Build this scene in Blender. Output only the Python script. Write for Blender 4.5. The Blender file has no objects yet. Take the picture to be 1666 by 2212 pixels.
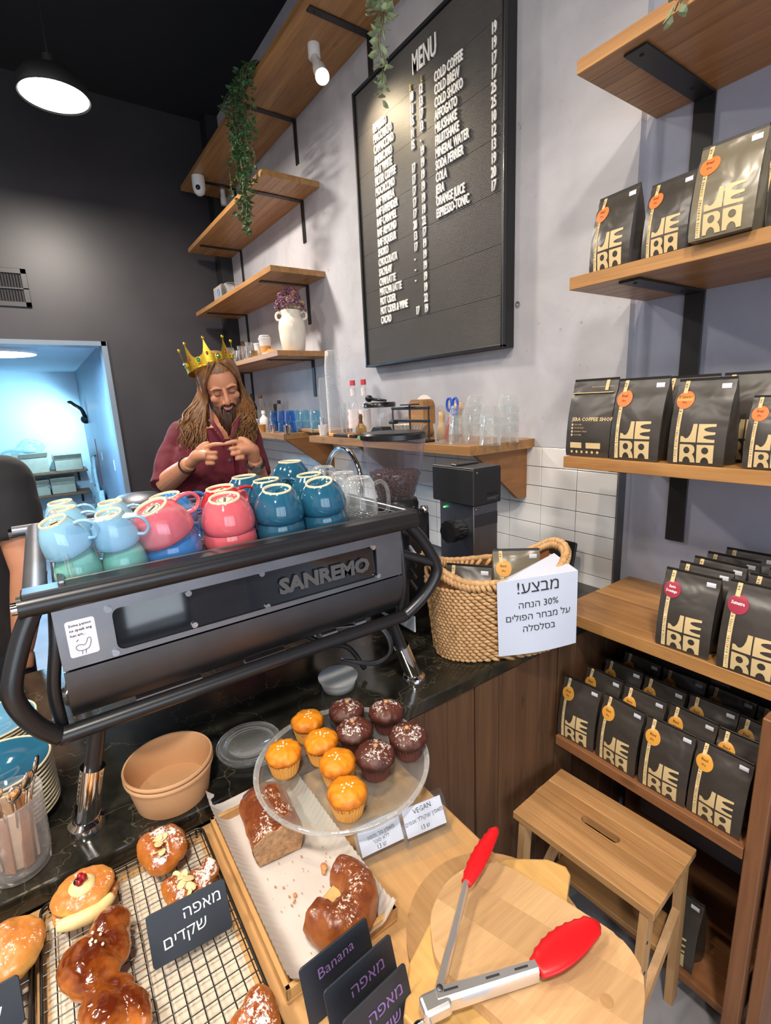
import bpy, bmesh, math, random
from mathutils import Vector, Matrix, Euler, noise
S = bpy.context.scene
COL = S.collection
PI = math.pi
R_ = math.radians
random.seed(7)

# ---------------------------------------------------------------- camera
EYE = Vector((0, 0, 1.65))
CR = Vector((0.57519, 0.15454, -0.80329)), Vector((0.816755, -0.163097, 0.553454)), Vector((-0.045484, -0.974431, -0.220033))
RX = Vector((0.57519, 0.816755, -0.045484)); RY = Vector((0.15454, -0.163097, -0.974431)); RZ = Vector((-0.80329, 0.553454, -0.220033))
FP = 1060.9
cam_d = bpy.data.cameras.new('camera')
cam = bpy.data.objects.new('camera', cam_d)
COL.objects.link(cam)
cam_d.sensor_fit = 'VERTICAL'; cam_d.sensor_height = 24.0; cam_d.lens = FP / 2212 * 24.0
cam_d.clip_start = 0.02; cam_d.clip_end = 200
m = Matrix.Identity(4)
for i, c in enumerate((RX, -RY, -RZ)):
    for j in range(3): m[j][i] = c[j]
m.translation = EYE
cam.matrix_world = m
S.camera = cam
S.cycles.transparent_max_bounces = 24
S.view_settings.view_transform = 'Standard'
S.view_settings.look = 'None'
S.view_settings.gamma = 1.0
S.view_settings.use_curve_mapping = False
S.view_settings.exposure = EXPO = 0.14

def P(u, v, ax, val):
    """where the sight line of picture point (u, v) meets the plane axis ax = val: used to measure the room"""
    c = ((u - 833) / FP, (v - 1106) / FP, 1.0)
    d = RX * c[0] + RY * c[1] + RZ
    t = (val - EYE[ax]) / d[ax]
    return EYE + d * t
def Q(u, v, depth):
    c = ((u - 833) / FP, (v - 1106) / FP, 1.0)
    return EYE + (RX * c[0] + RY * c[1] + RZ) * depth
def dep(p): return (Vector(p) - EYE).dot(RZ)
def MM(px, p): return px * dep(p) / FP

# ---------------------------------------------------------------- world and light
w = bpy.data.worlds.new('world'); S.world = w; w.use_nodes = True
nt = w.node_tree; nt.nodes.clear()
wo = nt.nodes.new('ShaderNodeOutputWorld'); bg = nt.nodes.new('ShaderNodeBackground')
sky = nt.nodes.new('ShaderNodeTexSky'); sky.sky_type = 'HOSEK_WILKIE'; sky.turbidity = 3.5
sky.sun_direction = Vector((-0.5, -0.55, 0.65)).normalized()
nt.links.new(sky.outputs[0], bg.inputs[0]); nt.links.new(bg.outputs[0], wo.inputs[0])
bg.inputs[1].default_value = 0.9
def area(name, loc, target, size, power, color, size_y=None, shape='RECTANGLE', spread=180):
    l = bpy.data.lights.new(name, 'AREA'); l.energy = power; l.color = color; l.shape = shape
    l.size = size; l.size_y = size_y or size; l.spread = R_(spread)
    o = bpy.data.objects.new(name, l); COL.objects.link(o); o.location = loc
    o.rotation_euler = (Vector(target) - Vector(loc)).to_track_quat('-Z', 'Y').to_euler()
    return o
def spot(name, loc, target, power, color, angle, blend=0.5, radius=0.03):
    l = bpy.data.lights.new(name, 'SPOT'); l.energy = power; l.color = color; l.spot_size = R_(angle); l.spot_blend = blend
    l.shadow_soft_size = radius
    o = bpy.data.objects.new(name, l); COL.objects.link(o); o.location = loc
    o.rotation_euler = (Vector(target) - Vector(loc)).to_track_quat('-Z', 'Y').to_euler()
    return o
DAY = (0.80, 0.90, 1.0); WARM = (1.0, 0.74, 0.46); NEUT = (1.0, 0.90, 0.79)
# daylight through the shop window behind the camera
area('window_daylight', (4.3, -0.9, 1.45), (-1.0, 0.1, 1.3), 4.4, 190, DAY, 2.9)
# unseen ceiling lamps, added to fill the customers' side with warm light
FILL_LAMPS = [(0.55, -0.35, 3.6), (-0.9, -1.2, 3.6), (1.5, -1.6, 3.6), (-2.4, -1.6, 3.6)]
for i, (x, y, z) in enumerate(FILL_LAMPS):
    area('ceiling_disc_light', (x, y, z - 0.075), (x, y, 0), 0.30, (62, 34, 40, 30)[i], NEUT, shape='DISK')
area('bar_lamp_light', (-3.28, 0.35, 3.215), (-3.28, 0.35, 0), 0.27, 62, NEUT, shape='DISK')
area('kitchen_ceiling_light', (-5.25, -0.15, 2.15), (-5.25, -0.15, 0), 0.26, 110, (0.32, 0.66, 1.0), shape='DISK')
spot('menu_spot_light', (-2.265, 1.318, 3.085), (-2.0, 1.6, 2.60), 34, (1.0, 0.78, 0.52), 95, 1.0, 0.02)
spot('shelf_track_light', (-0.45, -0.15, 3.55), (-0.45, 1.4, 1.8), 95, (1.0, 0.84, 0.66), 62, 0.9, 0.04)  # unseen spot without a fixture, added to warm the bag shelves
spot('counter_track_light', (-1.25, -0.35, 3.55), (-0.55, 0.25, 0.92), 68, WARM, 44, 0.8, 0.04)

spot('clamp_lamp_light', (-7.9, 0.42, 1.72), (-8.8, -0.15, 1.35), 150, (0.36, 0.72, 1.0), 120, 1.0, 0.05)

# ---------------------------------------------------------------- mesh helpers
def NB(): return bmesh.new()
def obj(name, bm, mat, parent=None, smooth=False, world=True, auto=None):
    """link bm as one mesh object; parts are modelled in world space and moved into their thing's frame"""
    me = bpy.data.meshes.new(name)
    if parent is not None and world:
        bmesh.ops.transform(bm, matrix=WM[parent.name].inverted(), verts=bm.verts)
    bmesh.ops.recalc_face_normals(bm, faces=bm.faces)
    if smooth or auto:
        for f in bm.faces: f.smooth = True
        if auto:
            a = R_(auto)
            for e in bm.edges:
                if len(e.link_faces) == 2 and e.calc_face_angle(0) > a: e.smooth = False
    bm.to_mesh(me); bm.free()
    if isinstance(mat, (list, tuple)):
        for x in mat: me.materials.append(x)
    elif mat: me.materials.append(mat)
    o = bpy.data.objects.new(name, me); COL.objects.link(o)
    if parent is not None:
        o.parent = parent
        WM[o.name] = WM[parent.name].copy()
    else: WM[o.name] = Matrix.Identity(4)
    return o
WM = {}
def tag(o, label=None, cat=None, group=None, kind=None):
    if label: o['label'] = label
    if cat: o['category'] = cat
    if group: o['group'] = group
    if kind: o['kind'] = kind
    return o
def thing(name, label, cat, loc=(0, 0, 0), rot=(0, 0, 0), group=None, scale=1.0):
    o = bpy.data.objects.new(name, None); COL.objects.link(o)
    o.empty_display_size = 0.05
    if not hasattr(rot, '__len__'): rot = (0, 0, rot)
    o.location = loc; o.rotation_euler = rot; o.scale = (scale,) * 3
    WM[o.name] = Matrix.LocRotScale(Vector(loc), Euler(rot), Vector((scale,) * 3))
    tag(o, label, cat, group)
    return o
def dup(root, loc, rot=(0, 0, 0), label=None, group=None, scale=None, mats=None):
    r = root.copy(); COL.objects.link(r)
    r.location = loc; r.rotation_euler = rot if hasattr(rot, '__len__') else (0, 0, rot)
    if scale is not None: r.scale = scale if hasattr(scale, '__len__') else (scale,) * 3
    if label: r['label'] = label
    if group: r['group'] = group
    def rec(a, b):
        for ch in list(a.children):
            c = ch.copy(); COL.objects.link(c); c.parent = b
            if mats and ch.name.split('.')[0] in mats:
                me = ch.data.copy(); me.materials.clear(); me.materials.append(mats[ch.name.split('.')[0]]); c.data = me
            rec(ch, c)
    rec(root, r)
    WM[r.name] = Matrix.LocRotScale(Vector(r.location), r.rotation_euler, r.scale)
    return r
def box(bm, c, s, rot=None, bev=0.0, seg=1):
    r = bmesh.ops.create_cube(bm, size=1.0)
    vs = r['verts']
    M = Matrix.LocRotScale(Vector(c), rot.to_quaternion() if rot is not None else None, Vector(s))
    bmesh.ops.transform(bm, matrix=M, verts=vs)
    if bev > 0:
        es = list({e for v in vs for e in v.link_edges})
        bmesh.ops.bevel(bm, geom=es, offset=bev, segments=seg, affect='EDGES', profile=0.5)
    return vs
def bx(bm, x0, x1, y0, y1, z0, z1, bev=0.0, seg=1):
    return box(bm, ((x0 + x1) / 2, (y0 + y1) / 2, (z0 + z1) / 2), (abs(x1 - x0), abs(y1 - y0), abs(z1 - z0)), None, bev, seg)
def rings(bm, rs, closed=True, cap0=True, cap1=True, loop=False):
    """skin a list of vertex rings"""
    vr = [[bm.verts.new(p) for p in r] for r in rs]
    n = len(vr[0]); K = len(vr)
    for i in range(K if loop else K - 1):
        a, b = vr[i], vr[(i + 1) % K]
        for j in range(n if closed else n - 1):
            k = (j + 1) % n
            try: bm.faces.new((a[j], a[k], b[k], b[j]))
            except ValueError: pass
    if closed and not loop:
        if cap0: bm.faces.new(list(reversed(vr[0])))
        if cap1: bm.faces.new(vr[-1])
    return vr
def lathe(bm, prof, seg=32, c=(0, 0, 0), M=None, cap0=False, cap1=False, sx=1.0, sy=1.0):
    c = Vector(c); rs = []
    for r, z in prof:
        r = max(r, 1e-5)
        ring = [Vector((r * sx * math.cos(2 * PI * k / seg), r * sy * math.sin(2 * PI * k / seg), z)) for k in range(seg)]
        if M is not None: ring = [M @ p for p in ring]
        rs.append([p + c for p in ring])
    return rings(bm, rs, True, cap0, cap1)
def cat_rom(pts, n=6, closed=False):
    pts = [Vector(p) for p in pts]; out = []; N = len(pts)
    rng = range(N if closed else N - 1)
    for i in rng:
        if closed: p0, p1, p2, p3 = pts[(i - 1) % N], pts[i], pts[(i + 1) % N], pts[(i + 2) % N]
        else: p0, p1, p2, p3 = pts[max(i - 1, 0)], pts[i], pts[i + 1], pts[min(i + 2, N - 1)]
        for k in range(n):
            t = k / n
            out.append(0.5 * ((2 * p1) + (-p0 + p2) * t + (2 * p0 - 5 * p1 + 4 * p2 - p3) * t * t + (-p0 + 3 * p1 - 3 * p2 + p3) * t ** 3))
    if not closed: out.append(pts[-1])
    return out
def tube(bm, pts, r, seg=10, smooth=0, closed=False, flat=1.0, up=None):
    """round bar along pts; r a number or one per control point"""
    pts = [Vector(p) for p in pts]
    if hasattr(r, '__len__'):
        rr = [Vector((x, 0, 0)) for x in r]
    else: rr = [Vector((r, 0, 0))] * len(pts)
    if smooth:
        rr = cat_rom(rr, smooth, closed); pts = cat_rom(pts, smooth, closed)
    N = len(pts); rs = []
    t0 = (pts[1] - pts[0]).normalized()
    nrm = (Vector(up) if up else (Vector((0, 0, 1)) if abs(t0.z) < 0.9 else Vector((1, 0, 0))))
    nrm = (nrm - t0 * nrm.dot(t0)).normalized()
    for i in range(N):
        a = pts[(i - 1) % N] if (closed or i > 0) else pts[i]
        b = pts[(i + 1) % N] if (closed or i < N - 1) else pts[i]
        t = (b - a).normalized()
        nrm = (nrm - t * nrm.dot(t))
        nrm = nrm.normalized() if nrm.length > 1e-6 else t.orthogonal().normalized()
        bi = t.cross(nrm)
        rad = rr[i].x
        rs.append([pts[i] + (nrm * math.cos(2 * PI * k / seg) * flat + bi * math.sin(2 * PI * k / seg)) * rad for k in range(seg)])
    return rings(bm, rs, True, True, True, loop=closed)
def prism(bm, poly, z0, z1, M=None, bev=0.0, seg=1):
    """upright prism on a 2-D outline"""
    a = [bm.verts.new((p[0], p[1], z0)) for p in poly]; b = [bm.verts.new((p[0], p[1], z1)) for p in poly]
    fs = [bm.faces.new(list(reversed(a))), bm.faces.new(b)]
    n = len(poly)
    for i in range(n): fs.append(bm.faces.new((a[i], a[(i + 1) % n], b[(i + 1) % n], b[i])))
    if bev:
        es = list({e for f in fs[:2] for e in f.edges})
        r = bmesh.ops.bevel(bm, geom=es, offset=bev, segments=seg, affect='EDGES', profile=0.5)
    if M is not None:
        vs = list({v for f in (fs if not bev else bm.faces) if f.is_valid for v in f.verts})
        bmesh.ops.transform(bm, matrix=M, verts=vs)
def ball(bm, c, r, seg=12, M=None):
    s = Vector(r) if hasattr(r, '__len__') else Vector((r, r, r)); c = Vector(c)
    nv = max(4, seg * 2 // 3); vs = []
    def tf(x, y, z):
        p = Vector((x * s.x, y * s.y, z * s.z))
        return bm.verts.new((M @ p if M is not None else p) + c)
    top = tf(0, 0, 1); bot = tf(0, 0, -1); rows = []
    for i in range(1, nv):
        th = PI * i / nv
        rows.append([tf(math.sin(th) * math.cos(2 * PI * k / seg), math.sin(th) * math.sin(2 * PI * k / seg), math.cos(th)) for k in range(seg)])
    for k in range(seg):
        k2 = (k + 1) % seg
        bm.faces.new((top, rows[0][k], rows[0][k2])); bm.faces.new((bot, rows[-1][k2], rows[-1][k]))
        for i in range(len(rows) - 1): bm.faces.new((rows[i][k], rows[i + 1][k], rows[i + 1][k2], rows[i][k2]))
    return [top, bot] + [v for r_ in rows for v in r_]
def rrect(hx, hy, r, n=5, cx=0, cy=0):
    out = []
    for (sx, sy, a) in ((1, -1, -90), (1, 1, 0), (-1, 1, 90), (-1, -1, 180)):
        for k in range(n + 1):
            t = R_(a + 90 * k / n)
            out.append((cx + sx * (hx - r) + r * math.cos(t), cy + sy * (hy - r) + r * math.sin(t)))
    return out
def fuse(bm, voxel, smooth=4, factor=0.6):
    """melt overlapping lumps into one continuous skin"""
    me = bpy.data.meshes.new('tmp'); bm.to_mesh(me); bm.free()
    o = bpy.data.objects.new('tmp', me); COL.objects.link(o)
    rm = o.modifiers.new('r', 'REMESH'); rm.mode = 'VOXEL'; rm.voxel_size = voxel
    sm = o.modifiers.new('s', 'SMOOTH'); sm.iterations = smooth; sm.factor = factor
    dg = bpy.context.evaluated_depsgraph_get(); dg.update()
    ev = o.evaluated_get(dg); m2 = bpy.data.meshes.new_from_object(ev)
    out = bmesh.new(); out.from_mesh(m2)
    bpy.data.objects.remove(o); bpy.data.meshes.remove(me); bpy.data.meshes.remove(m2)
    return out
def displace(bm, f):
    bm.normal_update()
    d = [(v, f(v.co, v.normal)) for v in bm.verts]
    for v, k in d: v.co += v.normal * k
def fbm(p, sc, o=3):
    s = 0; a = 1; p = Vector(p) * sc
    for _ in range(o): s += a * noise.noise(p); p = p * 2.03; a *= 0.5
    return s
def fill_loops(src):
    """fill each letter outline with its own holes; strokes that overlap are filled one by one"""
    loops = []; seen = set()
    for v in src.verts:
        if v in seen or not v.link_edges: continue
        L = [v]; seen.add(v); cur = v
        while True:
            nx = [e.other_vert(cur) for e in cur.link_edges if e.other_vert(cur) not in seen]
            if not nx: break
            cur = nx[0]; seen.add(cur); L.append(cur)
        loops.append([(q.co.x, q.co.y) for q in L])
    src.free(); out = bmesh.new()
    def inside(p, L):
        r = False
        for i in range(len(L)):
            (x1, y1), (x2, y2) = L[i - 1], L[i]
            if (y1 > p[1]) != (y2 > p[1]) and p[0] < (x2 - x1) * (p[1] - y1) / (y2 - y1) + x1: r = not r
        return r
    loops = [L for L in loops if len(L) > 2]
    hole = [len([1 for M2 in loops if M2 is not L and all(inside(p, M2) for p in L)]) % 2 == 1 for L in loops]
    for i, L in enumerate(loops):
        if not hole[i]: join(out, poly_mesh([L] + [H for k, H in enumerate(loops) if hole[k] and inside(H[0], L)]))
    return out
def text_bm(s, size, extrude=0.0, xs=1.0, bold=0.0, align='LEFT', res=2, space=1.0):
    c = bpy.data.curves.new('t', 'FONT'); c.body = s; c.size = 1.0; c.extrude = extrude / size; c.offset = bold / size
    c.align_x = align; c.resolution_u = res; c.space_character = space; c.fill_mode = 'FRONT' if extrude == 0 else 'BOTH'
    heb = any(ord(k) > 1000 for k in s)
    if heb: c.fill_mode = 'NONE'; c.resolution_u = 3
    o = bpy.data.objects.new('t', c)
    me = bpy.data.meshes.new_from_object(o)
    bm = bmesh.new(); bm.from_mesh(me)
    bpy.data.objects.remove(o); bpy.data.curves.remove(c); bpy.data.meshes.remove(me)
    if heb: bm = fill_loops(bm)
    bmesh.ops.transform(bm, matrix=Matrix.Diagonal((xs * size, size, size, 1)), verts=bm.verts)
    return bm
def join(dst, src, M=None):
    if M is not None: bmesh.ops.transform(src, matrix=M, verts=src.verts)
    me = bpy.data.meshes.new('j'); src.to_mesh(me); src.free(); dst.from_mesh(me); bpy.data.meshes.remove(me)
def frame(o, ux, uy):
    """matrix with x axis ux, y axis uy, origin o"""
    ux = Vector(ux).normalized(); uz = ux.cross(Vector(uy)).normalized(); uy = uz.cross(ux)
    M = Matrix.Identity(4)
    for j in range(3): M[j][0] = ux[j]; M[j][1] = uy[j]; M[j][2] = uz[j]; M[j][3] = o[j]
    return M

# ---------------------------------------------------------------- materials
def srgb(r, g, b):
    f = lambda c: (c / 255 / 12.92) if c / 255 <= 0.04045 else ((c / 255 + 0.055) / 1.055) ** 2.4
    return (f(r), f(g), f(b), 1)
def base_mat(name):
    m = bpy.data.materials.new(name); m.use_nodes = True
    return m, m.node_tree, m.node_tree.nodes['Principled BSDF']
def coords(nt, scale=(1, 1, 1), obj_rand=0.0, gen='Object'):
    tc = nt.nodes.new('ShaderNodeTexCoord'); mp = nt.nodes.new('ShaderNodeMapping'); mp.inputs['Scale'].default_value = scale
    if obj_rand:
        oi = nt.nodes.new('ShaderNodeObjectInfo'); ad = nt.nodes.new('ShaderNodeVectorMath'); ad.operation = 'MULTIPLY_ADD'
        ad.inputs[1].default_value = (obj_rand,) * 3
        cb = nt.nodes.new('ShaderNodeCombineXYZ')
        for k in range(3): nt.links.new(oi.outputs['Random'], cb.inputs[k])
        nt.links.new(cb.outputs[0], ad.inputs[0]); nt.links.new(tc.outputs[gen], ad.inputs[2])
        nt.links.new(ad.outputs[0], mp.inputs[0])
    else: nt.links.new(tc.outputs[gen], mp.inputs[0])
    return mp
def noise_n(nt, vec, scale, detail=4, rough=0.55, dist=0.0):
    n = nt.nodes.new('ShaderNodeTexNoise'); n.inputs['Scale'].default_value = scale; n.inputs['Detail'].default_value = detail
    n.inputs['Roughness'].default_value = rough; n.inputs['Distortion'].default_value = dist
    nt.links.new(vec, n.inputs['Vector']); return n.outputs[0]
def ramp(nt, fac, stops):
    r = nt.nodes.new('ShaderNodeValToRGB'); nt.links.new(fac, r.inputs[0])
    while len(r.color_ramp.elements) < len(stops): r.color_ramp.elements.new(0.5)
    for e, (p, c) in zip(r.color_ramp.elements, stops):
        e.position = p; e.color = c if len(c) == 4 else (*c, 1)
    return r.outputs[0]
def mixc(nt, fac, a, b, mode='MIX'):
    n = nt.nodes.new('ShaderNodeMix'); n.data_type = 'RGBA'; n.blend_type = mode
    for k, v in ((0, fac), (6, a), (7, b)):
        if hasattr(v, 'is_linked'): nt.links.new(v, n.inputs[k])
        else: n.inputs[k].default_value = v
    return n.outputs[2]
def bump(nt, bs, h, strength=0.3, dist=0.002):
    b = nt.nodes.new('ShaderNodeBump'); b.inputs['Strength'].default_value = strength; b.inputs['Distance'].default_value = dist
    nt.links.new(h, b.inputs['Height']); nt.links.new(b.outputs[0], bs.inputs['Normal'])
def pm(name, col, rough=0.5, metal=0.0, vary=0.12, vs=12, bmp=0.0, bs=60, bd=0.002, spec=0.5, coat=0.0, sheen=0.0, sss=0.0, aniso=None):
    """plain material with a little mottling"""
    m, nt, b = base_mat(name)
    mp = coords(nt, (1, 1, 1))
    n = noise_n(nt, mp.outputs[0], vs)
    c = Vector(col[:3])
    b0 = (*(c * (1 - vary)), 1); b1 = (*[min(1, x) for x in c * (1 + vary)], 1)
    nt.links.new(ramp(nt, n, [(0.3, b0), (0.7, b1)]), b.inputs['Base Color'])
    b.inputs['Roughness'].default_value = rough; b.inputs['Metallic'].default_value = metal
    b.inputs['Specular IOR Level'].default_value = spec; b.inputs['Coat Weight'].default_value = coat
    b.inputs['Coat Roughness'].default_value = 0.08
    if sheen: b.inputs['Sheen Weight'].default_value = sheen
    if sss:
        b.inputs['Subsurface Weight'].default_value = sss; b.inputs['Subsurface Radius'].default_value = (0.01, 0.004, 0.002); b.inputs['Subsurface Scale'].default_value = 0.6
    if bmp:
        mp2 = coords(nt, aniso or (1, 1, 1))
        bump(nt, b, noise_n(nt, mp2.outputs[0], bs, 5), bmp, bd)
    return m
def wood(name, c1, c2, axis=0, rough=0.45, scale=1.0, knots=0.0, tint=0.14, coat=0.0):
    m, nt, b = base_mat(name)
    s = [22 * scale] * 3; s[axis] = 1.6 * scale
    mp = coords(nt, s, 7.0)
    n = noise_n(nt, mp.outputs[0], 1.0, 6, 0.6, 0.6)
    col = ramp(nt, n, [(0.28, c1), (0.5, tuple((a + bb) / 2 for a, bb in zip(c1, c2))), (0.72, c2)])
    s2 = [140 * scale] * 3; s2[axis] = 5 * scale
    mp2 = coords(nt, s2, 3.0)
    n2 = noise_n(nt, mp2.outputs[0], 1.0, 3, 0.7)
    col = mixc(nt, 0.22, col, ramp(nt, n2, [(0.3, tuple(x * 0.55 for x in c1[:3]) + (1,)), (0.65, c2)]))
    oi = nt.nodes.new('ShaderNodeObjectInfo')
    tn = ramp(nt, oi.outputs['Random'], [(0.0, (1 - tint, 1 - tint * 1.08, 1 - tint * 1.2, 1)), (1.0, (1, 1, 1, 1))])
    col = mixc(nt, 1.0, col, tn, 'MULTIPLY')
    if knots:
        mp3 = coords(nt, [9, 9, 9] if axis < 0 else [5 if k == axis else 13 for k in range(3)], 11.0)
        v = nt.nodes.new('ShaderNodeTexVoronoi'); v.inputs['Scale'].default_value = 1.0; nt.links.new(mp3.outputs[0], v.inputs['Vector'])
        col = mixc(nt, ramp(nt, v.outputs['Distance'], [(0.05, (knots,) * 3), (0.16, (0, 0, 0))]), col, tuple(x * 0.3 for x in c1[:3]) + (1,))
    nt.links.new(col, b.inputs['Base Color']); b.inputs['Roughness'].default_value = rough
    b.inputs['Coat Weight'].default_value = coat; b.inputs['Coat Roughness'].default_value = 0.2
    bump(nt, b, n2, 0.12, 0.001)
    return m
def glass(name, col=(1, 1, 1), rough=0.02, ior=1.45, alpha=0.22, base=0.06, metal=0.45):
    """thin clear glass or plastic: mostly see-through, reflective towards its outline"""
    m = bpy.data.materials.new(name); m.use_nodes = True; nt = m.node_tree; nt.nodes.clear()
    out = nt.nodes.new('ShaderNodeOutputMaterial'); mx = nt.nodes.new('ShaderNodeMixShader')
    tr = nt.nodes.new('ShaderNodeBsdfTransparent'); gl = nt.nodes.new('ShaderNodeBsdfPrincipled')
    tr.inputs[0].default_value = (*col, 1); gl.inputs['Base Color'].default_value = (*[0.55 + 0.35 * x for x in col], 1); gl.inputs['Roughness'].default_value = max(rough, 0.03)
    gl.inputs['Metallic'].default_value = metal
    lw = nt.nodes.new('ShaderNodeLayerWeight'); lw.inputs[0].default_value = 0.5
    pw = nt.nodes.new('ShaderNodeMath'); pw.operation = 'POWER'; pw.inputs[1].default_value = 2.6; nt.links.new(lw.outputs['Facing'], pw.inputs[0])
    ma = nt.nodes.new('ShaderNodeMath'); ma.operation = 'MULTIPLY_ADD'; ma.inputs[1].default_value = alpha * 3.0; ma.inputs[2].default_value = base; ma.use_clamp = True
    nt.links.new(pw.outputs[0], ma.inputs[0])
    nt.links.new(ma.outputs[0], mx.inputs[0]); nt.links.new(tr.outputs[0], mx.inputs[1]); nt.links.new(gl.outputs[0], mx.inputs[2])
    nt.links.new(mx.outputs[0], out.inputs[0])
    return m

def emit(name, col, power):
    m = bpy.data.materials.new(name); m.use_nodes = True; nt = m.node_tree; nt.nodes.clear()
    out = nt.nodes.new('ShaderNodeOutputMaterial'); e = nt.nodes.new('ShaderNodeEmission'); e.inputs[0].default_value = (*col, 1); e.inputs[1].default_value = power
    nt.links.new(e.outputs[0], out.inputs[0]); return m

M = {}
OAK1, OAK2 = srgb(134, 90, 48), srgb(190, 142, 86)
M['oak_x'] = wood('oak_along_x', OAK1, OAK2, 0, 0.42, coat=0.15, knots=0.35)
M['oak_stool'] = wood('stool_birch', srgb(160, 112, 66), srgb(206, 160, 108), 0, 0.5, knots=0.2, tint=0.3)
M['oak_leg'] = wood('stool_leg_wood', srgb(176, 130, 84), srgb(206, 164, 116), 2, 0.55)
M['board_top'] = wood('pale_ply', srgb(182, 138, 86), srgb(212, 170, 118), 0, 0.4, scale=0.5, tint=0.04)
M['cut1'] = wood('rubberwood', srgb(186, 144, 98), srgb(218, 182, 136), 1, 0.45, tint=0.22)
M['cut2'] = wood('bamboo', srgb(196, 150, 84), srgb(222, 182, 116), 0, 0.45)
M['cut3'] = wood('brown_board', srgb(150, 112, 72), srgb(184, 146, 100), 0, 0.5)
M['panel_dark'] = wood('stained_pine_panel', srgb(66, 44, 30), srgb(116, 82, 56), 2, 0.55, knots=0.5)
M['rack_wood'] = wood('rack_pine', srgb(104, 68, 44), srgb(146, 100, 68), 2, 0.5, knots=0.6)
M['rack_wood_x'] = wood('rack_pine_x', srgb(112, 72, 44), srgb(156, 106, 68), 0, 0.5, knots=0.5)
M['bracket_wood'] = wood('bracket_plywood', srgb(124, 80, 42), srgb(160, 108, 62), 1, 0.5)
M['tray_wood'] = wood('tray_board', srgb(190, 142, 86), srgb(214, 170, 112), 0, 0.55)

# plaster: polished cement with specks and soft clouds
def plaster(name, c0, c1, specks=0.5):
    m, nt, b = base_mat(name)
    mp = coords(nt)
    n1 = noise_n(nt, mp.outputs[0], 1.1, 6, 0.6, 0.8); n2 = noise_n(nt, mp.outputs[0], 5, 5, 0.6, 0.5)
    col = ramp(nt, n1, [(0.3, c0), (0.7, c1)])
    col = mixc(nt, 0.35, col, ramp(nt, n2, [(0.35, c0), (0.68, c1)]))
    n3 = noise_n(nt, mp.outputs[0], 36, 3, 0.7); n4 = noise_n(nt, mp.outputs[0], 2.4, 2, 0.5)
    mk = nt.nodes.new('ShaderNodeMath'); mk.operation = 'MULTIPLY'
    nt.links.new(ramp(nt, n3, [(0.66, (0, 0, 0)), (0.72, (1, 1, 1))]), mk.inputs[0]); nt.links.new(ramp(nt, n4, [(0.48, (0, 0, 0)), (0.62, (specks,) * 3)]), mk.inputs[1])
    col = mixc(nt, mk.outputs[0], col, tuple(x * 0.35 for x in c0[:3]) + (1,))
    nt.links.new(col, b.inputs['Base Color']); b.inputs['Roughness'].default_value = 0.62
    bump(nt, b, n2, 0.25, 0.004)
    return m
M['plaster'] = plaster('cement_plaster', srgb(160, 160, 167), srgb(198, 197, 202), 0.7)
M['plaster_blue'] = plaster('blue_grey_plaster', srgb(150, 155, 174), srgb(180, 182, 196), 0.2)
M['black_wall'] = pm('black_paint', srgb(50, 47, 51)[:3], 0.42, vary=0.15, vs=3, bmp=0.05)
M['black_ceiling'] = pm('black_ceiling_paint', (0.008, 0.008, 0.010), 0.8, vary=0.1)
M['floor'] = pm('grey_cement_floor', srgb(134, 134, 140)[:3], 0.5, vary=0.2, vs=3, bmp=0.05)
M['kitchen_wall'] = pm('kitchen_white_paint', (0.62, 0.72, 0.78), 0.6, vary=0.04, vs=2)
M['door_metal'] = pm('grey_blue_door_paint', (0.17, 0.22, 0.28), 0.4, vary=0.1, vs=3)
M['grout'] = pm('dark_grout', (0.10, 0.10, 0.11), 0.9, vary=0.1)
M['tile'] = pm('white_glazed_tile', srgb(222, 220, 218)[:3], 0.14, vary=0.03, vs=2, spec=0.5)
M['black_metal'] = pm('black_powder_coat', (0.012, 0.012, 0.013), 0.45, vary=0.2, spec=0.5)
M['tube_black'] = pm('satin_black_tube', (0.010, 0.010, 0.012), 0.34, vary=0.1, spec=0.6, coat=0.1)
M['black_plastic'] = pm('black_plastic', (0.012, 0.012, 0.013), 0.25, vary=0.1)
M['black_soft'] = pm('matte_black', (0.01, 0.01, 0.011), 0.6, vary=0.1)
M['chrome'] = pm('chrome', (0.86, 0.87, 0.9), 0.07, 1.0, vary=0.02)
M['steel_bright'] = pm('satin_steel', (0.78, 0.78, 0.8), 0.28, 0.85, vary=0.03)
M['steel'] = pm('brushed_steel', (0.26, 0.27, 0.30), 0.42, 1.0, vary=0.1, bmp=0.05, bs=30, aniso=(30, 1, 30))
M['steel_dark'] = pm('dark_brushed_steel', (0.13, 0.135, 0.15), 0.45, 1.0, vary=0.1, bmp=0.04, bs=30, aniso=(30, 1, 30))
M['plate_white'] = pm('white_coated_plate', (0.62, 0.64, 0.68), 0.35, 0.2, vary=0.03)
M['plexi_dark'] = pm('smoked_plexi', (0.010, 0.012, 0.016), 0.05, vary=0.1, spec=0.8)
M['letter_grey'] = pm('grey_letter', (0.085, 0.085, 0.09), 0.4, vary=0.02)
M['glass'] = glass('clear_glass')
M['glass_thick'] = glass('thick_clear_glass', (0.965, 0.975, 0.975), alpha=0.38)
M['plexi'] = glass('clear_plexi', (0.95, 0.97, 1.0), 0.03, 1.45, 0.08, 0.02)
M['glass_blue'] = glass('blue_glass', (0.16, 0.62, 0.95), alpha=0.3)
M['glass_pale_blue'] = glass('pale_blue_glass', (0.68, 0.88, 0.95), alpha=0.35)
M['glass_dark'] = glass('dark_bottle_glass', (0.03, 0.05, 0.04), alpha=0.3)
M['glass_amber'] = glass('amber_glass', (0.75, 0.60, 0.35), alpha=0.3)
M['cup_clear'] = glass('frosted_plastic', (0.94, 0.95, 0.96), 0.3, 1.4, 0.35, 0.16, 0.0)
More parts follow.
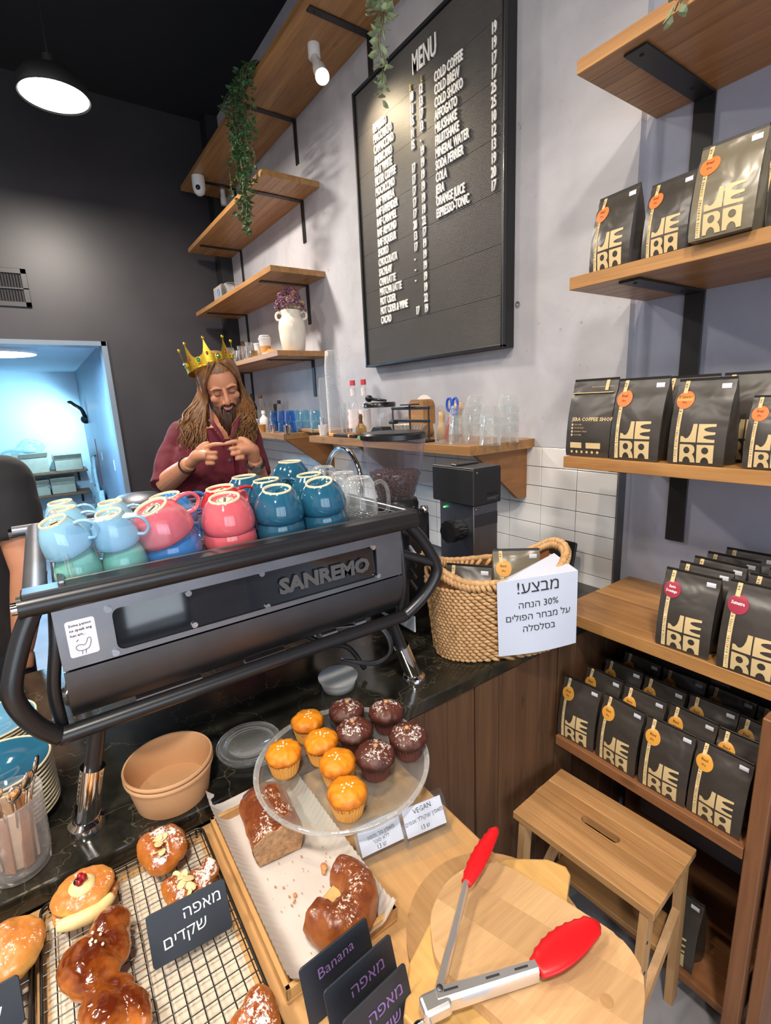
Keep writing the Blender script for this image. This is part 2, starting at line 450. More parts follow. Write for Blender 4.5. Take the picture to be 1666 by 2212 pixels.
M['lid_frost'] = glass('milky_plastic', (0.85, 0.88, 0.90), 0.3, 1.4, 0.3, 0.30, 0.0)
M['hopper'] = glass('hopper_plastic', (0.80, 0.78, 0.88), 0.04, 1.45, 0.2)
M['white'] = pm('white_plastic', (0.72, 0.72, 0.72), 0.35, vary=0.02)
M['white_ceramic'] = pm('cream_ceramic', srgb(222, 212, 196)[:3], 0.25, vary=0.04, bmp=0.15, bs=14, bd=0.004)
M['paper'] = pm('white_paper', (0.74, 0.76, 0.82), 0.8, vary=0.02)
M['paper_warm'] = pm('parchment', (0.56, 0.52, 0.49), 0.7, vary=0.05, vs=20)
M['ink'] = pm('black_ink', (0.02, 0.02, 0.025), 0.6, vary=0.02)
M['st_yellow0'] = pm('yellow_cap', (0.75, 0.62, 0.05), 0.4)
M['st_red0'] = pm('red_strip_paint', (0.35, 0.02, 0.03), 0.5)
M['letter_white'] = pm('white_letter', (0.88, 0.87, 0.84), 0.45, vary=0.02)
M['gold_letter'] = pm('gold_letter', (0.6, 0.42, 0.1), 0.4, vary=0.05)
M['felt'] = pm('black_letter_board', srgb(78, 75, 73)[:3], 0.5, vary=0.12, vs=4)
M['light_disc'] = emit('warm_diffuser', (1.0, 0.93, 0.84), 22)
M['light_cool'] = emit('cool_diffuser', (0.80, 0.93, 1.0), 14)
M['light_spot'] = emit('spot_lens', (1.0, 0.86, 0.66), 60)
# ================================================================ the room
D = 1.6            # the menu wall stands at y = D
XL = -4.6          # the black wall
ZC = 3.95
def struct(name, bm, mat, parent=None, **k):
    o = obj(name, bm, mat, parent, **k)
    if parent is None: o['kind'] = 'structure'
    return o
bm = NB(); bx(bm, -9.0, 3.6, -3.4, 1.8, -0.1, 0); struct('floor', bm, M['floor'])
bm = NB(); bx(bm, -4.75, 3.6, -3.4, 1.8, ZC, ZC + 0.1); struct('ceiling', bm, M['black_ceiling'])
WXC = -0.904        # end of the cement face and of the tiles
bm = NB(); bx(bm, XL - 0.15, WXC, D, D + 0.2, 0, ZC)
wall_back = struct('wall_back', bm, M['plaster'])
bm = NB(); bx(bm, WXC, 3.6, D + 0.03, D + 0.2, 0, ZC); struct('wall_back_side', bm, M['plaster_blue'])
bm = NB(); bx(bm, -4.75, 3.6, -3.4, -3.2, 0, ZC); struct('wall_front', bm, M['plaster'])
# black wall with the kitchen opening, and the return painted black beside it
OY0, OY1, OZ1, OZ0 = -0.62, 0.56, 2.205, 0.0
bm = NB()
bx(bm, XL - 0.14, XL, OY1, D, 0, ZC); bx(bm, XL - 0.14, XL, -3.2, OY0, 0, ZC); bx(bm, XL - 0.14, XL, OY0, OY1, OZ1, ZC)
struct('wall_left', bm, M['black_wall'])
bm = NB(); bx(bm, XL, -4.455, 1.50, D, 0.9, ZC - 0.002); struct('trim_1', bm, M['black_soft'])
# shop window wall behind the camera
bm = NB()
bx(bm, 3.5, 3.6, -3.2, 1.6, 0, 0.12); bx(bm, 3.5, 3.6, -3.2, 1.6, 3.0, ZC); bx(bm, 3.5, 3.6, 1.0, 1.6, 0.12, 3.0); bx(bm, 3.5, 3.6, -3.2, -2.8, 0.12, 3.0)
struct('wall_right', bm, M['plaster'])
bm = NB()
for y in (-2.8, -1.55, -0.3, 0.95): bx(bm, 3.5, 3.58, y, y + 0.05, 0.12, 3.0)
bx(bm, 3.5, 3.58, -2.8, 1.0, 0.12, 0.18); bx(bm, 3.5, 3.58, -2.8, 1.0, 2.95, 3.0)
w1 = struct('window_1', bm, M['black_metal'])
bm = NB(); bx(bm, 3.535, 3.545, -2.78, 0.98, 0.18, 2.95); obj('pane', bm, M['glass'], w1)

# pavement and street trees outside the shop window
bm = NB(); bx(bm, 3.6, 9.0, -7, 6, -0.12, -0.02); struct('ground_street', bm, M['floor'])
for i, (x, y) in enumerate(((4.0, -1.15), (4.05, 0.35))):
    t = thing('street_tree', ('slim street tree outside the middle window pane', 'slim street tree outside the pane nearest the menu wall')[i], 'tree', (x, y, -0.02))
    bm = NB(); tube(bm, [(x, y, -0.02), (x + 0.05, y + 0.04, 1.0), (x, y - 0.02, 1.7), (x + 0.02, y + 0.15, 2.7)], [0.10, 0.075, 0.065, 0.04], 12, 4); tube(bm, [(x + 0.02, y, 1.5), (x, y - 0.35, 2.2), (x, y - 0.5, 2.9)], [0.045, 0.03, 0.015], 8, 3); obj('trunk', bm, M['black_soft'], t, smooth=True)

# ---- tiles, one by one
TZ, TH, TW = 1.448, 0.0768, 0.158
bm = NB(); bx(bm, -4.45, WXC, D - 0.006, D, 0.9, TZ); tb = obj('grout_bed', bm, M['grout'], wall_back)
bm = NB(); bx(bm, -TW / 2 + 0.0012, TW / 2 - 0.0012, -0.010, 0, -TH + 0.0012, -0.0012, bev=0.0012)
t0 = None
for c in range(22):
    for r in range(7):
        x = WXC - TW / 2 - c * TW; z = TZ - r * TH
        if t0 is None: t0 = obj('tile', bm, M['tile'], wall_back); o = t0
        else: o = t0.copy(); COL.objects.link(o)
        o.location = (x, D, z); o.rotation_euler = (random.uniform(-.004, .004), 0, 0)
bm = NB(); bx(bm, WXC - 0.001, WXC + 0.006, D - 0.014, D + 0.03, 0.93, TZ); struct('trim_2', bm, M['grout'])

# ---- kitchen beyond the opening
KX = -8.8
bm = NB(); bx(bm, KX - 0.1, KX, -2.2, 1.8, 0, 2.28); struct('wall_kitchen', bm, M['kitchen_wall'])
bm = NB(); bx(bm, KX, XL - 0.14, -2.2, -2.1, 0, 2.28); struct('wall_kitchen_left', bm, M['kitchen_wall'])
bm = NB(); bx(bm, KX - 0.1, XL - 0.14, -2.2, 1.8, 2.28, 2.38); struct('ceiling_kitchen', bm, M['kitchen_wall'])
KR = 0.60
bm = NB(); bx(bm, KX, XL - 0.14, KR, KR + 0.1, 0, 2.28); kwr = struct('wall_kitchen_right', bm, M['door_metal'])
# door lining and jamb
bm = NB()
bx(bm, XL - 0.15, XL + 0.012, OY1 - 0.035, OY1 + 0.004, 0, OZ1 + 0.004); bx(bm, XL - 0.15, XL + 0.012, OY0, OY0 + 0.035, 0, OZ1)
bx(bm, XL - 0.15, XL + 0.012, OY0, OY1, OZ1 - 0.03, OZ1 + 0.004)
d1 = struct('door_1', bm, M['door_metal'])
bm = NB(); bx(bm, XL + 0.012, XL + 0.018, OY1 + 0.004, OY1 + 0.016, 0, OZ1 + 0.01); obj('seal_strip', bm, M['black_soft'], d1)
for (u, v, h) in ((220, 985, 0.09), (247, 1005, 0.11)):
    p = P(u, v, 1, KR - 0.002); bm = NB(); bx(bm, p.x - 0.02, p.x + 0.02, KR - 0.003, KR + 0.001, p.z - h / 2, p.z + h / 2); obj('tape_mark', bm, M['white'], kwr)
p = P(212, 990, 1, KR - 0.002); bm = NB(); bx(bm, p.x - 0.02, p.x + 0.02, KR - 0.006, KR + 0.001, p.z - 0.35, p.z + 0.25); obj('red_strip', bm, M['st_red0'], kwr)

# kitchen round lamp
t = thing('ceiling_lamp', 'white round drum lamp on the blue-lit kitchen ceiling beyond the doorway', 'lamp', (-5.25, -0.15, 2.28))
bm = NB(); lathe(bm, [(0.27, 0), (0.27, -0.10), (0.255, -0.115)], 48, (-5.25, -0.15, 2.28), cap0=True); obj('drum', bm, M['white'], t, auto=40)
bm = NB(); lathe(bm, [(0.255, -0.114), (0.24, -0.118), (0.001, -0.120)], 48, (-5.25, -0.15, 2.28)); obj('diffuser', bm, M['light_cool'], t, smooth=True)

# air vent on the black wall
p0 = P(-30, 583, 0, XL); p1 = P(70, 668, 0, XL)
vy0, vy1, vz0, vz1 = -0.16, 0.122, 2.432, 2.69
t = thing('air_vent', 'dark square air grille on the black wall above the kitchen doorway', 'vent', (XL, 0, 2.55))
bm = NB()
for a in ((vy0, vy1, vz0, vz0 + 0.035), (vy0, vy1, vz1 - 0.035, vz1), (vy0, vy0 + 0.035, vz0, vz1), (vy1 - 0.035, vy1, vz0, vz1), (vy0, vy1, 2.55, 2.562)):
    bx(bm, XL, XL + 0.018, *a, 0.002)
obj('frame', bm, M['black_wall'], t)
bm = NB(); bx(bm, XL - 0.001, XL + 0.004, vy0, vy1, vz0, vz1); obj('backing', bm, M['black_soft'], t)
y = vy0 + 0.045
while y < vy1 - 0.04:
    bm = NB(); box(bm, (XL + 0.010, y, 2.56), (0.014, 0.003, 0.19), Euler((0, 0, 0.5))); obj('slat', bm, M['black_wall'], t); y += 0.017

# pendant dome lamp over the bar
LX, LY, LZ = -3.28, 0.35, 3.22
t = thing('dome_lamp', 'round black dome lamp glowing warm white against the black ceiling', 'lamp', (LX, LY, LZ))
bm = NB(); lathe(bm, [(0.160, 0.0), (0.163, 0.004), (0.155, 0.06), (0.12, 0.10), (0.06, 0.125), (0.03, 0.14), (0.03, 0.18), (0.001, 0.182)], 48, (LX, LY, LZ)); obj('shade', bm, M['black_soft'], t, auto=50)
bm = NB(); lathe(bm, [(0.152, 0.006), (0.001, 0.004)], 48, (LX, LY, LZ)); obj('diffuser', bm, M['light_disc'], t)
bm = NB(); tube(bm, [(LX, LY, LZ + 0.17), (LX, LY, ZC)], 0.006, 8); obj('stem', bm, M['black_soft'], t)
for i, (x, y, z) in enumerate(FILL_LAMPS):  # housings for the added fill lamps, all out of view
    lab = ['flush warm ceiling lamp over the pastry counter, nearest the shop window side', 'flush warm ceiling lamp above the customers floor before the bar', 'flush warm ceiling lamp near the shop window corner', 'flush warm ceiling lamp at the far end of the customers floor'][i]
    t = thing('ceiling_lamp', lab, 'lamp', (x, y, z))
    bm = NB(); lathe(bm, [(0.19, -0.06), (0.19, 0.0), (0.04, 0.02), (0.02, ZC - z)], 32, (x, y, z), cap1=True); obj('housing', bm, M['black_soft'], t, auto=40)
    bm = NB(); lathe(bm, [(0.18, -0.062), (0.001, -0.063)], 32, (x, y, z)); obj('diffuser', bm, M['light_disc'], t)

# ================================================================ menu board
MX0, MX1, MZ0, MZ1 = -2.352, -1.372, 1.834, 3.128
MY = D - 0.045
t = thing('menu_board', 'large black framed letter board reading MENU with white drink names and prices', 'menu board', ((MX0 + MX1) / 2, D, MZ0))
bm = NB(); bx(bm, MX0, MX1, MY, D - 0.002, MZ0, MZ1); obj('backing', bm, M['black_soft'], t)
bm = NB(); fw = 0.012
for a in ((MX0, MX1, MZ0, MZ0 + fw), (MX0, MX1, MZ1 - fw, MZ1), (MX0, MX0 + fw, MZ0, MZ1), (MX1 - fw, MX1, MZ0, MZ1)):
    bx(bm, a[0], a[1], MY - 0.022, MY, a[2], a[3], 0.002)
obj('frame', bm, M['tube_black'], t)
# felt panels with fine ribs: six rows of boards, joints show
rows = 7
for r in range(rows):
    z0 = MZ0 + fw + (MZ1 - MZ0 - 2 * fw) * r / rows; z1 = MZ0 + fw + (MZ1 - MZ0 - 2 * fw) * (r + 1) / rows
    bm = NB(); n = 34; pts = []
    for k in range(n):
        a = z0 + 0.0006 + (z1 - z0 - 0.0012) * k / n; b = z0 + 0.0006 + (z1 - z0 - 0.0012) * (k + 1) / n
        pts += [(MY - 0.006, a), (MY - 0.0074, a + (b - a) * 0.25), (MY - 0.0074, a + (b - a) * 0.75)]
    pts.append((MY - 0.006, b))
    v0 = [bm.verts.new((MX0 + fw, y, z)) for y, z in pts]; v1 = [bm.verts.new((MX1 - fw, y, z)) for y, z in pts]
    for k in range(len(pts) - 1): bm.faces.new((v0[k], v0[k + 1], v1[k + 1], v1[k]))
    obj('letter_panel', bm, M['felt'], t)
left = ['ESPRESSO', 'MACCHIATO', 'CAPPUCCINO', 'AMERICANO', 'FLAT WHITE', 'FILTER COFFEE', 'MOCACCINO', 'RAF VANILLA', 'RAF LAVENDER', 'RAF CARAMEL', 'RAF ALMOND', 'RAF LIQUEUR', 'SHOKO', 'CHOCOLATA', 'SACHLAV', 'CHAI LATTE', 'MATCHA LATTE', 'HOT CIDER', 'HOT CIDER & WINE', 'CACAO']
ps = ['10', '11', '15', '11', '15', '', '17', '17', '17', '17', '17', '20', '13', '17', '-', '-', '-', '', '', '17']
pl = ['12', '13', '17', '13', '-', '19', '19', '19', '19', '19', '19', '22', '17', '19', '19', '19', '19', '19', '22', '19']
right = [('COLD COFFEE', '19'), ('COLD BREW', '19'), ('COLD SHOKO', '17'), ('AFFOGATO', '17'), ('MILKSHAKE', '25'), ('FRUITSHAKE', '25'), ('MINERAL WATER', '10'), ('SODA PERRIER', '12'), ('COLA', '13'), ('JERA', '19'), ('ORANGE JUICE', '20'), ('ESPRESSO-TONIC', '17')]
def wallpt(u, v): p = P(u, v, 1, MY - 0.012); return p.x, p.z
def put(s, x, z, h, xs, name, mat=None, par=t):
    b = text_bm(s, h / 0.70, 0.0025, xs, 0.0011, res=2, space=1.02)
    Mx = frame((x, MY - 0.0125, z), (1, 0, 0), (0, 0, 1))
    bmesh.ops.transform(b, matrix=Mx, verts=b.verts)
    return obj(name, b, mat or M['letter_white'], par)
xa, za = wallpt(807, 288); xb, zb = wallpt(824.5, 700)
ra, rza = wallpt(939, 179); rb, rzb = wallpt(944, 472)
xs_, _ = wallpt(895, 400); xl_, _ = wallpt(912, 400); xr_, _ = wallpt(1067, 300)
H1 = 0.0345
for i, s in enumerate(left):
    z = za + (zb - za) * i / 19; x = xa + (xb - xa) * i / 19
    put(s, x, z, H1, 0.50, 'menu_line')
    if ps[i]: put(ps[i], xs_ - 0.012, z, H1, 0.50, 'menu_price')
    if pl[i]: put(pl[i], xl_ - 0.004, z, H1, 0.50, 'menu_price')
for i, (s, q) in enumerate(right):
    z = rza + (rzb - rza) * i / 11; x = ra + (rb - ra) * i / 11
    put(s, x, z, H1, 0.50, 'menu_line'); put(q, xr_ - 0.012, z, H1, 0.50, 'menu_price')
x, z = wallpt(891, 163); put('MENU', x, z, 0.075, 0.52, 'menu_title')
x, z = wallpt(886, 197); put('S', x, z, 0.022, 0.5, 'menu_line', M['gold_letter'])
x, z = wallpt(910, 177); put('L', x, z, 0.022, 0.5, 'menu_line', M['gold_letter'])
p = P(1118, 657, 1, D - 0.006)
t = thing('wall_hook', 'tiny grey eyelet screwed into the plaster right of the menu board', 'hook', (p.x, D, p.z))
bm = NB(); tube(bm, [p + Vector((0.009 * math.cos(a), 0, 0.009 * math.sin(a))) for a in [k * PI / 6 for k in range(12)]], 0.0018, 6, closed=True); obj('eye', bm, M['steel'], t)
bm = NB(); tube(bm, [p + Vector((0, 0, 0.008)), (p.x, D, p.z + 0.008)], 0.0018, 6); obj('shank', bm, M['steel'], t)

# ================================================================ shelves
YF = 1.245
def staves(parent, x0, x1, y0, y1, z0, z1, n, mat, name='stave', along='x', rnd=0.0004):
    """glued boards built stave by stave"""
    for k in range(n):
        dz = random.uniform(0, rnd)
        bm = NB()
        if along == 'x': bx(bm, x0, x1, y0 + (y1 - y0) * k / n, y0 + (y1 - y0) * (k + 1) / n, z0, z1 - dz, 0.0012)
        else: bx(bm, x0 + (x1 - x0) * k / n, x0 + (x1 - x0) * (k + 1) / n, y0, y1, z0, z1 - dz, 0.0012)
        obj(name, bm, mat, parent)
def bracket(parent, x, z, yf=YF + 0.03, drop=0.24, w=0.038, wall=D):
    bm = NB(); bx(bm, x - w / 2, x + w / 2, yf, wall - 0.001, z - 0.006, z - 0.0005, 0.001); bx(bm, x - w / 2, x + w / 2, wall - 0.007, wall - 0.001, z - drop, z - 0.005, 0.001)
    b = obj('bracket', bm, M['black_metal'], parent)
    bm = NB()
    for y in (yf + 0.03, wall - 0.08): ball(bm, (x, y, z - 0.007), (0.005, 0.005, 0.002), 8)
    obj('screw', bm, M['black_soft'], b)
def shelf(label, x0, x1, z, brs, th=0.032, yf=YF, drop=0.24, w=0.038, wall=D, n=6, group=None):
    t = thing('wall_shelf', label, 'shelf', ((x0 + x1) / 2, wall, z), group=group)
    staves(t, x0, x1, yf, wall, z - th, z, n, M['oak_x'])
    for b in brs: bracket(t, b, z - th, yf + 0.03, drop, w, wall)
    return t
bxp = lambda u, v: P(u, v, 1, D).x
shelf('longest oak shelf, highest on the left, with camera and spot lamp below', -4.455, -1.35, 3.38, [bxp(512, 440), bxp(640, 300), bxp(802, 140)])
shelf('short oak shelf second from the top above the dried flowers, with two black brackets', -4.455, -2.853, 2.93, [bxp(524, 570), bxp(656, 470)])
shelf('short oak shelf third from the top, holding a glass jar at its left end', -4.455, -2.853, 2.44, [bxp(535, 700), bxp(668, 660)])
shelf('lowest short oak shelf holding the white flower jug and drinking glasses', -4.455, -2.86, 1.975, [bxp(546, 830), bxp(680, 820)])
WR = D + 0.03
shelf('oak shelf at the top right with a thick black bracket and trailing leaves', -0.875, 0.9, 2.449, [-0.743, 0.5], yf=1.24, w=0.055, drop=0.27, wall=WR, n=7)
shelf('upper right oak shelf carrying three tilted coffee bags with orange stickers', -0.875, 0.9, 1.951, [-0.725, 0.5], yf=1.24, w=0.055, drop=0.27, wall=WR, n=7)
shelf('right oak shelf at eye level crowded with standing coffee bags', -0.875, 0.9, 1.470, [-0.725, 0.5], yf=1.24, w=0.055, drop=0.27, wall=WR, n=7)
t = thing('wall_shelf', 'deep oak shelf beside the wicker basket, carrying coffee bags with crimson stickers', 'shelf', (-0.2, WR, 1.0))
staves(t, -0.865, 0.9, 1.215, WR, 0.972, 1.008, 8, M['oak_x'])
bm = NB(); bx(bm, -0.44, -0.40, 1.24, WR, 0.95, 0.971); obj('bracket', bm, M['black_metal'], t)

# long wooden counter shelf over the tiles, in two boards
ZS = 1.48
t = thing('counter_shelf', 'oak counter board on the tiled wall carrying stacked glasses and brewing tools', 'shelf', (-1.9, D, ZS))
staves(t, -2.53, -1.262, YF, D, ZS - 0.036, ZS, 5, M['oak_x'])
for x in (-2.12, -1.30):
    bm = NB(); prism(bm, [(0, 0), (0.29, 0), (0.29, -0.20), (0.24, -0.20)], 0, 0.02, frame((x - 0.01, D - 0.30, ZS - 0.037), (0, 1, 0), (0, 0, 1))); obj('wood_bracket', bm, M['bracket_wood'], t)
t = thing('counter_shelf', 'oak counter board behind the crowned man with blue glasses and bottles on it', 'shelf', (-3.6, D, ZS))
staves(t, -4.45, -2.88, YF, D, ZS - 0.036, ZS, 5, M['oak_x'])
bm = NB(); prism(bm, [(0, 0), (0.33, 0), (0.33, -0.21), (0.28, -0.21)], 0, 0.045, frame((-2.925, D - 0.335, ZS - 0.037), (0, 1, 0), (0, 0, 1))); obj('wood_bracket', bm, M['bracket_wood'], t)

# ================================================================ bar counter
GX, GZ = -0.82, 0.95
def granite(name):
    m, nt, b = base_mat(name); mp = coords(nt)
    n1 = noise_n(nt, mp.outputs[0], 5, 8, 0.7, 1.6); v = nt.nodes.new('ShaderNodeTexVoronoi'); v.feature = 'DISTANCE_TO_EDGE'; v.inputs['Scale'].default_value = 5
    mp2 = nt.nodes.new('ShaderNodeVectorMath'); mp2.operation = 'MULTIPLY_ADD'; mp2.inputs[1].default_value = (0.5, 0.5, 0.5)
    nz = nt.nodes.new('ShaderNodeTexNoise'); nz.inputs['Scale'].default_value = 7; nz.inputs['Detail'].default_value = 6; nt.links.new(mp.outputs[0], nz.inputs['Vector'])
    nt.links.new(nz.outputs['Color'], mp2.inputs[0]); nt.links.new(mp.outputs[0], mp2.inputs[2]); nt.links.new(mp2.outputs[0], v.inputs['Vector'])
    col = ramp(nt, n1, [(0.35, (0.008, 0.008, 0.007)), (0.60, (0.030, 0.028, 0.020)), (0.75, (0.11, 0.09, 0.05))])
    col = mixc(nt, ramp(nt, v.outputs['Distance'], [(0.0, (0.4,) * 3), (0.012, (0, 0, 0))]), col, (0.24, 0.20, 0.13, 1))
    nt.links.new(col, b.inputs['Base Color']); b.inputs['Roughness'].default_value = 0.16; return m
M['granite'] = granite('dark_emperador_granite')
t = thing('bar_counter', 'black veined stone bar counter under the espresso machine', 'counter', (-1.2, 0, 0))
bm = NB(); bx(bm, -1.62, GX, -1.6, D - 0.015, GZ - 0.036, GZ, 0.004, 2); obj('worktop', bm, M['granite'], t)
bm = NB(); bx(bm, -1.56, GX - 0.02, -1.6, D - 0.02, 0.0, GZ - 0.037); obj('carcass', bm, M['black_soft'], t)
y = 0.470; k = 0
while y < 1.585:
    wv = 0.088 + 0.012 * math.sin(k * 2.3)
    y1 = min(y + wv, 1.585)
    bm = NB(); bx(bm, GX - 0.02, GX - 0.004 + 0.003 * math.sin(k * 1.7), y, y1 - 0.0015, 0.03, GZ - 0.0375, 0.0015); obj('plank', bm, M['panel_dark'], t); y = y1; k += 1
# display counter in front of it
BZ = 0.915
t = thing('display_counter', 'pale wooden display counter top in front of the stone bar, full of pastries', 'counter', (-0.5, 0, 0))
bm = NB(); bx(bm, GX + 0.002, -0.215, -1.5, 0.505, BZ - 0.035, BZ, 0.003, 2); obj('worktop', bm, M['board_top'], t)
bm = NB(); bx(bm, GX + 0.03, -0.245, -1.5, 0.468, 0.0, BZ - 0.036); obj('carcass', bm, M['panel_dark'], t)

# ================================================================ low rack right of the bar
t = thing('bag_rack', 'brown wooden floor rack beside the bar holding rows of coffee bags with yellow stickers', 'rack', (-0.55, 1.3, 0))
staves(t, -0.798, -0.306, 1.14, WR, 0.606, 0.636, 6, M['rack_wood_x'], 'shelf_plank')
staves(t, -0.798, -0.306, 1.19, WR, 0.075, 0.10, 6, M['rack_wood_x'], 'shelf_plank')
for (x, y) in ((-0.304, 1.14), (-0.304, 1.56), (-0.798, 1.58)):
    bm = NB(); bx(bm, x, x + 0.033, y, y + 0.04, 0, 0.970, 0.002); obj('upright', bm, M['rack_wood'], t)
bm = NB(); bx(bm, -0.262, -0.235, 1.16, WR, 0, 0.970, 0.002); obj('side_panel', bm, M['rack_wood'], t)
# ================================================================ coffee bags
M['bag'] = None
def bag_mat(name, col, rough):
    m, nt, b = base_mat(name); mp = coords(nt, (1, 1, 1), 5.0); n = noise_n(nt, mp.outputs[0], 11, 2, 0.45, 0.5)
    b.inputs['Base Color'].default_value = (*col, 1); b.inputs['Roughness'].default_value = rough; b.inputs['Specular IOR Level'].default_value = 0.6
    b.inputs['Coat Weight'].default_value = 0.25; b.inputs['Coat Roughness'].default_value = 0.35
    bump(nt, b, n, 0.7, 0.016); return m
M['bag'] = bag_mat('matte_black_pouch', (0.042, 0.036, 0.031), 0.36)
M['bag_shiny'] = bag_mat('olive_foil_pouch', (0.15, 0.13, 0.09), 0.28)
M['cream'] = pm('cream_print', srgb(202, 178, 132)[:3], 0.5, vary=0.02)
M['bag_dark'] = pm('pouch_gusset', (0.012, 0.011, 0.010), 0.4, vary=0.1)
M['st_orange'] = pm('orange_sticker', srgb(226, 112, 50)[:3], 0.5, vary=0.03)
M['st_red'] = pm('crimson_sticker', srgb(150, 36, 62)[:3], 0.5, vary=0.03)
M['st_yellow'] = pm('mustard_sticker', srgb(212, 152, 62)[:3], 0.5, vary=0.03)
M['st_ink'] = pm('brown_ink', (0.12, 0.03, 0.01), 0.6)
M['price'] = pm('white_price_sticker', (0.62, 0.64, 0.72), 0.5, vary=0.02)

BW, BH, BD = 0.128, 0.205, 0.072
def bag_y(x, z):
    """front face of a filled pouch: z up, x across"""
    t = max(0.0, min(1.0, z / BH)); s = 2 * x / BW
    d = BD / 2 * (1 - t ** 2.4)
    return -(d + 0.010 * (1 - s * s) * math.sin(PI * min(1, t * 1.05)) * (1 - 0.3 * t)) + 0.004 * math.exp(-((t - 0.88) / 0.03) ** 2)
def poly_mesh(loops, res=1):
    """flat filled outline with holes, finely cut so that it can follow a curved face"""
    c = bpy.data.curves.new('p', 'CURVE'); c.dimensions = '2D'; c.fill_mode = 'BOTH'
    for L in loops:
        s = c.splines.new('POLY'); s.points.add(len(L) - 1)
        for q, p in zip(s.points, L): q.co = (p[0], p[1], 0, 1)
        s.use_cyclic_u = True
    o = bpy.data.objects.new('p', c); me = bpy.data.meshes.new_from_object(o); bm = bmesh.new(); bm.from_mesh(me)
    bpy.data.objects.remove(o); bpy.data.curves.remove(c); bpy.data.meshes.remove(me)
    bmesh.ops.remove_doubles(bm, verts=bm.verts, dist=1e-5)
    return bm
def circ(cx, cy, rx, ry, n=14, a0=0, a1=360):
    return [(cx + rx * math.cos(R_(a0 + (a1 - a0) * k / n)), cy + ry * math.sin(R_(a0 + (a1 - a0) * k / n))) for k in range(n + (0 if a1 - a0 == 360 else 1))]
def logo():
    J = [[(0, 0), (1, 0), (1, 1), (0.74, 1), (0.70, 0.66), (0.62, 0.42), (0.50, 0.26), (0.36, 0.20), (0.26, 0.24), (0.16, 0.32), (0, 0.32)]]
    E = [[(0, 0), (1, 0), (1, 0.16)] + circ(1.0, 0.29, 0.66, 0.13, 10, -90, -270) + [(0.86, 0.42), (1, 0.44), (1, 0.56)] + circ(1.0, 0.71, 0.66, 0.15, 10, -90, -270)[0:] + [(1, 0.88), (1, 1), (0, 1)]]
    R = [[(0, 0)] + circ(0.46, 0.0, 0.24, 0.32, 10, 180, 0) + [(1, 0), (0.98, 0.2), (0.90, 0.38), (0.82, 0.46), (0.93, 0.56), (0.97, 0.70), (0.94, 0.86), (0.84, 0.96), (0.70, 1), (0, 1)], circ(0.46, 0.68, 0.20, 0.19)]
    A = [[(0, 0)] + circ(0.5, 0.0, 0.25, 0.32, 10, 180, 0) + [(1, 0), (1, 1), (0, 1)], circ(0.5, 0.68, 0.21, 0.19)]
    bm = NB()
    cw, chh = 0.285, 0.215
    for G, cx, cz in ((J, 0.235, 0.272), (E, 0.545, 0.272), (R, 0.235, 0.03), (A, 0.545, 0.03)):
        g = poly_mesh(G)
        join(bm, g, Matrix.Translation((cx, cz, 0)) @ Matrix.Diagonal((cw, chh, 1, 1)))
    return bm
def on_bag(bm, off=0.0007, cut=True):
    """unit-square print laid onto the front face"""
    for v in bm.verts: v.co.x = (v.co.x - 0.5) * BW; v.co.y = v.co.y * BH
    if cut:
        for zc in [BH * k / 12 for k in range(1, 12)]:
            bmesh.ops.bisect_plane(bm, geom=bm.verts[:] + bm.edges[:] + bm.faces[:], plane_co=(0, zc, 0), plane_no=(0, 1, 0))
        for xc in [BW * (k / 8 - 0.5) for k in range(1, 8)]:
            bmesh.ops.bisect_plane(bm, geom=bm.verts[:] + bm.edges[:] + bm.faces[:], plane_co=(xc, 0, 0), plane_no=(1, 0, 0))
    for v in bm.verts:
        x, z = v.co.x, v.co.y
        v.co = Vector((x, bag_y(x, z) - off, z))
    for f in bm.faces:
        f.normal_update()
        if f.normal.y > 0: f.normal_flip()
    return bm
def rect_bm(x0, x1, z0, z1):
    bm = NB(); bm.faces.new([bm.verts.new(p) for p in ((x0, z0, 0), (x1, z0, 0), (x1, z1, 0), (x0, z1, 0))]); return bm
def bag_body():
    bm = NB(); NX, NZ = 12, 16
    def sec(t):
        z = BH * t; out = []
        for k in range(NX + 1):
            x = (k / NX - 0.5) * BW; out.append(Vector((x, bag_y(x, z), z)))
        g = BD / 2 * (1 - t ** 2.4)
        out += [Vector((BW / 2 - 0.006 * (1 - t), -g * 0.3, z)), Vector((BW / 2 - 0.010 * (1 - t ** 3), 0.0, z)), Vector((BW / 2, g * 0.6 + 0.0004, z))]
        for k in range(NX, -1, -1):
            x = (k / NX - 0.5) * BW; s = 2 * x / BW
            out.append(Vector((x, g + 0.0014 + 0.004 * (1 - s * s) * math.sin(PI * t), z)))
        out += [Vector((-BW / 2, g * 0.6 + 0.0004, z)), Vector((-BW / 2 + 0.010 * (1 - t ** 3), 0, z)), Vector((-BW / 2 + 0.006 * (1 - t), -g * 0.3, z))]
        return out
    rs = [sec((k / NZ)) for k in range(NZ + 1)]
    rs[0] = [Vector((p.x * 0.98, p.y * 0.96, 0.0)) for p in rs[0]]
    rings(bm, rs)
    return bm
BAGS = {}
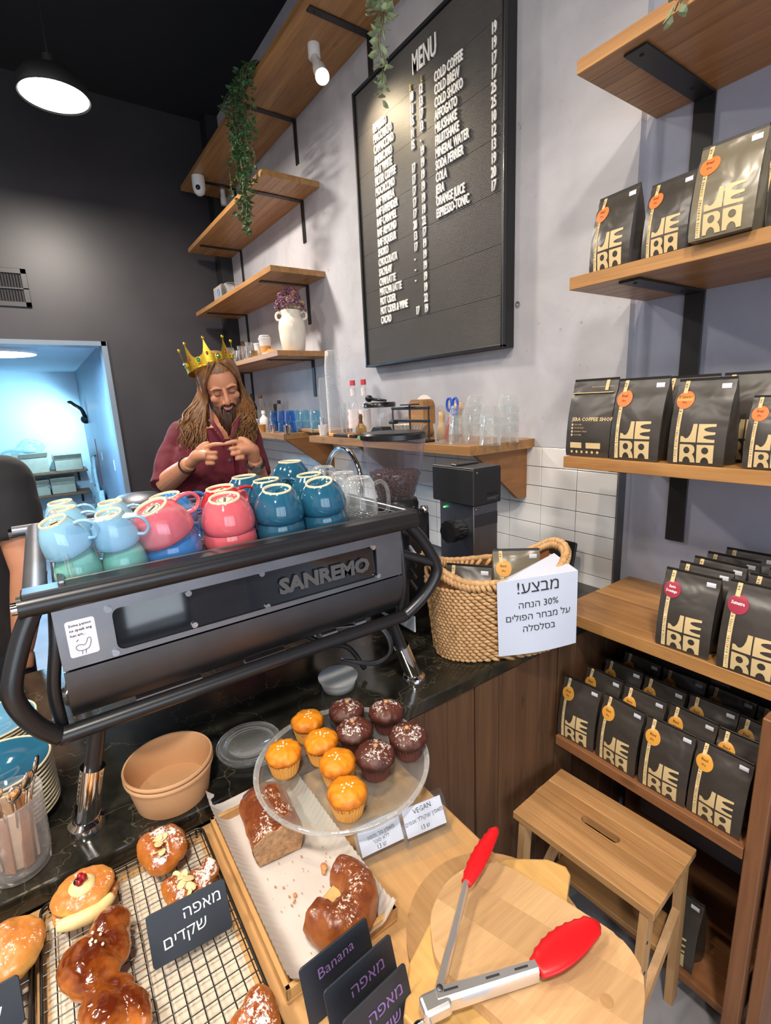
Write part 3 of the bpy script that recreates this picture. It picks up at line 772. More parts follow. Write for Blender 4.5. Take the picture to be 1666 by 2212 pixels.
def bag_proto(kind):
    """front = printed face, back = plain face with the address block"""
    t = thing('coffee_bag', 'x', 'coffee bag', (0, 0, 0))
    obj('pouch', bag_body(), M['bag'], t, auto=50)
    bm = NB(); bx(bm, -BW / 2, BW / 2, -0.0016, 0.0026, BH - 0.004, BH + 0.003, 0.0008); obj('top_seal', bm, M['bag_dark'], t)
    if kind != 'back':
        obj('logo_print', on_bag(logo()), M['cream'], t, smooth=True)
        obj('side_stripe', on_bag(rect_bm(0.125, 0.20, 0.02, 0.995)), M['cream'], t, smooth=True)
        tx = text_bm('COFFEE ROASTERS  COFFEE ROASTERS  JERA', 0.0082, res=0, space=1.35)
        w = max(v.co.x for v in tx.verts)
        for v in tx.verts: x, y = v.co.x, v.co.y; v.co = Vector((0.175 - y / BW * 0.9, 0.03 + x / w * 0.93, 0))
        obj('stripe_text', on_bag(tx, 0.0011, False), M['ink'], t)
        if kind != 'plain':
            g = poly_mesh([circ(0.205, 0.765, 0.165, 0.165 * BW / BH, 24)])
            obj('round_sticker', on_bag(g, 0.0014), {'o': M['st_orange'], 'r': M['st_red'], 'y': M['st_yellow'], 'b': M['st_orange']}[kind[0]], t, smooth=True)
            lines = {'o': ['Brazil', '250 g'], 'b': ['El Salvador', '250 g'], 'r1': ['Santo', 'Domingo'], 'r': ['Sumatra', ''], 'y': ['Blend', '250 g']}[kind]
            ink = M['letter_white'] if kind[0] == 'r' else M['st_ink']
            bm = NB()
            for i, s in enumerate(lines):
                if not s: continue
                q = text_bm(s, (0.0095 if kind != 'r' else 0.0105) if i == 0 or kind == 'r1' else 0.006, res=1, align='CENTER', bold=0.0002)
                for v in q.verts: v.co = Vector((0.20 + v.co.x / BW * 0.78, 0.785 - i * 0.055 - (0.02 if kind == 'r' else 0) + v.co.y / BH, 0))
                join(bm, q)
            obj('sticker_text', on_bag(bm, 0.0019, False), ink, t)
        if kind == 'b': obj('sticker_band', on_bag(rect_bm(0.055, 0.345, 0.755, 0.80), 0.0017), M['st_yellow'], t)
        obj('price_label', on_bag(rect_bm(0.77, 0.93, 0.885, 0.94), 0.0012), M['price'], t)
    else:
        obj('side_stripe', on_bag(rect_bm(0.74, 0.81, 0.86, 0.995)), M['cream'], t)
        bm = NB()
        for (s, x, z, h, b) in (('JERA COFFEE SHOP', 0.13, 0.47, 0.0135, 0.0004), ('jera.coffee', 0.20, 0.415, 0.006, 0), ('02 123 4567', 0.20, 0.37, 0.006, 0), ('Jerusalem, Israel', 0.20, 0.325, 0.006, 0), ('open daily', 0.20, 0.28, 0.006, 0)):
            q = text_bm(s, h, res=1, bold=b)
            for v in q.verts: v.co = Vector((x + v.co.x / BW, z + v.co.y / BH, 0))
            join(bm, q)
        for z in (0.42, 0.375, 0.33, 0.285): join(bm, poly_mesh([circ(0.15, z, 0.026, 0.017, 10)]))
        for k in range(6): join(bm, poly_mesh([circ(0.16 + 0.12 * k, 0.06, 0.030, 0.02, 6)]))
        join(bm, rect_bm(0.12, 0.40, 0.11, 0.185)); join(bm, rect_bm(0.50, 0.82, 0.11, 0.185))
        for k in range(15): join(bm, poly_mesh([circ(0.45 + 0.033 * k, 0.905, 0.010, 0.007, 6)]))
        obj('address_print', on_bag(bm, 0.0011, False), M['cream'], t)
        bm = NB(); bx(bm, -BW * 0.46, BW * 0.46, bag_y(0, BH * 0.83) - 0.004, bag_y(0, BH * 0.83) + 0.002, BH * 0.825, BH * 0.838, 0.001); obj('zip_seal', bm, M['cream'], t)
    return t
def bag(kind, x, y, z, rz=0.0, label='', group=None, sc=1.0, lean=0.0, tilt=0.0, shiny=False):
    """x, y = middle of the base"""
    if kind not in BAGS: BAGS[kind] = (bag_proto(kind), [False])
    p, used = BAGS[kind]
    rot = (lean, tilt, rz)
    if not used[0]:
        used[0] = True; o = p; o.location = (x, y, z); o.rotation_euler = rot; o.scale = (sc,) * 3
        o['label'] = label
        if group: o['group'] = group
    else: o = dup(p, (x, y, z), rot, label, group, (sc,) * 3)
    if shiny:
        for ch in o.children:
            if ch.name.startswith('pouch'):
                me = ch.data.copy(); me.materials.clear(); me.materials.append(M['bag_shiny']); ch.data = me
    return o
def bag_px(kind, u0, u1, v, yf, z, label, **k):
    """front bottom edge runs from picture column u0 to u1 in the plane y = yf"""
    a = P(u0, v, 1, yf).x; b = P(u1, v, 1, yf).x
    sc = (b - a) / BW; sc = max(0.72, min(1.25, sc))
    return bag(kind, (a + b) / 2, yf + BD / 2 * sc + 0.001, z, label=label, sc=sc, **k)
Z2, Z3, Z4, Z5, Z6 = 1.952, 1.471, 1.009, 0.637, 0.101
# upper right shelf
bag_px('o', 1272, 1362, 575, 1.265, Z2, 'black coffee bag with orange sticker, leftmost on the upper right shelf', rz=-0.10, group='coffee bags on the upper right shelf')
bag_px('o', 1385, 1482, 545, 1.262, Z2, 'coffee bag with orange sticker half hidden behind the big shiny upper one', rz=-0.05, group='coffee bags on the upper right shelf')
bag_px('o', 1486, 1620, 505, 1.216, Z2, 'biggest shiny coffee bag with orange sticker, jutting over the edge of the upper right shelf', rz=0.05, lean=-0.04, group='coffee bags on the upper right shelf', shiny=True)
bag_px('plain', 1668, 1760, 480, 1.27, Z2, 'coffee bag cut off by the picture edge on the upper right shelf', group='coffee bags on the upper right shelf')
bag('plain', -0.46, 1.45, Z2, label='dark coffee bag standing behind the shiny orange one on the upper right shelf', group='coffee bags on the upper right shelf')
# eye level shelf
G3 = 'coffee bags on the eye-level shelf'
bag_px('back', 1222, 1313, 975, 1.262, Z3, 'small coffee bag turned to its printed back at the eye-level shelf end', group=G3, rz=0.03)
bag_px('o', 1315, 1420, 990, 1.250, Z3, 'coffee bag with a plain orange sticker, second at eye level next to the turned one', group=G3)
bag_px('b', 1440, 1562, 1000, 1.247, Z3, 'coffee bag whose orange sticker has a yellow band, at eye level', group=G3)
bag_px('o', 1602, 1720, 1004, 1.250, Z3, 'coffee bag with orange sticker cut by the picture edge at eye level', group=G3)
for (x, y, lb) in ((-0.60, 1.37, 'coffee bag standing behind the plain orange sticker one at eye level'), (-0.47, 1.385, 'coffee bag peeping out behind the yellow band one at eye level'), (-0.33, 1.39, 'coffee bag in the second row between the yellow band one and the picture edge'), (-0.74, 1.38, 'coffee bag hidden behind the turned one at eye level'), (-0.40, 1.50, 'coffee bag in the third row at eye level against the wall')):
    bag('plain', x, y, Z3, label=lb, group=G3, sc=1.0 if y < 1.4 else 1.04)
# deep shelf with crimson stickers
G4 = 'coffee bags on the deep shelf'
c0 = -0.508; c1 = -0.375
for k, (dx, y) in enumerate(((0, 1.255), (0.0, 1.325), (0.006, 1.39), (0.012, 1.455), (0.03, 1.53))):
    lb = ['front coffee bag with crimson Santo Domingo sticker on the deep shelf', 'coffee bag directly behind the Santo Domingo one', 'third coffee bag back in the Santo Domingo file', 'fourth coffee bag back in the Santo Domingo file', 'last coffee bag against the wall in the Santo Domingo file'][k]
    bag('r1', c0 + dx, y, Z4, label=lb, group=G4, sc=0.96, rz=(0.04, 0.02, -0.02, 0.0, 0.05)[k])
for k, (dx, y) in enumerate(((0, 1.252), (0.012, 1.325), (0.03, 1.395), (0.05, 1.47))):
    lb = ['front coffee bag with crimson Sumatra sticker on the deep shelf', 'coffee bag directly behind the Sumatra one', 'third coffee bag back in the Sumatra file', 'last coffee bag back in the Sumatra file'][k]
    bag('r', c1 + 0.012 + dx, y, Z4, label=lb, group=G4, sc=1.0, rz=(0.02, -0.03, 0.03, 0.0)[k])
bag('r', -0.215, 1.262, Z4, label='coffee bag beyond the picture edge next to the Sumatra one', group=G4)
# rack shelf with mustard stickers
G5 = 'coffee bags in the floor rack'
xs5 = (-0.738, -0.618, -0.495, -0.375)
nm = ('first from the stone bar', 'second from the stone bar', 'third from the stone bar', 'beside the rack upright')
for i, x in enumerate(xs5):
    for k, y in enumerate((1.185, 1.275, 1.362, 1.45)):
        lb = ('front coffee bag with mustard sticker in the rack, ', 'coffee bag in the second row of the rack, ', 'coffee bag in the third row of the rack, ', 'coffee bag in the last row of the rack, ')[k] + nm[i]
        bag('y', x + k * 0.012 - (0.006 if i == 0 else 0), y + 0.004 * math.sin(i * 3 + k), Z5, label=lb, group=G5, sc=0.90, rz=(0.05, -0.04, 0.03, -0.02)[(i + k) % 4])
for x in (-0.46, -0.59):
    bag('plain', x, 1.24, Z6, label=('coffee bag on the lowest rack board seen behind the stool legs' if x > -0.5 else 'coffee bag on the lowest rack board nearest the bar planks'), group=G5, sc=1.0)

# ================================================================ espresso machine
t = thing('espresso_machine', 'black and steel espresso machine with tube frame, smoked window and cups on top', 'espresso machine', (-1.2, 0.32, GZ))
EM = t
y0, y1 = -0.028, 0.650
def side_poly(prof, ya, yb):
    """profile in (x, z) swept along y"""
    bm = NB(); a = [bm.verts.new((x, ya, z)) for x, z in prof]; b = [bm.verts.new((x, yb, z)) for x, z in prof]
    n = len(prof)
    for i in range(n): bm.faces.new((a[i], a[(i + 1) % n], b[(i + 1) % n], b[i]))
    bm.faces.new(a); bm.faces.new(list(reversed(b))); return bm
bm = side_poly([(-0.905, 1.355), (-0.905, 1.19), (-0.96, 1.14), (-1.10, 1.12), (-1.40, 1.12), (-1.44, 1.16), (-1.46, 1.355)], y0 + 0.006, y1 - 0.006); obj('body', bm, M['black_soft'], t)
# upper front panel with a window cut out
wy0, wy1, wz0, wz1 = 0.052, 0.580, 1.262, 1.336
g = poly_mesh([[(y0, 1.252), (y1, 1.252), (y1, 1.357), (y0, 1.357)], rrect((wy1 - wy0) / 2, (wz1 - wz0) / 2, 0.012, 4, (wy0 + wy1) / 2, (wz0 + wz1) / 2)])
r = bmesh.ops.extrude_face_region(g, geom=g.faces[:]); bmesh.ops.translate(g, verts=[v for v in r['geom'] if isinstance(v, bmesh.types.BMVert)], vec=(0, 0, 0.004))
bmesh.ops.transform(g, matrix=frame((-0.889, 0, 0), (0, 1, 0), (0, 0, 1)), verts=g.verts); obj('front_panel', g, M['steel'], t)
bm = NB(); box(bm, (-0.8955, (wy0 + wy1) / 2, (wz0 + wz1) / 2), (0.004, wy1 - wy0 + 0.01, wz1 - wz0 + 0.008), Euler((0, -0.075, 0))); win = obj('smoked_window', bm, M['plexi_dark'], t)
for i, (y, z) in enumerate(((0.048, 1.338), (0.048, 1.260), (0.175, 1.330), (0.178, 1.268), (0.313, 1.333), (0.318, 1.264), (0.571, 1.333), (0.581, 1.264))):
    bm = NB(); xx = -0.884 if i < 2 or i > 5 else -0.889; tube(bm, [(xx - 0.004, y, z), (xx + 0.0025, y, z)], 0.0055, 12); obj('bolt', bm, M['chrome'], t, auto=40)
g = text_bm('SANREMO', 0.050, 0.0012, 1.0, 0.0024, space=1.0); w = max(v.co.x for v in g.verts); sc = 0.215 / w
bmesh.ops.transform(g, matrix=frame((-0.888, 0.346, 1.282), (0, 1, 0), (0, 0, 1)) @ Matrix.Diagonal((sc, 0.86, 1, 1)), verts=g.verts); obj('name_letters', g, M['letter_grey'], win)
# cartoon sticker
bm = NB(); prism(bm, rrect(0.0205, 0.031, 0.004, 3), 0, 0.0008, frame((-0.8848, 0.006, 1.302), (0, 1, 0), (0, 0, 1))); st = obj('cartoon_sticker', bm, M['paper'], t)
bm = NB()
for i, s in enumerate(('Some person', 'no speak eng', 'hen art...')):
    q = text_bm(s, 0.0062, res=1, bold=0.0001, xs=0.95); join(bm, q, frame((-0.8835, -0.010, 1.323 - i * 0.0085), (0, 1, 0.02), (0, 0, 1)))
def pen(bm, pts, o, ux, uy, r=0.0004):
    tube(bm, [Vector(o) + Vector(ux) * p[0] + Vector(uy) * p[1] for p in pts], r, 5, 3)
for L in ([(0, 0), (-.006, .002), (-.008, .008), (-.003, .011), (.004, .009), (.008, .014), (.010, .019), (.014, .018), (.013, .010), (.009, .002), (0, 0)], [(0, 0), (-.001, -.006)], [(.005, 0), (.004, -.006)], [(-.006, .017), (-.003, .020)]):
    pen(bm, L, (-0.8836, 0.003, 1.280), (0, 1, 0), (0, 0, 1))
obj('drawing', bm, M['ink'], st)
# lower rolled panel
prof = [(-0.886, 1.249), (-0.887, 1.225), (-0.895, 1.195), (-0.912, 1.168), (-0.94, 1.148), (-0.98, 1.138), (-0.98, 1.134), (-0.938, 1.143), (-0.908, 1.163), (-0.890, 1.192), (-0.884, 1.225), (-0.8835, 1.249)]
bm = side_poly(prof, y0, y1); obj('lower_panel', bm, M['steel_dark'], t, auto=50)
# grooves under the belly: pale runners
for (ya, yb, z) in ((0.07, 0.19, 1.128), (0.28, 0.37, 1.126), (0.46, 0.50, 1.130), (0.55, 0.58, 1.132)):
    bm = NB(); bx(bm, -0.965, -0.945, ya, yb, z - 0.006, z + 0.003, 0.001); obj('drain_runner', bm, M['plate_white'], t)
# frame of tubes
bm = NB(); tube(bm, [(-0.880, -0.066, 1.374), (-0.880, 0.688, 1.376)], 0.0175, 16); obj('top_rail', bm, M['tube_black'], t, auto=40)
bm = NB(); bx(bm, -0.905, -0.868, -0.060, 0.690, 1.386, 1.396, 0.002); obj('rail_cap', bm, M['tube_black'], t)
for y in (-0.070, 0.690):
    bm = NB(); tube(bm, [(-0.880, y - 0.004, 1.374), (-0.880, y + 0.006, 1.374)], 0.010, 12); obj('rail_plug', bm, M['chrome'] if y < 0 else M['black_plastic'], t, auto=40)
bm = NB(); tube(bm, [(-0.890, -0.052, 1.142), (-0.890, 0.655, 1.142)], 0.0145, 16); obj('bottom_rail', bm, M['tube_black'], t, auto=40)
for s, ya, yb, yc in ((-1, -0.048, -0.092, -0.050), (1, 0.672, 0.742, 0.655)):
    bm = NB(); tube(bm, [(-0.885, ya, 1.368), (-0.880, (ya + yb) / 2, 1.325), (-0.874, yb, 1.262), (-0.874, yb, 1.225), (-0.882, (yb * 0.6 + yc * 0.4), 1.178), (-0.890, yc, 1.142)], 0.0145, 14, 6); obj('side_tube', bm, M['tube_black'], t, smooth=True)
bm = NB(); tube(bm, [(-0.892, 0.655, 1.298), (-0.876, 0.735, 1.262)], 0.011, 12); obj('side_strut', bm, M['tube_black'], t, auto=40)
bm = NB(); tube(bm, [(-0.895, 0.652, 1.36), (-0.889, 0.654, 1.30), (-0.888, 0.655, 1.22), (-0.90, 0.652, 1.165), (-0.905, 0.650, 1.142)], 0.007, 10, 4); obj('edge_tube', bm, M['tube_black'], t, smooth=True)
bm = NB(); tube(bm, [(-0.90, -0.022, 1.36), (-0.895, -0.03, 1.30), (-0.90, -0.045, 1.22), (-0.91, -0.045, 1.145)], 0.010, 10, 4); obj('edge_tube', bm, M['tube_black'], t, smooth=True)
# white side plates on the far end, with holes
bm = NB(); bx(bm, -1.02, -0.905, 0.652, 0.657, 1.155, 1.35, 0.001); sp = obj('side_plate', bm, M['plate_white'], t)
bm = NB(); bx(bm, -1.10, -0.93, 0.715, 0.719, 1.335, 1.362, 0.001); obj('side_plate', bm, M['plate_white'], t)
bm = NB(); bx(bm, -1.06, -0.91, 0.700, 0.704, 1.075, 1.118, 0.001); obj('side_plate', bm, M['plate_white'], t)
for (x, y, z) in ((-0.95, 0.658, 1.22), (-0.98, 0.658, 1.30), (-0.95, 0.7195, 1.348), (-0.93, 0.7045, 1.10), (-0.98, 0.7045, 1.09)):
    bm = NB(); tube(bm, [(x, y, z), (x, y + 0.001, z)], 0.004, 8); obj('hole', bm, M['ink'], sp)
bm = side_poly([(-0.92, 1.33), (-0.93, 1.12), (-1.30, 1.12), (-1.30, 1.33)], 0.657, 0.70); obj('side_housing', bm, M['black_plastic'], t)
for k in range(4):
    bm = NB(); box(bm, (-0.915, 0.705, 1.20 + k * 0.03), (0.03, 0.006, 0.009), Euler((0, 0.6, 0)), 0.001); obj('vent_rib', bm, M['plate_white'] if k == 3 else M['black_metal'], t)
bm = NB(); bx(bm, -1.46, -0.93, 0.690, 0.74, 1.362, 1.385, 0.003); obj('end_tray', bm, M['black_metal'], t)
# left end: cross rails and gap
bm = NB(); tube(bm, [(-0.89, -0.045, 1.372), (-1.50, -0.045, 1.372)], 0.018, 14); obj('cross_rail', bm, M['steel'], t, auto=40)
bm = NB(); bx(bm, -1.50, -0.885, -0.012, -0.002, 1.375, 1.400, 0.002); obj('cross_rail', bm, M['steel'], t)
bm = NB(); tube(bm, [(-1.50, -0.09, 1.376), (-1.50, 0.70, 1.376)], 0.014, 14); obj('back_rail', bm, M['steel'], t, auto=40)
bm = NB(); tube(bm, [(-1.50, -0.098, 1.372), (-1.50, -0.088, 1.372)], 0.012, 12); obj('rail_plug', bm, M['chrome'], t)
bm = NB(); bx(bm, -1.50, -0.905, y0 + 0.02, 0.688, 1.350, 1.362); obj('cup_deck', bm, M['steel_dark'], t)
# wire grid
bm = NB()
k = 0; y = 0.0
while y < 0.675: tube(bm, [(-0.91, y, 1.3725), (-1.49, y, 1.3725)], 0.0011, 5); y += 0.0155
x = -0.915
while x > -1.49: tube(bm, [(x, -0.005, 1.3745), (x, 0.680, 1.3745)], 0.0011, 5); x -= 0.0155
obj('wire_grid', bm, M['steel'], t)['kind'] = 'stuff'
ZT = 1.3762
bm = NB(); tube(bm, [(-0.905, -0.005, 1.391), (-0.905, 0.683, 1.393), (-1.49, 0.683, 1.393), (-1.49, -0.005, 1.391)], 0.006, 8, closed=True); obj('grid_rim', bm, M['steel'], t, auto=40)
# bent plexi guard
bm = NB(); prof = [(-0.912, 1.378), (-0.912, 1.465), (-0.922, 1.478), (-0.940, 1.482), (-0.940, 1.479), (-0.924, 1.475), (-0.915, 1.463), (-0.915, 1.378)]
g = side_poly(prof, 0.012, 0.215); obj('plexi_guard', g, M['plexi'], t)
bm = NB(); tube(bm, [(-0.915, 0.008, 1.378), (-0.925, 0.006, 1.44), (-0.945, 0.004, 1.475), (-1.02, 0.0, 1.49)], 0.005, 10, 5); obj('guard_edge', bm, M['glass_thick'], t, smooth=True)
# feet
for (x, ya, yb, xt) in ((-0.904, 0.003, -0.040, -0.90), (-0.904, 0.621, 0.688, -0.90), (-1.42, 0.003, -0.03, -1.40), (-1.42, 0.621, 0.67, -1.40)):
    a = Vector((xt, ya, 1.135)); b = Vector((x, yb, 0.957)); mmid = a.lerp(b, 0.42)
    bm = NB(); tube(bm, [a, mmid.lerp(b, 0.1)], 0.0135, 14); lg = obj('leg', bm, M['tube_black'], t, auto=40)
    bm = NB(); tube(bm, [mmid, b + Vector((0, 0, 0.002))], [0.0195, 0.0195], 20); obj('foot_sleeve', bm, M['chrome'], lg, auto=40)
    bm = NB(); lathe(bm, [(0.001, 0.018), (0.020, 0.018), (0.028, 0.013), (0.030, 0.006), (0.030, 0), (0.001, 0)], 28, (x, yb, GZ + 0.0003)); obj('foot_disc', bm, M['chrome'], lg, auto=30)
# wires and hoses below
bm = NB()
for k in range(3): tube(bm, [(-0.98, 0.50 + k * .004, 1.125), (-0.93, 0.60 + k * 0.004, 1.115), (-0.93, 0.635 + k * 0.003, 1.04), (-0.97, 0.61, 0.992 + k * .004), (-1.05, 0.56, 0.99)], 0.0035, 8, 6)
obj('drain_hose', bm, M['steel'], t, smooth=True)
bm = NB(); tube(bm, [(-1.15, 0.42, 1.13), (-1.05, 0.50, 1.06), (-1.03, 0.57, 1.03), (-1.0, 0.60, 0.97)], 0.007, 8, 6); obj('power_cable', bm, M['black_soft'], t, smooth=True)
bm = NB(); bx(bm, -1.35, -1.05, 0.08, 0.55, 1.09, 1.125, 0.004); obj('drip_tray', bm, M['black_metal'], t)

# ================================================================ cups
def glaze(name, col, rough=0.12):
    m, nt, b = base_mat(name); mp = coords(nt, (1, 1, 1), 3.0); n = noise_n(nt, mp.outputs[0], 9, 2)
    c = Vector(col); nt.links.new(ramp(nt, n, [(0.3, (*(c * 0.88), 1)), (0.7, (*[min(1, x) for x in c * 1.1], 1))]), b.inputs['Base Color'])
    b.inputs['Roughness'].default_value = rough; b.inputs['Coat Weight'].default_value = 0.6; b.inputs['Coat Roughness'].default_value = 0.04; return m
GL = {'teal': glaze('petrol_blue_glaze', srgb(34, 88, 116)[:3]), 'pink': glaze('coral_pink_glaze', srgb(214, 96, 106)[:3]), 'red': glaze('red_glaze', srgb(186, 44, 46)[:3]),
      'blue': glaze('mid_blue_glaze', srgb(46, 122, 188)[:3]), 'sky': glaze('sky_blue_glaze', srgb(140, 190, 216)[:3]), 'mint': glaze('mint_green_glaze', srgb(112, 178, 164)[:3])}
M['biscuit'] = pm('unglazed_clay', srgb(214, 200, 168)[:3], 0.6, vary=0.04)
CUPS = {}
def cup_proto(key, size):
    t = thing('coffee_cup', 'x', 'cup')
    s = 1.0 if size == 'big' else 0.69
    # modelled upside down: rim on z = 0
    R = 0.0530 * s; H = 0.064 * s if size == 'big' else 0.058
    pr = [(R - 0.004, 0.002), (R - 0.0015, 0.0), (R, 0.003), (R * 1.0, H * 0.20), (R * 0.96, H * 0.42), (R * 0.86, H * 0.66), (R * 0.70, H * 0.86), (R * 0.60, H * 0.955), (R * 0.565, H)]
    inn = [(R * 0.50, H * 0.90), (R * 0.66, H * 0.80), (R * 0.82, H * 0.62), (R * 0.91, H * 0.40), (R * 0.945, H * 0.20), (R - 0.004, 0.002)]
    bm = NB(); lathe(bm, pr + [(R * 0.50, H - 0.001), (R * 0.485, H - 0.0045), (R * 0.20, H - 0.006), (0.0005, H - 0.0062)], 36); b1 = obj('bowl', bm, GL[key], t, smooth=True)
    bm = NB(); lathe(bm, inn[::-1] + [(0.0005, H * 0.90)], 36); obj('inside', bm, GL[key], b1, smooth=True)
    bm = NB(); lathe(bm, [(R * 0.585, H - 0.002), (R * 0.575, H + 0.0012), (R * 0.545, H + 0.0018), (R * 0.50, H + 0.001), (R * 0.488, H - 0.003)], 36); obj('foot_ring', bm, M['biscuit'], t, smooth=True)
    if key in ('sky', 'pink', 'red'):
        bm = NB(); lathe(bm, [(R * 0.30, H - 0.0048), (0.0005, H - 0.0050)], 24); k = obj('stamp', bm, M['biscuit'], t)
        bm = NB(); box(bm, (0, 0, H - 0.0040), (R * 0.34, R * 0.09, 0.0008), Euler((0, 0, 0.5))); lathe(bm, [(R * 0.26, H - 0.0042), (R * 0.235, H - 0.0042)], 24); obj('stamp_mark', bm, M['ink'], k)
    else:
        g = text_bm('LOVE', 0.011 * s, 0.0006, 1, 0.0004, 'CENTER', 1); bmesh.ops.transform(g, matrix=Matrix.Translation((0, -0.004 * s, H - 0.005)), verts=g.verts); obj('raised_stamp', g, GL[key], t)
    h = [(R * 0.93, 0, H * 0.22), (R * 1.30, 0, H * 0.20), (R * 1.55, 0, H * 0.42), (R * 1.42, 0, H * 0.70), (R * 1.08, 0, H * 0.80), (R * 0.76, 0, H * 0.78)]
    bm = NB(); tube(bm, h, [0.0055 * s, 0.005 * s, 0.0048 * s, 0.0048 * s, 0.005 * s, 0.006 * s], 10, 5, flat=0.75); obj('handle', bm, GL[key] if key not in ('sky',) else GL['sky'], t, smooth=True)
    return t
def cup(key, size, x, y, z, label, rz=0.6, lean=(0, 0), group='cups upside down on the machine'):
    k = (key, size)
    rot = Euler((lean[0], lean[1], 0)).to_matrix() @ Euler((0, 0, rz)).to_matrix()
    e = rot.to_euler()
    if k not in CUPS:
        o = CUPS[k] = cup_proto(key, size); o.location = (x, y, z); o.rotation_euler = e; o['label'] = label; o['group'] = group
    else: o = dup(CUPS[k], (x, y, z), e, label, group)
    return o
HS, HB = 0.058, 0.064
def stack(kb, kt, size, x, y, lb, lt, rzb=0.5, rzt=0.5, lean=(0, 0), rise=0.62, dx=0, dy=0):
    cup(kb, size, x, y, ZT, lb, rzb)
    h = (HS if size == 'small' else HB) * rise
    cup(kt, size, x + dx, y + dy, ZT + h, lt, rzt, lean)
stack('mint', 'sky', 'small', -0.957, 0.020, 'mint cup at the tray corner beside the plexi guard', 'sky-blue cup tipped on the mint cup at the tray corner', 2.6, 1.2, (0.30, 0.22), 0.95, 0.0, -0.006)
stack('mint', 'sky', 'small', -0.957, 0.092, 'mint cup second along the tray front', 'sky-blue cup on the second mint cup', 2.6, 1.15, (0.16, 0.24), 0.92, 0.0, -0.006)
stack('blue', 'pink', 'big', -0.985, 0.178, 'bright blue cup squashed under the tipped pink cup', 'pink cup tipped on the bright blue cup, handle raised', 2.2, 1.75, (0.40, 0.20), 0.74, 0.004, -0.006)
stack('pink', 'pink', 'big', -0.990, 0.292, 'pink cup at the bottom of the upright pink pair', 'upper pink cup of the upright pair with stamped foot', 2.4, 2.3, (0.12, 0.20), 0.60)
stack('teal', 'teal', 'big', -0.985, 0.400, 'petrol-blue cup at the tray front beside the pink pair, lower one', 'petrol-blue cup at the tray front beside the pink pair, upper one', 2.4, 2.6, (0.08, 0.18), 0.64)
stack('teal', 'teal', 'big', -0.985, 0.508, 'petrol-blue cup at the tray front beside the glass mug, lower one', 'petrol-blue cup at the tray front beside the glass mug, upper one', 2.4, 2.9, (0.20, 0.16), 0.68)
stack('sky', 'sky', 'small', -1.040, 0.020, 'sky-blue cup of the second row at the tray end, lower one', 'sky-blue cup of the second row at the tray end, upper one', 1.2, 1.2, (0.08, 0.04), 0.95)
stack('sky', 'sky', 'small', -1.040, 0.096, 'sky-blue cup of the second row before the steel bowl, lower one', 'sky-blue cup of the second row before the steel bowl, upper one', 1.2, 1.2, (0.10, 0.05), 0.95)
stack('blue', 'blue', 'big', -1.092, 0.205, 'bright blue cup behind the tipped pink one, lower', 'bright blue cup behind the tipped pink one, handle up', 2.0, 1.7, (0.16, 0.06), 0.62)
stack('red', 'red', 'big', -1.098, 0.318, 'red cup behind the pink pair, lower', 'red cup behind the pink pair, upper', 2.0, 1.7, (0.10, 0.05), 0.62)
stack('teal', 'teal', 'big', -1.110, 0.430, 'petrol-blue cup of the second row behind the pink pair side, lower', 'petrol-blue cup of the second row behind the pink pair side, upper', 2.0, 2.0, (0.08, 0.02), 0.64)
stack('teal', 'teal', 'big', -1.105, 0.540, 'petrol-blue cup of the second row before the glass mugs, lower', 'petrol-blue cup of the second row before the glass mugs, upper', 2.0, 3.6, (0.08, 0.02), 0.64)
stack('sky', 'sky', 'small', -1.125, 0.020, 'sky-blue cup of the third row at the tray end, lower one', 'sky-blue cup of the third row at the tray end, upper one', 1.2, 1.2, (0.10, 0.06), 0.95)
stack('teal', 'teal', 'big', -1.222, 0.415, 'petrol-blue cup of the back row nearest the man, lower', 'petrol-blue cup of the back row nearest the man, upper', 2.0, 2.2, (0.06, 0.0), 0.62)
stack('teal', 'teal', 'big', -1.235, 0.545, 'petrol-blue cup highest in the back row, lower', 'petrol-blue cup highest in the back row, upper', 2.0, 2.4, (0.0, 0.0), 0.98)
# glass mugs
def glass_mug(x, y, label, rz, z=None):
    t = thing('glass_mug', label, 'mug', (x, y, z or ZT), (0, 0, rz), 'clear glass mugs on the machine')
    bm = NB(); pr = [(0.040, 0.0), (0.043, 0.001), (0.042, 0.03), (0.036, 0.085), (0.029, 0.098), (0.026, 0.100), (0.022, 0.097), (0.0005, 0.096)]
    lathe(bm, pr + [(0.0005, 0.086), (0.026, 0.086), (0.033, 0.078), (0.0385, 0.03), (0.040, 0.0)], 32, world0(t)); obj('body', bm, M['glass_thick'], t, smooth=True, world=False)
    bm = NB(); tube(bm, [(0.034, 0, 0.082), (0.052, 0, 0.088), (0.066, 0, 0.070), (0.068, 0, 0.03), (0.060, 0, 0.012), (0.041, 0, 0.010)], 0.0045, 10, 5); obj('handle', bm, M['glass_thick'], t, smooth=True, world=False)
    bm = NB(); lathe(bm, [(0.0255, 0.0995), (0.027, 0.1008), (0.024, 0.1012), (0.022, 0.0985)], 32); obj('foot_ring', bm, M['glass_thick'], t, smooth=True, world=False)
    return t
def world0(t): return (0, 0, 0)
glass_mug(-0.990, 0.610, 'largest clear glass mug upside down at the tray end by the hopper', 0.9)
glass_mug(-1.095, 0.628, 'clear glass mug upside down behind the one by the hopper', 2.5)
glass_mug(-1.245, 0.650, 'clear glass mug upside down at the back beneath the faucet', 2.8)
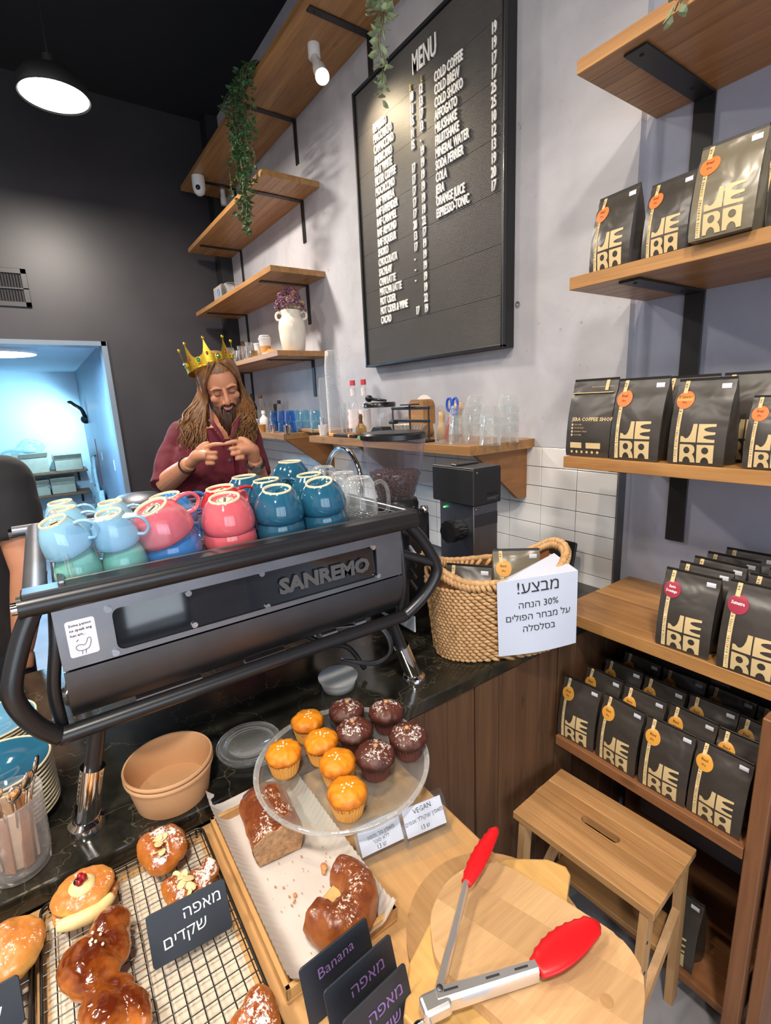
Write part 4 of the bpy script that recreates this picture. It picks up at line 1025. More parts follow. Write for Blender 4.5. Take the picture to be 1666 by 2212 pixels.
# ================================================================ things on the left shelves and the counter boards
def vessel(name, label, cat, x, y, z, prof, mat, part='body', group=None, seg=28, sc=1.0, rz=0.0):
    """a turned thing: outline of (radius, height)"""
    t = thing(name, label, cat, (x, y, z + 0.0004), (0, 0, rz), group)
    bm = NB(); lathe(bm, [(r * sc, h * sc) for r, h in prof], seg); obj(part, bm, mat, t, auto=50, world=False)
    return t
def add(t, part, prof, mat, sc=1.0, seg=28, **k):
    bm = NB(); lathe(bm, [(r * sc, h * sc) for r, h in prof], seg); return obj(part, bm, mat, t, auto=50, world=False, **k)
def X1(u, v, y): return P(u, v, 1, y).x
def tumbler(h, r0, r1, th=0.003, base=0.006):
    """upside-down tumbler: rim r1 down on the table, base r0 on top"""
    return [(r1 - th, 0.0), (r1, 0.0), (r1, 0.003), ((r0 + r1) / 2 + 0.001, h * 0.5), (r0, h - 0.004), (r0 - 0.003, h), (0.0005, h - 0.001), (0.0005, h - base), (r0 - th - 0.002, h - base - 0.002), (r1 - th, 0.002)]
Z4L = 1.9754; Z3L = 2.4404
# white jug with dried flowers
jy = 1.40; jx = X1(636, 765, jy)
t = vessel('flower_jug', 'cream two-handled jug of dried purple flowers on the lowest short shelf', 'jug', jx, jy, Z4L, [(0.0005, 0.0), (0.062, 0.0), (0.070, 0.01), (0.080, 0.08), (0.084, 0.14), (0.080, 0.175), (0.066, 0.20), (0.058, 0.212), (0.060, 0.228), (0.064, 0.24), (0.062, 0.244), (0.054, 0.238), (0.052, 0.215), (0.06, 0.19), (0.0005, 0.05)], M['white_ceramic'], seg=36)
for s in (1, -1):
    a = Vector((0.58, 0.815, 0)) * s
    bm = NB(); tube(bm, [a * 0.058 + Vector((0, 0, 0.225)), a * 0.078 + Vector((0, 0, 0.236)), a * 0.094 + Vector((0, 0, 0.220)), a * 0.090 + Vector((0, 0, 0.195)), a * 0.070 + Vector((0, 0, 0.19))], 0.0075, 10, 5); obj('handle', bm, M['white_ceramic'], t, smooth=True, world=False)
fl = thing('dried_flowers', 'bunch of dried purple and straw flowers standing in the cream jug', 'dried flowers', (jx, jy, Z4L + 0.06))
M['fl_purple'] = pm('dried_purple', (0.20, 0.085, 0.14), 0.8, vary=0.4, vs=60); M['fl_straw'] = pm('dried_straw', (0.50, 0.38, 0.22), 0.8, vary=0.2, vs=60); M['fl_rust'] = pm('dried_rust', (0.40, 0.17, 0.10), 0.8, vary=0.3, vs=60)
for c, (nm, mt, cnt) in enumerate((('purple_blooms', 'fl_purple', 80), ('straw_blooms', 'fl_straw', 22), ('rust_blooms', 'fl_rust', 14))):
    bm = NB(); st = NB()
    for k in range(cnt):
        a = random.uniform(0, 2 * PI); rr = 0.09 * math.sqrt(random.random()) if c == 0 else random.uniform(0.03, 0.07)
        p = Vector((rr * math.cos(a), rr * math.sin(a), 0.210 + 0.10 * (1 - (rr / 0.09) ** 2) + random.uniform(-0.035, 0.015)))
        if c == 1: p = Vector((0.040 + random.uniform(-.015, .035), 0.005 + random.uniform(-.04, .05), 0.205 + random.uniform(-0.01, 0.04)))
        tube(st, [Vector((p.x * 0.2, p.y * 0.2, 0.0)), Vector((p.x * 0.5, p.y * 0.5, 0.15)), p], 0.0012, 5, 3)
        for q in range(7):
            d = Vector((random.gauss(0, 1), random.gauss(0, 1), random.gauss(0, 1))).normalized()
            ball(bm, p + d * 0.011, (0.0075, 0.0065, 0.005), 6, d.to_track_quat('Z', 'Y').to_matrix())
    b = obj(nm, bm, M[mt], fl, smooth=True, world=False); b['kind'] = 'stuff'; obj('stems', st, M['fl_straw'], fl, world=False)
# cups and glasses on the same shelf
y = 1.30
def gl(u, v, y, z, prof, label, mat='glass', sc=1.0, group='glasses on the lowest short shelf', cat='glass', name='drinking_glass'):
    return vessel(name, label, cat, X1(u, v, y), y, z, prof, M[mat], group=group, sc=sc)
gl(494, 770, 1.36, Z4L, tumbler(0.145, 0.048, 0.052), 'tall wide glass upside down beside the crown')
gl(510, 772, 1.285, Z4L, [(0.0005, 0), (0.020, 0), (0.024, 0.03), (0.030, 0.085), (0.028, 0.085), (0.0005, 0.02)], 'narrow glass next to the tall wide one by the crown')
gl(524, 768, 1.285, Z4L, [(0.0005, 0), (0.022, 0), (0.030, 0.03), (0.033, 0.10), (0.031, 0.10), (0.0005, 0.02)], 'flared glass in front of the brown bottle paddle')
gl(540, 766, 1.29, Z4L, [(0.0005, 0), (0.020, 0), (0.025, 0.02), (0.024, 0.11), (0.022, 0.11), (0.0005, 0.02)], 'slim cylinder glass left of the white cups')
gl(549, 768, 1.28, Z4L, [(0.0005, 0), (0.024, 0), (0.026, 0.045), (0.024, 0.045), (0.0005, 0.01)], 'tiny espresso glass in front of the white cups', 'glass_amber')
def paper_cup(x, y, z, h, r0, r1, label, sleeve=None, lid=False, group=None, mat='white'):
    t = vessel('paper_cup', label, 'paper cup', x, y, z, [(0.0005, 0.003), (r0, 0.0), (r1, h - 0.004), (r1 + 0.0015, h - 0.002), (r1 + 0.001, h), (r1 - 0.001, h - 0.001), (r0 - 0.002, 0.006), (0.0005, 0.005)], M[mat], group=group)
    if sleeve: add(t, 'sleeve', [(r0 + (r1 - r0) * 0.12 + 0.0012, h * 0.10), (r0 + (r1 - r0) * 0.56 + 0.0012, h * 0.56), (r0 + (r1 - r0) * 0.56, h * 0.565), (r0 + (r1 - r0) * 0.12, h * 0.10)], M[sleeve])
    if lid: add(t, 'lid', [(r1 + 0.002, h - 0.004), (r1 + 0.002, h + 0.003), (r1 - 0.004, h + 0.006), (r1 - 0.006, h + 0.018), (r1 - 0.01, h + 0.021), (0.0005, h + 0.021)], M['cup_clear'])
    return t
M['kraft'] = pm('kraft_card', srgb(196, 140, 80)[:3], 0.75, vary=0.06)
paper_cup(X1(575, 768, 1.31), 1.31, Z4L, 0.105, 0.028, 0.040, 'white paper cup with brown sleeve and clear lid on the lowest short shelf', 'kraft', True)
paper_cup(X1(561, 770, 1.33), 1.33, Z4L, 0.095, 0.024, 0.034, 'plain white paper cup tucked behind the sleeved one')
t = thing('wooden_paddle', 'brown wooden paddle handle standing at the back of the lowest short shelf', 'paddle', (X1(527, 755, 1.53), 1.53, Z4L))
bm = NB(); prism(bm, [(-0.018, 0), (0.018, 0), (0.016, 0.10), (0.024, 0.17), (0.022, 0.20), (0.008, 0.215), (-0.008, 0.215), (-0.022, 0.20), (-0.024, 0.17), (-0.016, 0.10)], 0, 0.014, Matrix.Rotation(-PI / 2, 4, 'X').inverted() @ Matrix.Identity(4)); obj('blade', bm, M['panel_dark'], t, world=False)
t = thing('folded_napkin', 'folded brown and white napkin between the cups and the cream jug', 'napkin', (X1(588, 768, 1.30), 1.30, Z4L + 0.0005), (0, 0, 0.5))
bm = NB(); bx(bm, -0.05, 0.05, -0.03, 0.03, 0.0, 0.006, 0.001); obj('sheet', bm, M['paper'], t, world=False)
bm = NB(); prism(bm, [(-0.045, 0), (0.045, 0), (0.0, 0.022)], -0.028, 0.028, Matrix.Translation((0, 0, 0.007)) @ Matrix.Rotation(PI / 2, 4, 'X')); obj('fold', bm, M['kraft'], t, world=False)
# third shelf: square glass jar with printed rings
gx0 = X1(458, 650, 1.29); gx1 = X1(492, 640, 1.29)
t = thing('glass_jar', 'square glass jar with a blue ring print at the left end of the third shelf', 'jar', ((gx0 + gx1) / 2, 1.33, Z3L + 0.0005))
bm = NB(); prism(bm, rrect(0.10, 0.05, 0.012, 4), 0, 0.105, bev=0.003); obj('glass', bm, M['glass_thick'], t, world=False)
bm = NB(); tube(bm, [(0.03 + 0.02 * math.cos(a), -0.0515, 0.055 + 0.024 * math.sin(a)) for a in [k * PI / 10 for k in range(20)]], 0.003, 6, closed=True); obj('ring_print', bm, M['glass_blue'], t, world=False)
gl(505, 640, 1.32, Z3L, [(0.0005, 0), (0.03, 0), (0.036, 0.03), (0.06, 0.075), (0.058, 0.078), (0.03, 0.03), (0.0005, 0.01)], 'shallow glass bowl behind the square jar on the third shelf', 'glass_thick', group=None, cat='bowl', name='glass_bowl')

# ---- left counter board: bottles
def bottle(u, y, h, r, label, mat='glass_dark', cap=None, v=925, neck=0.3, group='bottles behind the crowned man', labelmat=None, z=None):
    z = (z or ZS) + 0.0004; x = X1(u, v, y)
    t = thing('bottle', label, 'bottle', (x, y, z), group=group); nr = r * 0.36
    add(t, 'body', [(0.0005, 0.004), (r * 0.9, 0.0), (r, 0.004), (r, h * (1 - neck) * 0.82), (r * 0.85, h * (1 - neck) * 0.93), (nr * 1.1, h * (1 - neck * 0.72)), (nr, h * 0.9), (nr * 1.15, h * 0.97), (nr, h)], M[mat])
    if cap: add(t, 'cap', [(0.0005, h + 0.012), (nr * 1.25, h + 0.012), (nr * 1.3, h - 0.014), (nr * 1.0, h - 0.015)], M[cap])
    if labelmat: add(t, 'label', [(r + 0.0006, h * 0.12), (r + 0.0006, h * 0.48)], M[labelmat])
    return t
bottle(536, 1.50, 0.225, 0.034, 'dark wine bottle nearest the man on the counter board', v=920)
bottle(551, 1.47, 0.275, 0.036, 'taller dark wine bottle second from the man', v=920)
bottle(568, 1.50, 0.25, 0.036, 'clear bottle with a cork behind the white flask', 'glass', 'bracket_wood', v=915)
bottle(580, 1.53, 0.205, 0.034, 'clear bottle without cork behind the small jiggers', 'glass', v=915)
bottle(548, 1.33, 0.145, 0.030, 'yellow capped plastic bottle beside the man on the counter board', 'white', 'st_yellow0', v=930, neck=0.25)
bottle(572, 1.44, 0.13, 0.035, 'stubby pale flask behind the kraft cup', 'white', 'white', v=920, neck=0.3)
bottle(598, 1.53, 0.175, 0.028, 'small dark bottle with black cap left of the blue glasses', 'glass_dark', 'black_plastic', v=915)
bottle(607, 1.55, 0.20, 0.028, 'clear bottle with black cap rising behind the blue glasses', 'glass', 'black_plastic', v=915)
paper_cup(X1(552, 934, 1.285), 1.285, ZS, 0.085, 0.026, 0.036, 'large white paper cup beside the man on the counter board')
paper_cup(X1(567, 935, 1.275), 1.275, ZS, 0.052, 0.022, 0.028, 'short kraft paper cup next to the large white one', mat='kraft')
for u, lb in ((588, 'steel jigger cup beside the kraft cup'), (621, 'steel jigger cup in front of the blue glasses')):
    vessel('steel_jigger', lb, 'jigger', X1(u, 936, 1.275), 1.275, ZS, [(0.0005, 0.002), (0.019, 0), (0.024, 0.053), (0.0225, 0.053), (0.018, 0.003), (0.0005, 0.003)], M['chrome'], group='steel jiggers')
vessel('drinking_glass', 'slim clear glass behind the first jigger', 'glass', X1(591, 930, 1.36), 1.36, ZS, [(0.0005, 0), (0.018, 0), (0.02, 0.09), (0.018, 0.09), (0.0005, 0.006)], M['glass'])
k = 0
for (u, y, mt, nm) in ((597, 1.38, 'glass_blue', 'first'), (613, 1.36, 'glass_blue', 'second'), (629, 1.34, 'glass_blue', 'third'), (645, 1.45, 'glass_pale_blue', 'fourth'), (661, 1.44, 'glass_pale_blue', 'fifth'), (684, 1.42, 'glass_pale_blue', 'sixth')):
    for lv in (0, 1):
        vessel('blue_glass', ('%s blue-tinted glass from the man, %s of its pair' % (nm, ('lower', 'upper')[lv])), 'glass', X1(u, 928, y), y, ZS + lv * 0.0705, tumbler(0.070, 0.030, 0.036), M[mt], group='blue glasses stacked in pairs upside down')
# little board and cup of straws
t = thing('wooden_block', 'small wooden board lying across the gap of the counter boards', 'board', (-2.71, 1.44, ZS + 0.001))
bm = NB(); bx(bm, -0.27, 0.17, -0.05, 0.10, 0, 0.022, 0.003); obj('slab', bm, M['oak_x'], t, world=False)
y = 1.262 + 0.03; x = X1(699, 940, y)
t = vessel('straw_cup', 'small white plastic cup holding steel straws at the board corner', 'cup', x, y, ZS, [(0.0005, 0.002), (0.020, 0), (0.0265, 0.058), (0.025, 0.058), (0.019, 0.004), (0.0005, 0.004)], M['white'])
for k in range(3):
    bm = NB(); a = 2.1 * k; tube(bm, [(0.006 * math.cos(a), 0.006 * math.sin(a), 0.004), (0.012 * math.cos(a), 0.012 * math.sin(a), 0.100)], 0.0028, 8); obj('straw', bm, M['chrome'], t, world=False)
# tall stacks of clear cups
def cup_stack(u, v, y, n, label, r=0.040, dz=0.0115, z=ZS):
    t = thing('cup_stack', label, 'cup stack', (X1(u, v, y), y, z + 0.0004))
    for k in range(n):
        bm = NB(); zz = k * dz
        lathe(bm, [(r, zz), (r + 0.0012, zz + 0.002), (r - 0.0005, zz + 0.004), (r * 0.965, zz + dz)], 22)
        if k == n - 1: lathe(bm, [(r * 0.965, zz + dz), (r * 0.78, zz + 0.085), (r * 0.6, zz + 0.088), (0.0005, zz + 0.086)], 22)
        obj('clear_cup', bm, M['cup_clear'], t, smooth=True, world=False)
cup_stack(726, 925, 1.40, 33, 'tallest stack of clear plastic cups, upside down by the wall', 0.042)
cup_stack(705, 925, 1.52, 24, 'shorter stack of clear cups behind the straw cup', 0.032, 0.0105)
for (u, yy, h) in ((743, 1.42, 0.165), (753, 1.44, 0.17)):
    vessel('glass_cylinder', 'tall narrow glass cylinder ' + ('beside the cup stack' if u < 750 else 'beside the syrup bottles'), 'glass', X1(u, 922, yy), yy, ZS, [(0.0005, 0.002), (0.015, 0), (0.017, h), (0.015, h), (0.013, 0.006), (0.0005, 0.006)], M['glass_thick'])
M['label_pink'] = pm('syrup_label', (0.78, 0.72, 0.72), 0.6, vary=0.1, vs=40); M['cap_red'] = pm('red_cap', (0.65, 0.05, 0.06), 0.4)
M['liquid'] = pm('pale_syrup', (0.65, 0.60, 0.55), 0.2)
for (u, yy, nm) in ((767, 1.44, 'left'), (790, 1.46, 'right')):
    t = bottle(u, yy, 0.275, 0.033, 'clear syrup bottle with red and white neck, ' + ('nearer the glass cylinders' if nm == 'left' else 'partly behind the lidded jar'), 'glass', 'cap_red', v=925, neck=0.42, group='syrup bottles', labelmat='label_pink')
    add(t, 'neck_band', [(0.0135, 0.205), (0.0130, 0.245)], M['label_pink'])
    g = text_bm('AKEN', 0.016, 0, 1, 0.0003, 'CENTER', 1)
    for vv in g.verts: a = vv.co.x / 0.0338 - 0.75; vv.co = Vector((0.0342 * math.sin(a), -0.0342 * math.cos(a), 0.105 + vv.co.y))
    obj('label_text', g, M['ink'], t, world=False)
    bm = NB(); ball(bm, (0.0338 * math.sin(-0.7), -0.0338 * math.cos(-0.7), 0.06), (0.009, 0.003, 0.014), 10); obj('berry_print', bm, M['cap_red'], t, world=False)
# fluted scent bottle
yy = 1.285
t = thing('scent_bottle', 'fluted amber and teal glass bottle with wooden stopper on the counter board', 'bottle', (X1(781, 938, yy), yy, ZS + 0.0004))
bm = NB(); rs = []
for (r, h) in ((0.018, 0.0), (0.020, 0.004), (0.016, 0.012), (0.022, 0.018), (0.027, 0.035), (0.024, 0.052), (0.013, 0.066), (0.010, 0.072)):
    rs.append([Vector(((r + 0.0012 * math.cos(14 * a)) * math.cos(a), (r + 0.0012 * math.cos(14 * a)) * math.sin(a), h)) for a in [2 * PI * k / 56 for k in range(56)]])
rings(bm, rs); obj('body', bm, M['glass_amber'], t, smooth=True, world=False)
add(t, 'stopper', [(0.0005, 0.070), (0.010, 0.070), (0.008, 0.085), (0.010, 0.100), (0.007, 0.114), (0.0005, 0.115)], M['panel_dark'])
M['green'] = pm('green_felt', (0.03, 0.42, 0.24), 0.6); add(t, 'base_ring', [(0.0005, 0.0005), (0.021, 0.0), (0.021, 0.006), (0.017, 0.011), (0.0005, 0.011)], M['green'])
# cutter knife and wooden comb
p0 = P(712, 940, 2, ZS + 0.01); p1 = P(784, 943, 2, ZS + 0.01)
yk = 1.275; xa_ = X1(712, 938, yk); xb_ = X1(770, 940, yk)
t = thing('box_cutter', 'black and orange box cutter lying on the front edge of the counter board', 'knife', ((xa_ + xb_) / 2, yk, ZS + 0.0085))
bm = NB(); box(bm, (0, 0, 0), (xb_ - xa_, 0.026, 0.016), None, 0.005, 2); obj('grip', bm, M['black_plastic'], t, world=False)
M['orange'] = pm('orange_plastic', (0.85, 0.35, 0.05), 0.4)
bm = NB(); box(bm, (-(xb_ - xa_) * 0.36, 0, 0.001), ((xb_ - xa_) * 0.2, 0.027, 0.017), None, 0.004, 2); box(bm, ((xb_ - xa_) * 0.3, 0, 0.001), (0.02, 0.0275, 0.017), None, 0.004, 2); obj('orange_inlay', bm, M['orange'], t, world=False)
t = thing('wooden_tongs', 'flat wooden tongs lying behind the box cutter', 'tongs', (X1(745, 930, 1.34), 1.34, ZS + 0.001))
bm = NB(); prism(bm, [(-0.11, -0.01), (0.11, -0.03), (0.11, -0.018), (-0.06, 0.0), (0.10, 0.03), (0.10, 0.042), (-0.11, 0.02)], 0, 0.012, bev=0.002); obj('arms', bm, M['bracket_wood'], t, world=False)
# storage jar with black lid and scoop
yy = 1.46; xx = X1(822, 915, yy)
t = vessel('lidded_jar', 'clear storage jar with a wide black lid behind the pour-over stand', 'jar', xx, yy, ZS, [(0.0005, 0.002), (0.075, 0), (0.078, 0.005), (0.078, 0.135), (0.076, 0.14), (0.074, 0.135), (0.074, 0.006), (0.0005, 0.006)], M['glass'], seg=36)
add(t, 'lid', [(0.0005, 0.165), (0.078, 0.165), (0.083, 0.160), (0.083, 0.142), (0.079, 0.140)], M['black_plastic'], seg=36)
bm = NB(); tube(bm, [(-0.06, -0.02, 0.185), (0.10, -0.03, 0.172)], [0.009, 0.006], 10); ball(bm, (-0.065, -0.02, 0.186), (0.022, 0.02, 0.018), 12); obj('scoop', bm, M['black_plastic'], t, world=False, smooth=True)
yy = 1.30
t = thing('filter_box', 'sloping black box by the hopper on the counter board', 'box', (X1(825, 925, yy), yy, ZS + 0.0004))
bm = NB(); prism(bm, [(-0.055, 0), (0.055, 0), (0.055, 0.030), (0.03, 0.055), (-0.03, 0.055), (-0.055, 0.030)], -0.03, 0.03, Matrix.Rotation(PI / 2, 4, 'X'), bev=0.002); obj('case', bm, M['black_soft'], t, world=False)
# pour-over stand
ya, yb = 1.29, 1.29
xa2, xm, xb2 = X1(848, 935, ya), X1(887, 935, ya), X1(927, 935, ya)
t = thing('pour_over_stand', 'black metal pour-over stand in front of the paper filters', 'coffee stand', (xm, ya, ZS + 0.0004))
W_ = xb2 - xa2
bm = NB(); bx(bm, -W_ / 2, W_ / 2, -0.05, 0.05, 0, 0.008, 0.002); obj('base', bm, M['black_metal'], t, world=False)
for xx in (-W_ / 2 + 0.004, 0.0, W_ / 2 - 0.004):
    bm = NB(); tube(bm, [(xx, 0, 0.006), (xx, 0, 0.135 if xx != 0 else 0.15)], 0.0035, 8); obj('post', bm, M['black_metal'], t, world=False)
bm = NB(); bx(bm, -W_ / 2, W_ / 2, -0.006, 0.006, 0.130, 0.142, 0.002); bx(bm, -0.035, 0.035, -0.025, 0.025, 0.148, 0.153, 0.001); obj('top_bar', bm, M['black_metal'], t, world=False)
bm = NB(); bx(bm, -W_ / 2 - 0.004, W_ / 2, -0.006, 0.006, 0.078, 0.090, 0.002); box(bm, (-W_ / 2 + 0.02, -0.01, 0.078), (0.035, 0.03, 0.014), None, 0.003); obj('drip_arm', bm, M['black_metal'], t, world=False)
# paper filters, fan of pleats
M['filter_white'] = pm('filter_paper', (0.74, 0.70, 0.64), 0.85, vary=0.05); yy = 1.40
t = thing('filter_stack', 'nest of pleated white paper filters behind the pour-over stand', 'paper filters', (X1(885, 930, yy), yy, ZS + 0.0004))
for k in range(4):
    bm = NB(); rs = []
    for (r, h) in ((0.035 + k * .002, 0.0 + 0.003 * k), (0.068 + k * 0.004, 0.05 + 0.004 * k)):
        rs.append([Vector(((r * (1 + 0.07 * (j % 2))) * math.cos(PI * j / 28), (r * (1 + 0.07 * (j % 2))) * math.sin(PI * j / 28), h)) for j in range(56)])
    rings(bm, rs, cap0=(k == 0), cap1=False); obj('filter', bm, M['filter_white'], t, world=False)
yy = 1.47
t = thing('filter_holder', 'bentwood holder with a round white filter sheet by the blue scissors', 'holder', (X1(912, 930, yy), yy, ZS + 0.0004))
bm = NB(); prism(bm, rrect(0.055, 0.085, 0.03, 5, 0, 0.085), -0.035, 0.035, Matrix.Rotation(PI / 2, 4, 'X'), bev=0.002); obj('body', bm, M['oak_x'], t, world=False)
bm = NB(); tube(bm, [(-0.03, 0.040, 0.115), (-0.03, 0.043, 0.115)], 0.075, 32); obj('filter_sheet', bm, M['filter_white'], t, world=False)
# glass with pestle, then scissors and muddler
yy = 1.30; xx = X1(955, 943, yy)
t = vessel('tool_glass', 'small glass of wooden tools beside the blue scissors', 'glass', xx, yy, ZS, tumbler(0.075, 0.034, 0.027)[::1] and [(0.0005, 0.001), (0.027, 0), (0.034, 0.075), (0.032, 0.075), (0.025, 0.006), (0.0005, 0.006)], M['glass_thick'])
bm = NB(); lathe(bm, [(0.0005, 0.012), (0.020, 0.014), (0.021, 0.055), (0.014, 0.066), (0.010, 0.085), (0.012, 0.10), (0.0105, 0.118), (0.0005, 0.12)], 18, (0.0, 0, 0)); obj('pestle', bm, M['cut1'], t, smooth=True, world=False)
bm = NB(); tube(bm, [(0.020, 0.005, 0.01), (0.034, 0.01, 0.10)], 0.004, 8); obj('red_handle', bm, M['cap_red'], t, world=False)
t = thing('scissors', 'blue handled scissors standing among the wooden tools', 'scissors', (xx, yy + 0.045, ZS + 0.0004))
M['sc_blue'] = pm('blue_plastic', (0.02, 0.07, 0.42), 0.35)
for s in (0, 1):
    o0 = Vector((0.018 + 0.022 * s, 0, 0.0))
    bm = NB(); tube(bm, [o0 + Vector((0.010 * (1 - s), 0, 0.002)), o0 + Vector((0.008 * (1 - s), 0, 0.105))], [0.002, 0.004], 6); obj('blade', bm, M['steel'], t, world=False)
    bm = NB(); cx = -0.004 + 0.034 * s; L = [Vector((cx + 0.014 * math.cos(a), 0, 0.145 + 0.024 * math.sin(a))) for a in [k * PI / 8 for k in range(16)]]
    tube(bm, L, 0.0048, 8, 2, closed=True); tube(bm, [(cx + 0.004, 0, 0.122), o0 + Vector((0.008 * (1 - s), 0, 0.100))], 0.0055, 8); obj('handle', bm, M['sc_blue'], t, world=False, smooth=True)
t = thing('muddler', 'light wooden muddler head rising behind the first glass stack', 'muddler', (X1(993, 925, 1.42), 1.42, ZS + 0.0004))
bm = NB(); lathe(bm, [(0.0005, 0), (0.013, 0.001), (0.010, 0.05), (0.010, 0.115), (0.022, 0.125), (0.022, 0.142), (0.012, 0.15), (0.0005, 0.151)], 18); obj('handle', bm, M['cut1'], t, world=False, smooth=True)
# four stacks of clear tumblers
for (u, yy, n, nm, r) in ((991, 1.295, 3, 'first', 0.037), (1027, 1.40, 4, 'second', 0.038), (1059, 1.315, 3, 'third', 0.038), (1098, 1.43, 4, 'fourth', 0.039)):
    dz = 0.036 if n == 4 else 0.037
    for k in range(n):
        pos = ('lowest', 'second', 'third', 'topmost')[k] if n == 4 else ('lowest', 'middle', 'topmost')[k]
        vessel('tumbler', '%s clear tumbler in the %s nested stack from the scissors' % (pos, nm), 'glass', X1(u, 945, yy), yy, ZS + k * dz, [(r - 0.003, 0), (r, 0.0), (r + 0.0005, 0.004), (r - 0.002, 0.03), (r - 0.008, 0.055), (r - 0.011, 0.066), (r - 0.015, 0.068), (0.0005, 0.067), (0.0005, 0.062), (r - 0.015, 0.062), (r - 0.010, 0.030), (r - 0.0035, 0.002)], M['glass_thick'], group='nested stacks of clear tumblers on the counter board', seg=20)

# ================================================================ grinders, tap and sink side
t = thing('back_counter', 'steel topped back counter along the tiled wall behind the man', 'counter', (-3.0, 1.3, 0))
bm = NB(); bx(bm, -4.45, -1.63, 1.02, D - 0.015, 0.87, 0.90, 0.003); obj('worktop', bm, M['steel'], t)
bm = NB(); bx(bm, -4.45, -1.63, 1.05, D - 0.02, 0, 0.869); obj('carcass', bm, M['black_soft'], t)
t = thing('faucet', 'chrome swan-neck faucet arching over the sink against the tiles', 'faucet', (-2.05, 1.22, 0.90))
bm = NB(); f0 = P(779, 1000, 1, 1.22); f1 = P(706, 1000, 1, 1.22); ft = P(742, 969, 1, 1.22)
cx = (f0.x + f1.x) / 2; rx = abs(f0.x - f1.x) / 2; zt = ft.z - rx
pts = [(f0.x, 1.22, 0.905), (f0.x, 1.22, 1.1), (f0.x, 1.22, zt)] + [(cx + rx * math.cos(a), 1.22, zt + rx * math.sin(a)) for a in [PI * k / 10 for k in range(1, 10)]] + [(f1.x, 1.22, zt), (f1.x, 1.22, zt - 0.06)]
tube(bm, pts, 0.012, 14, 2); obj('spout', bm, M['chrome'], t, smooth=True)
bm = NB(); lathe(bm, [(0.0005, 0.05), (0.02, 0.05), (0.024, 0.003), (0.028, 0.0), (0.0005, 0.0)], 24, (f0.x, 1.22, 0.9004)); obj('base', bm, M['chrome'], t, auto=40)
# hopper grinder
gx, gy = -1.25, 0.905
t = thing('coffee_grinder', 'coffee grinder with a big clear bean hopper behind the machine end', 'grinder', (gx, gy, GZ))
bm = NB(); prism(bm, rrect(0.078, 0.085, 0.03, 5), 0.001, 0.35, Matrix.Translation((gx, gy, GZ)), bev=0.006); obj('body', bm, M['black_plastic'], t, auto=40)
bm = NB(); lathe(bm, [(0.0005, 1.30), (0.070, 1.30), (0.072, 1.33), (0.066, 1.345), (0.0005, 1.345)], 36, (gx, gy, 0)); obj('collar', bm, M['black_plastic'], t, auto=40)
zt = P(860, 942, 0, gx).z; zb = 1.345
zt = 1.552
hp = [(0.058, zb), (0.060, zb + 0.01), (0.084, zb + 0.085), (0.099, zt - 0.018)]
bm = NB(); lathe(bm, hp, 44, (gx, gy, 0)); obj('hopper', bm, M['hopper'], t, smooth=True)
bm = NB(); lathe(bm, [(0.099, zt - 0.018), (0.104, zt - 0.016), (0.105, zt - 0.002), (0.098, zt + 0.004), (0.0005, zt + 0.006)], 44, (gx, gy, 0)); obj('hopper_lid', bm, M['black_plastic'], t, auto=30)
# the beans: a filled core with single beans over it
M['bean'] = pm('roasted_bean', (0.065, 0.028, 0.018), 0.35, vary=0.4, vs=90)
bm = NB(); lathe(bm, [(0.0005, zb + 0.004), (0.054, zb + 0.004), (0.078, zb + 0.084), (0.060, zb + 0.090), (0.0005, zb + 0.094)], 36, (gx, gy, 0)); bn = obj('bean_fill', bm, M['bean'], t, smooth=True); bn['kind'] = 'stuff'
bm = NB(); proto = NB()
def bean(bm, c, s):
    q = Euler((random.uniform(0, 6), random.uniform(0, 6), random.uniform(0, 6))).to_matrix(); ball(bm, c, (s, s * 0.72, s * 0.55), 6, q)
for k in range(900):
    if k < 640:
        a = random.uniform(0, 2 * PI); h = random.uniform(0.004, 0.086); r = 0.0565 + (h - 0.004) / 0.08 * 0.0235 - 0.0035
    else:
        a = random.uniform(0, 2 * PI); r = 0.075 * math.sqrt(random.random()); h = 0.086 + 0.008 * (1 - r / 0.075)
    bean(bm, (gx + r * math.cos(a), gy + r * math.sin(a), zb + h), 0.0052)
obj('beans', bm, M['bean'], t, smooth=True)['kind'] = 'stuff'
for (x, y) in ((gx + 0.085, gy + 0.045), (gx + 0.07, gy - 0.06)):
    bm = NB(); lathe(bm, [(0.0005, 1.328), (0.011, 1.326), (0.013, 1.315), (0.010, 1.30), (0.0005, 1.30)], 18, (x, y, 0)); obj('lock_knob', bm, M['chrome'], t, smooth=True)
# boxy dosing grinder
t = thing('dosing_grinder', 'boxy grinder with black head, steel body and ribbed dial beside the tiles', 'grinder', (-1.2, 1.16, GZ))
bm = NB(); bx(bm, -1.300, -1.100, 1.100, 1.228, 1.307, 1.425, 0.003); obj('head', bm, M['black_soft'], t)
bm = NB(); bx(bm, -1.298, -1.102, 1.102, 1.226, 1.4252, 1.429, 0.001); bx(bm, -1.215, -1.190, 1.11, 1.22, 1.429, 1.436, 0.002); obj('head_lid', bm, M['steel_dark'], t)
bm = NB(); bx(bm, -1.272, -1.108, 1.108, 1.220, 0.96, 1.3065, 0.002); obj('body', bm, M['steel'], t)
bm = NB(); bx(bm, -1.285, -1.10, 1.104, 1.225, 0.951, 0.960, 0.002); obj('foot_plate', bm, M['black_metal'], t)
bm = NB(); bx(bm, -1.108, -1.105, 1.112, 1.216, 1.235, 1.275); obj('side_band', bm, M['steel_dark'], t)
g = text_bm('SWEET', 0.015, 0.0003, 1.15, 0.0003); bmesh.ops.transform(g, matrix=frame((-1.0985, 1.160, 1.320), (0, 1, 0), (0, 0, 1)), verts=g.verts); obj('side_lettering', g, M['letter_grey'], t)
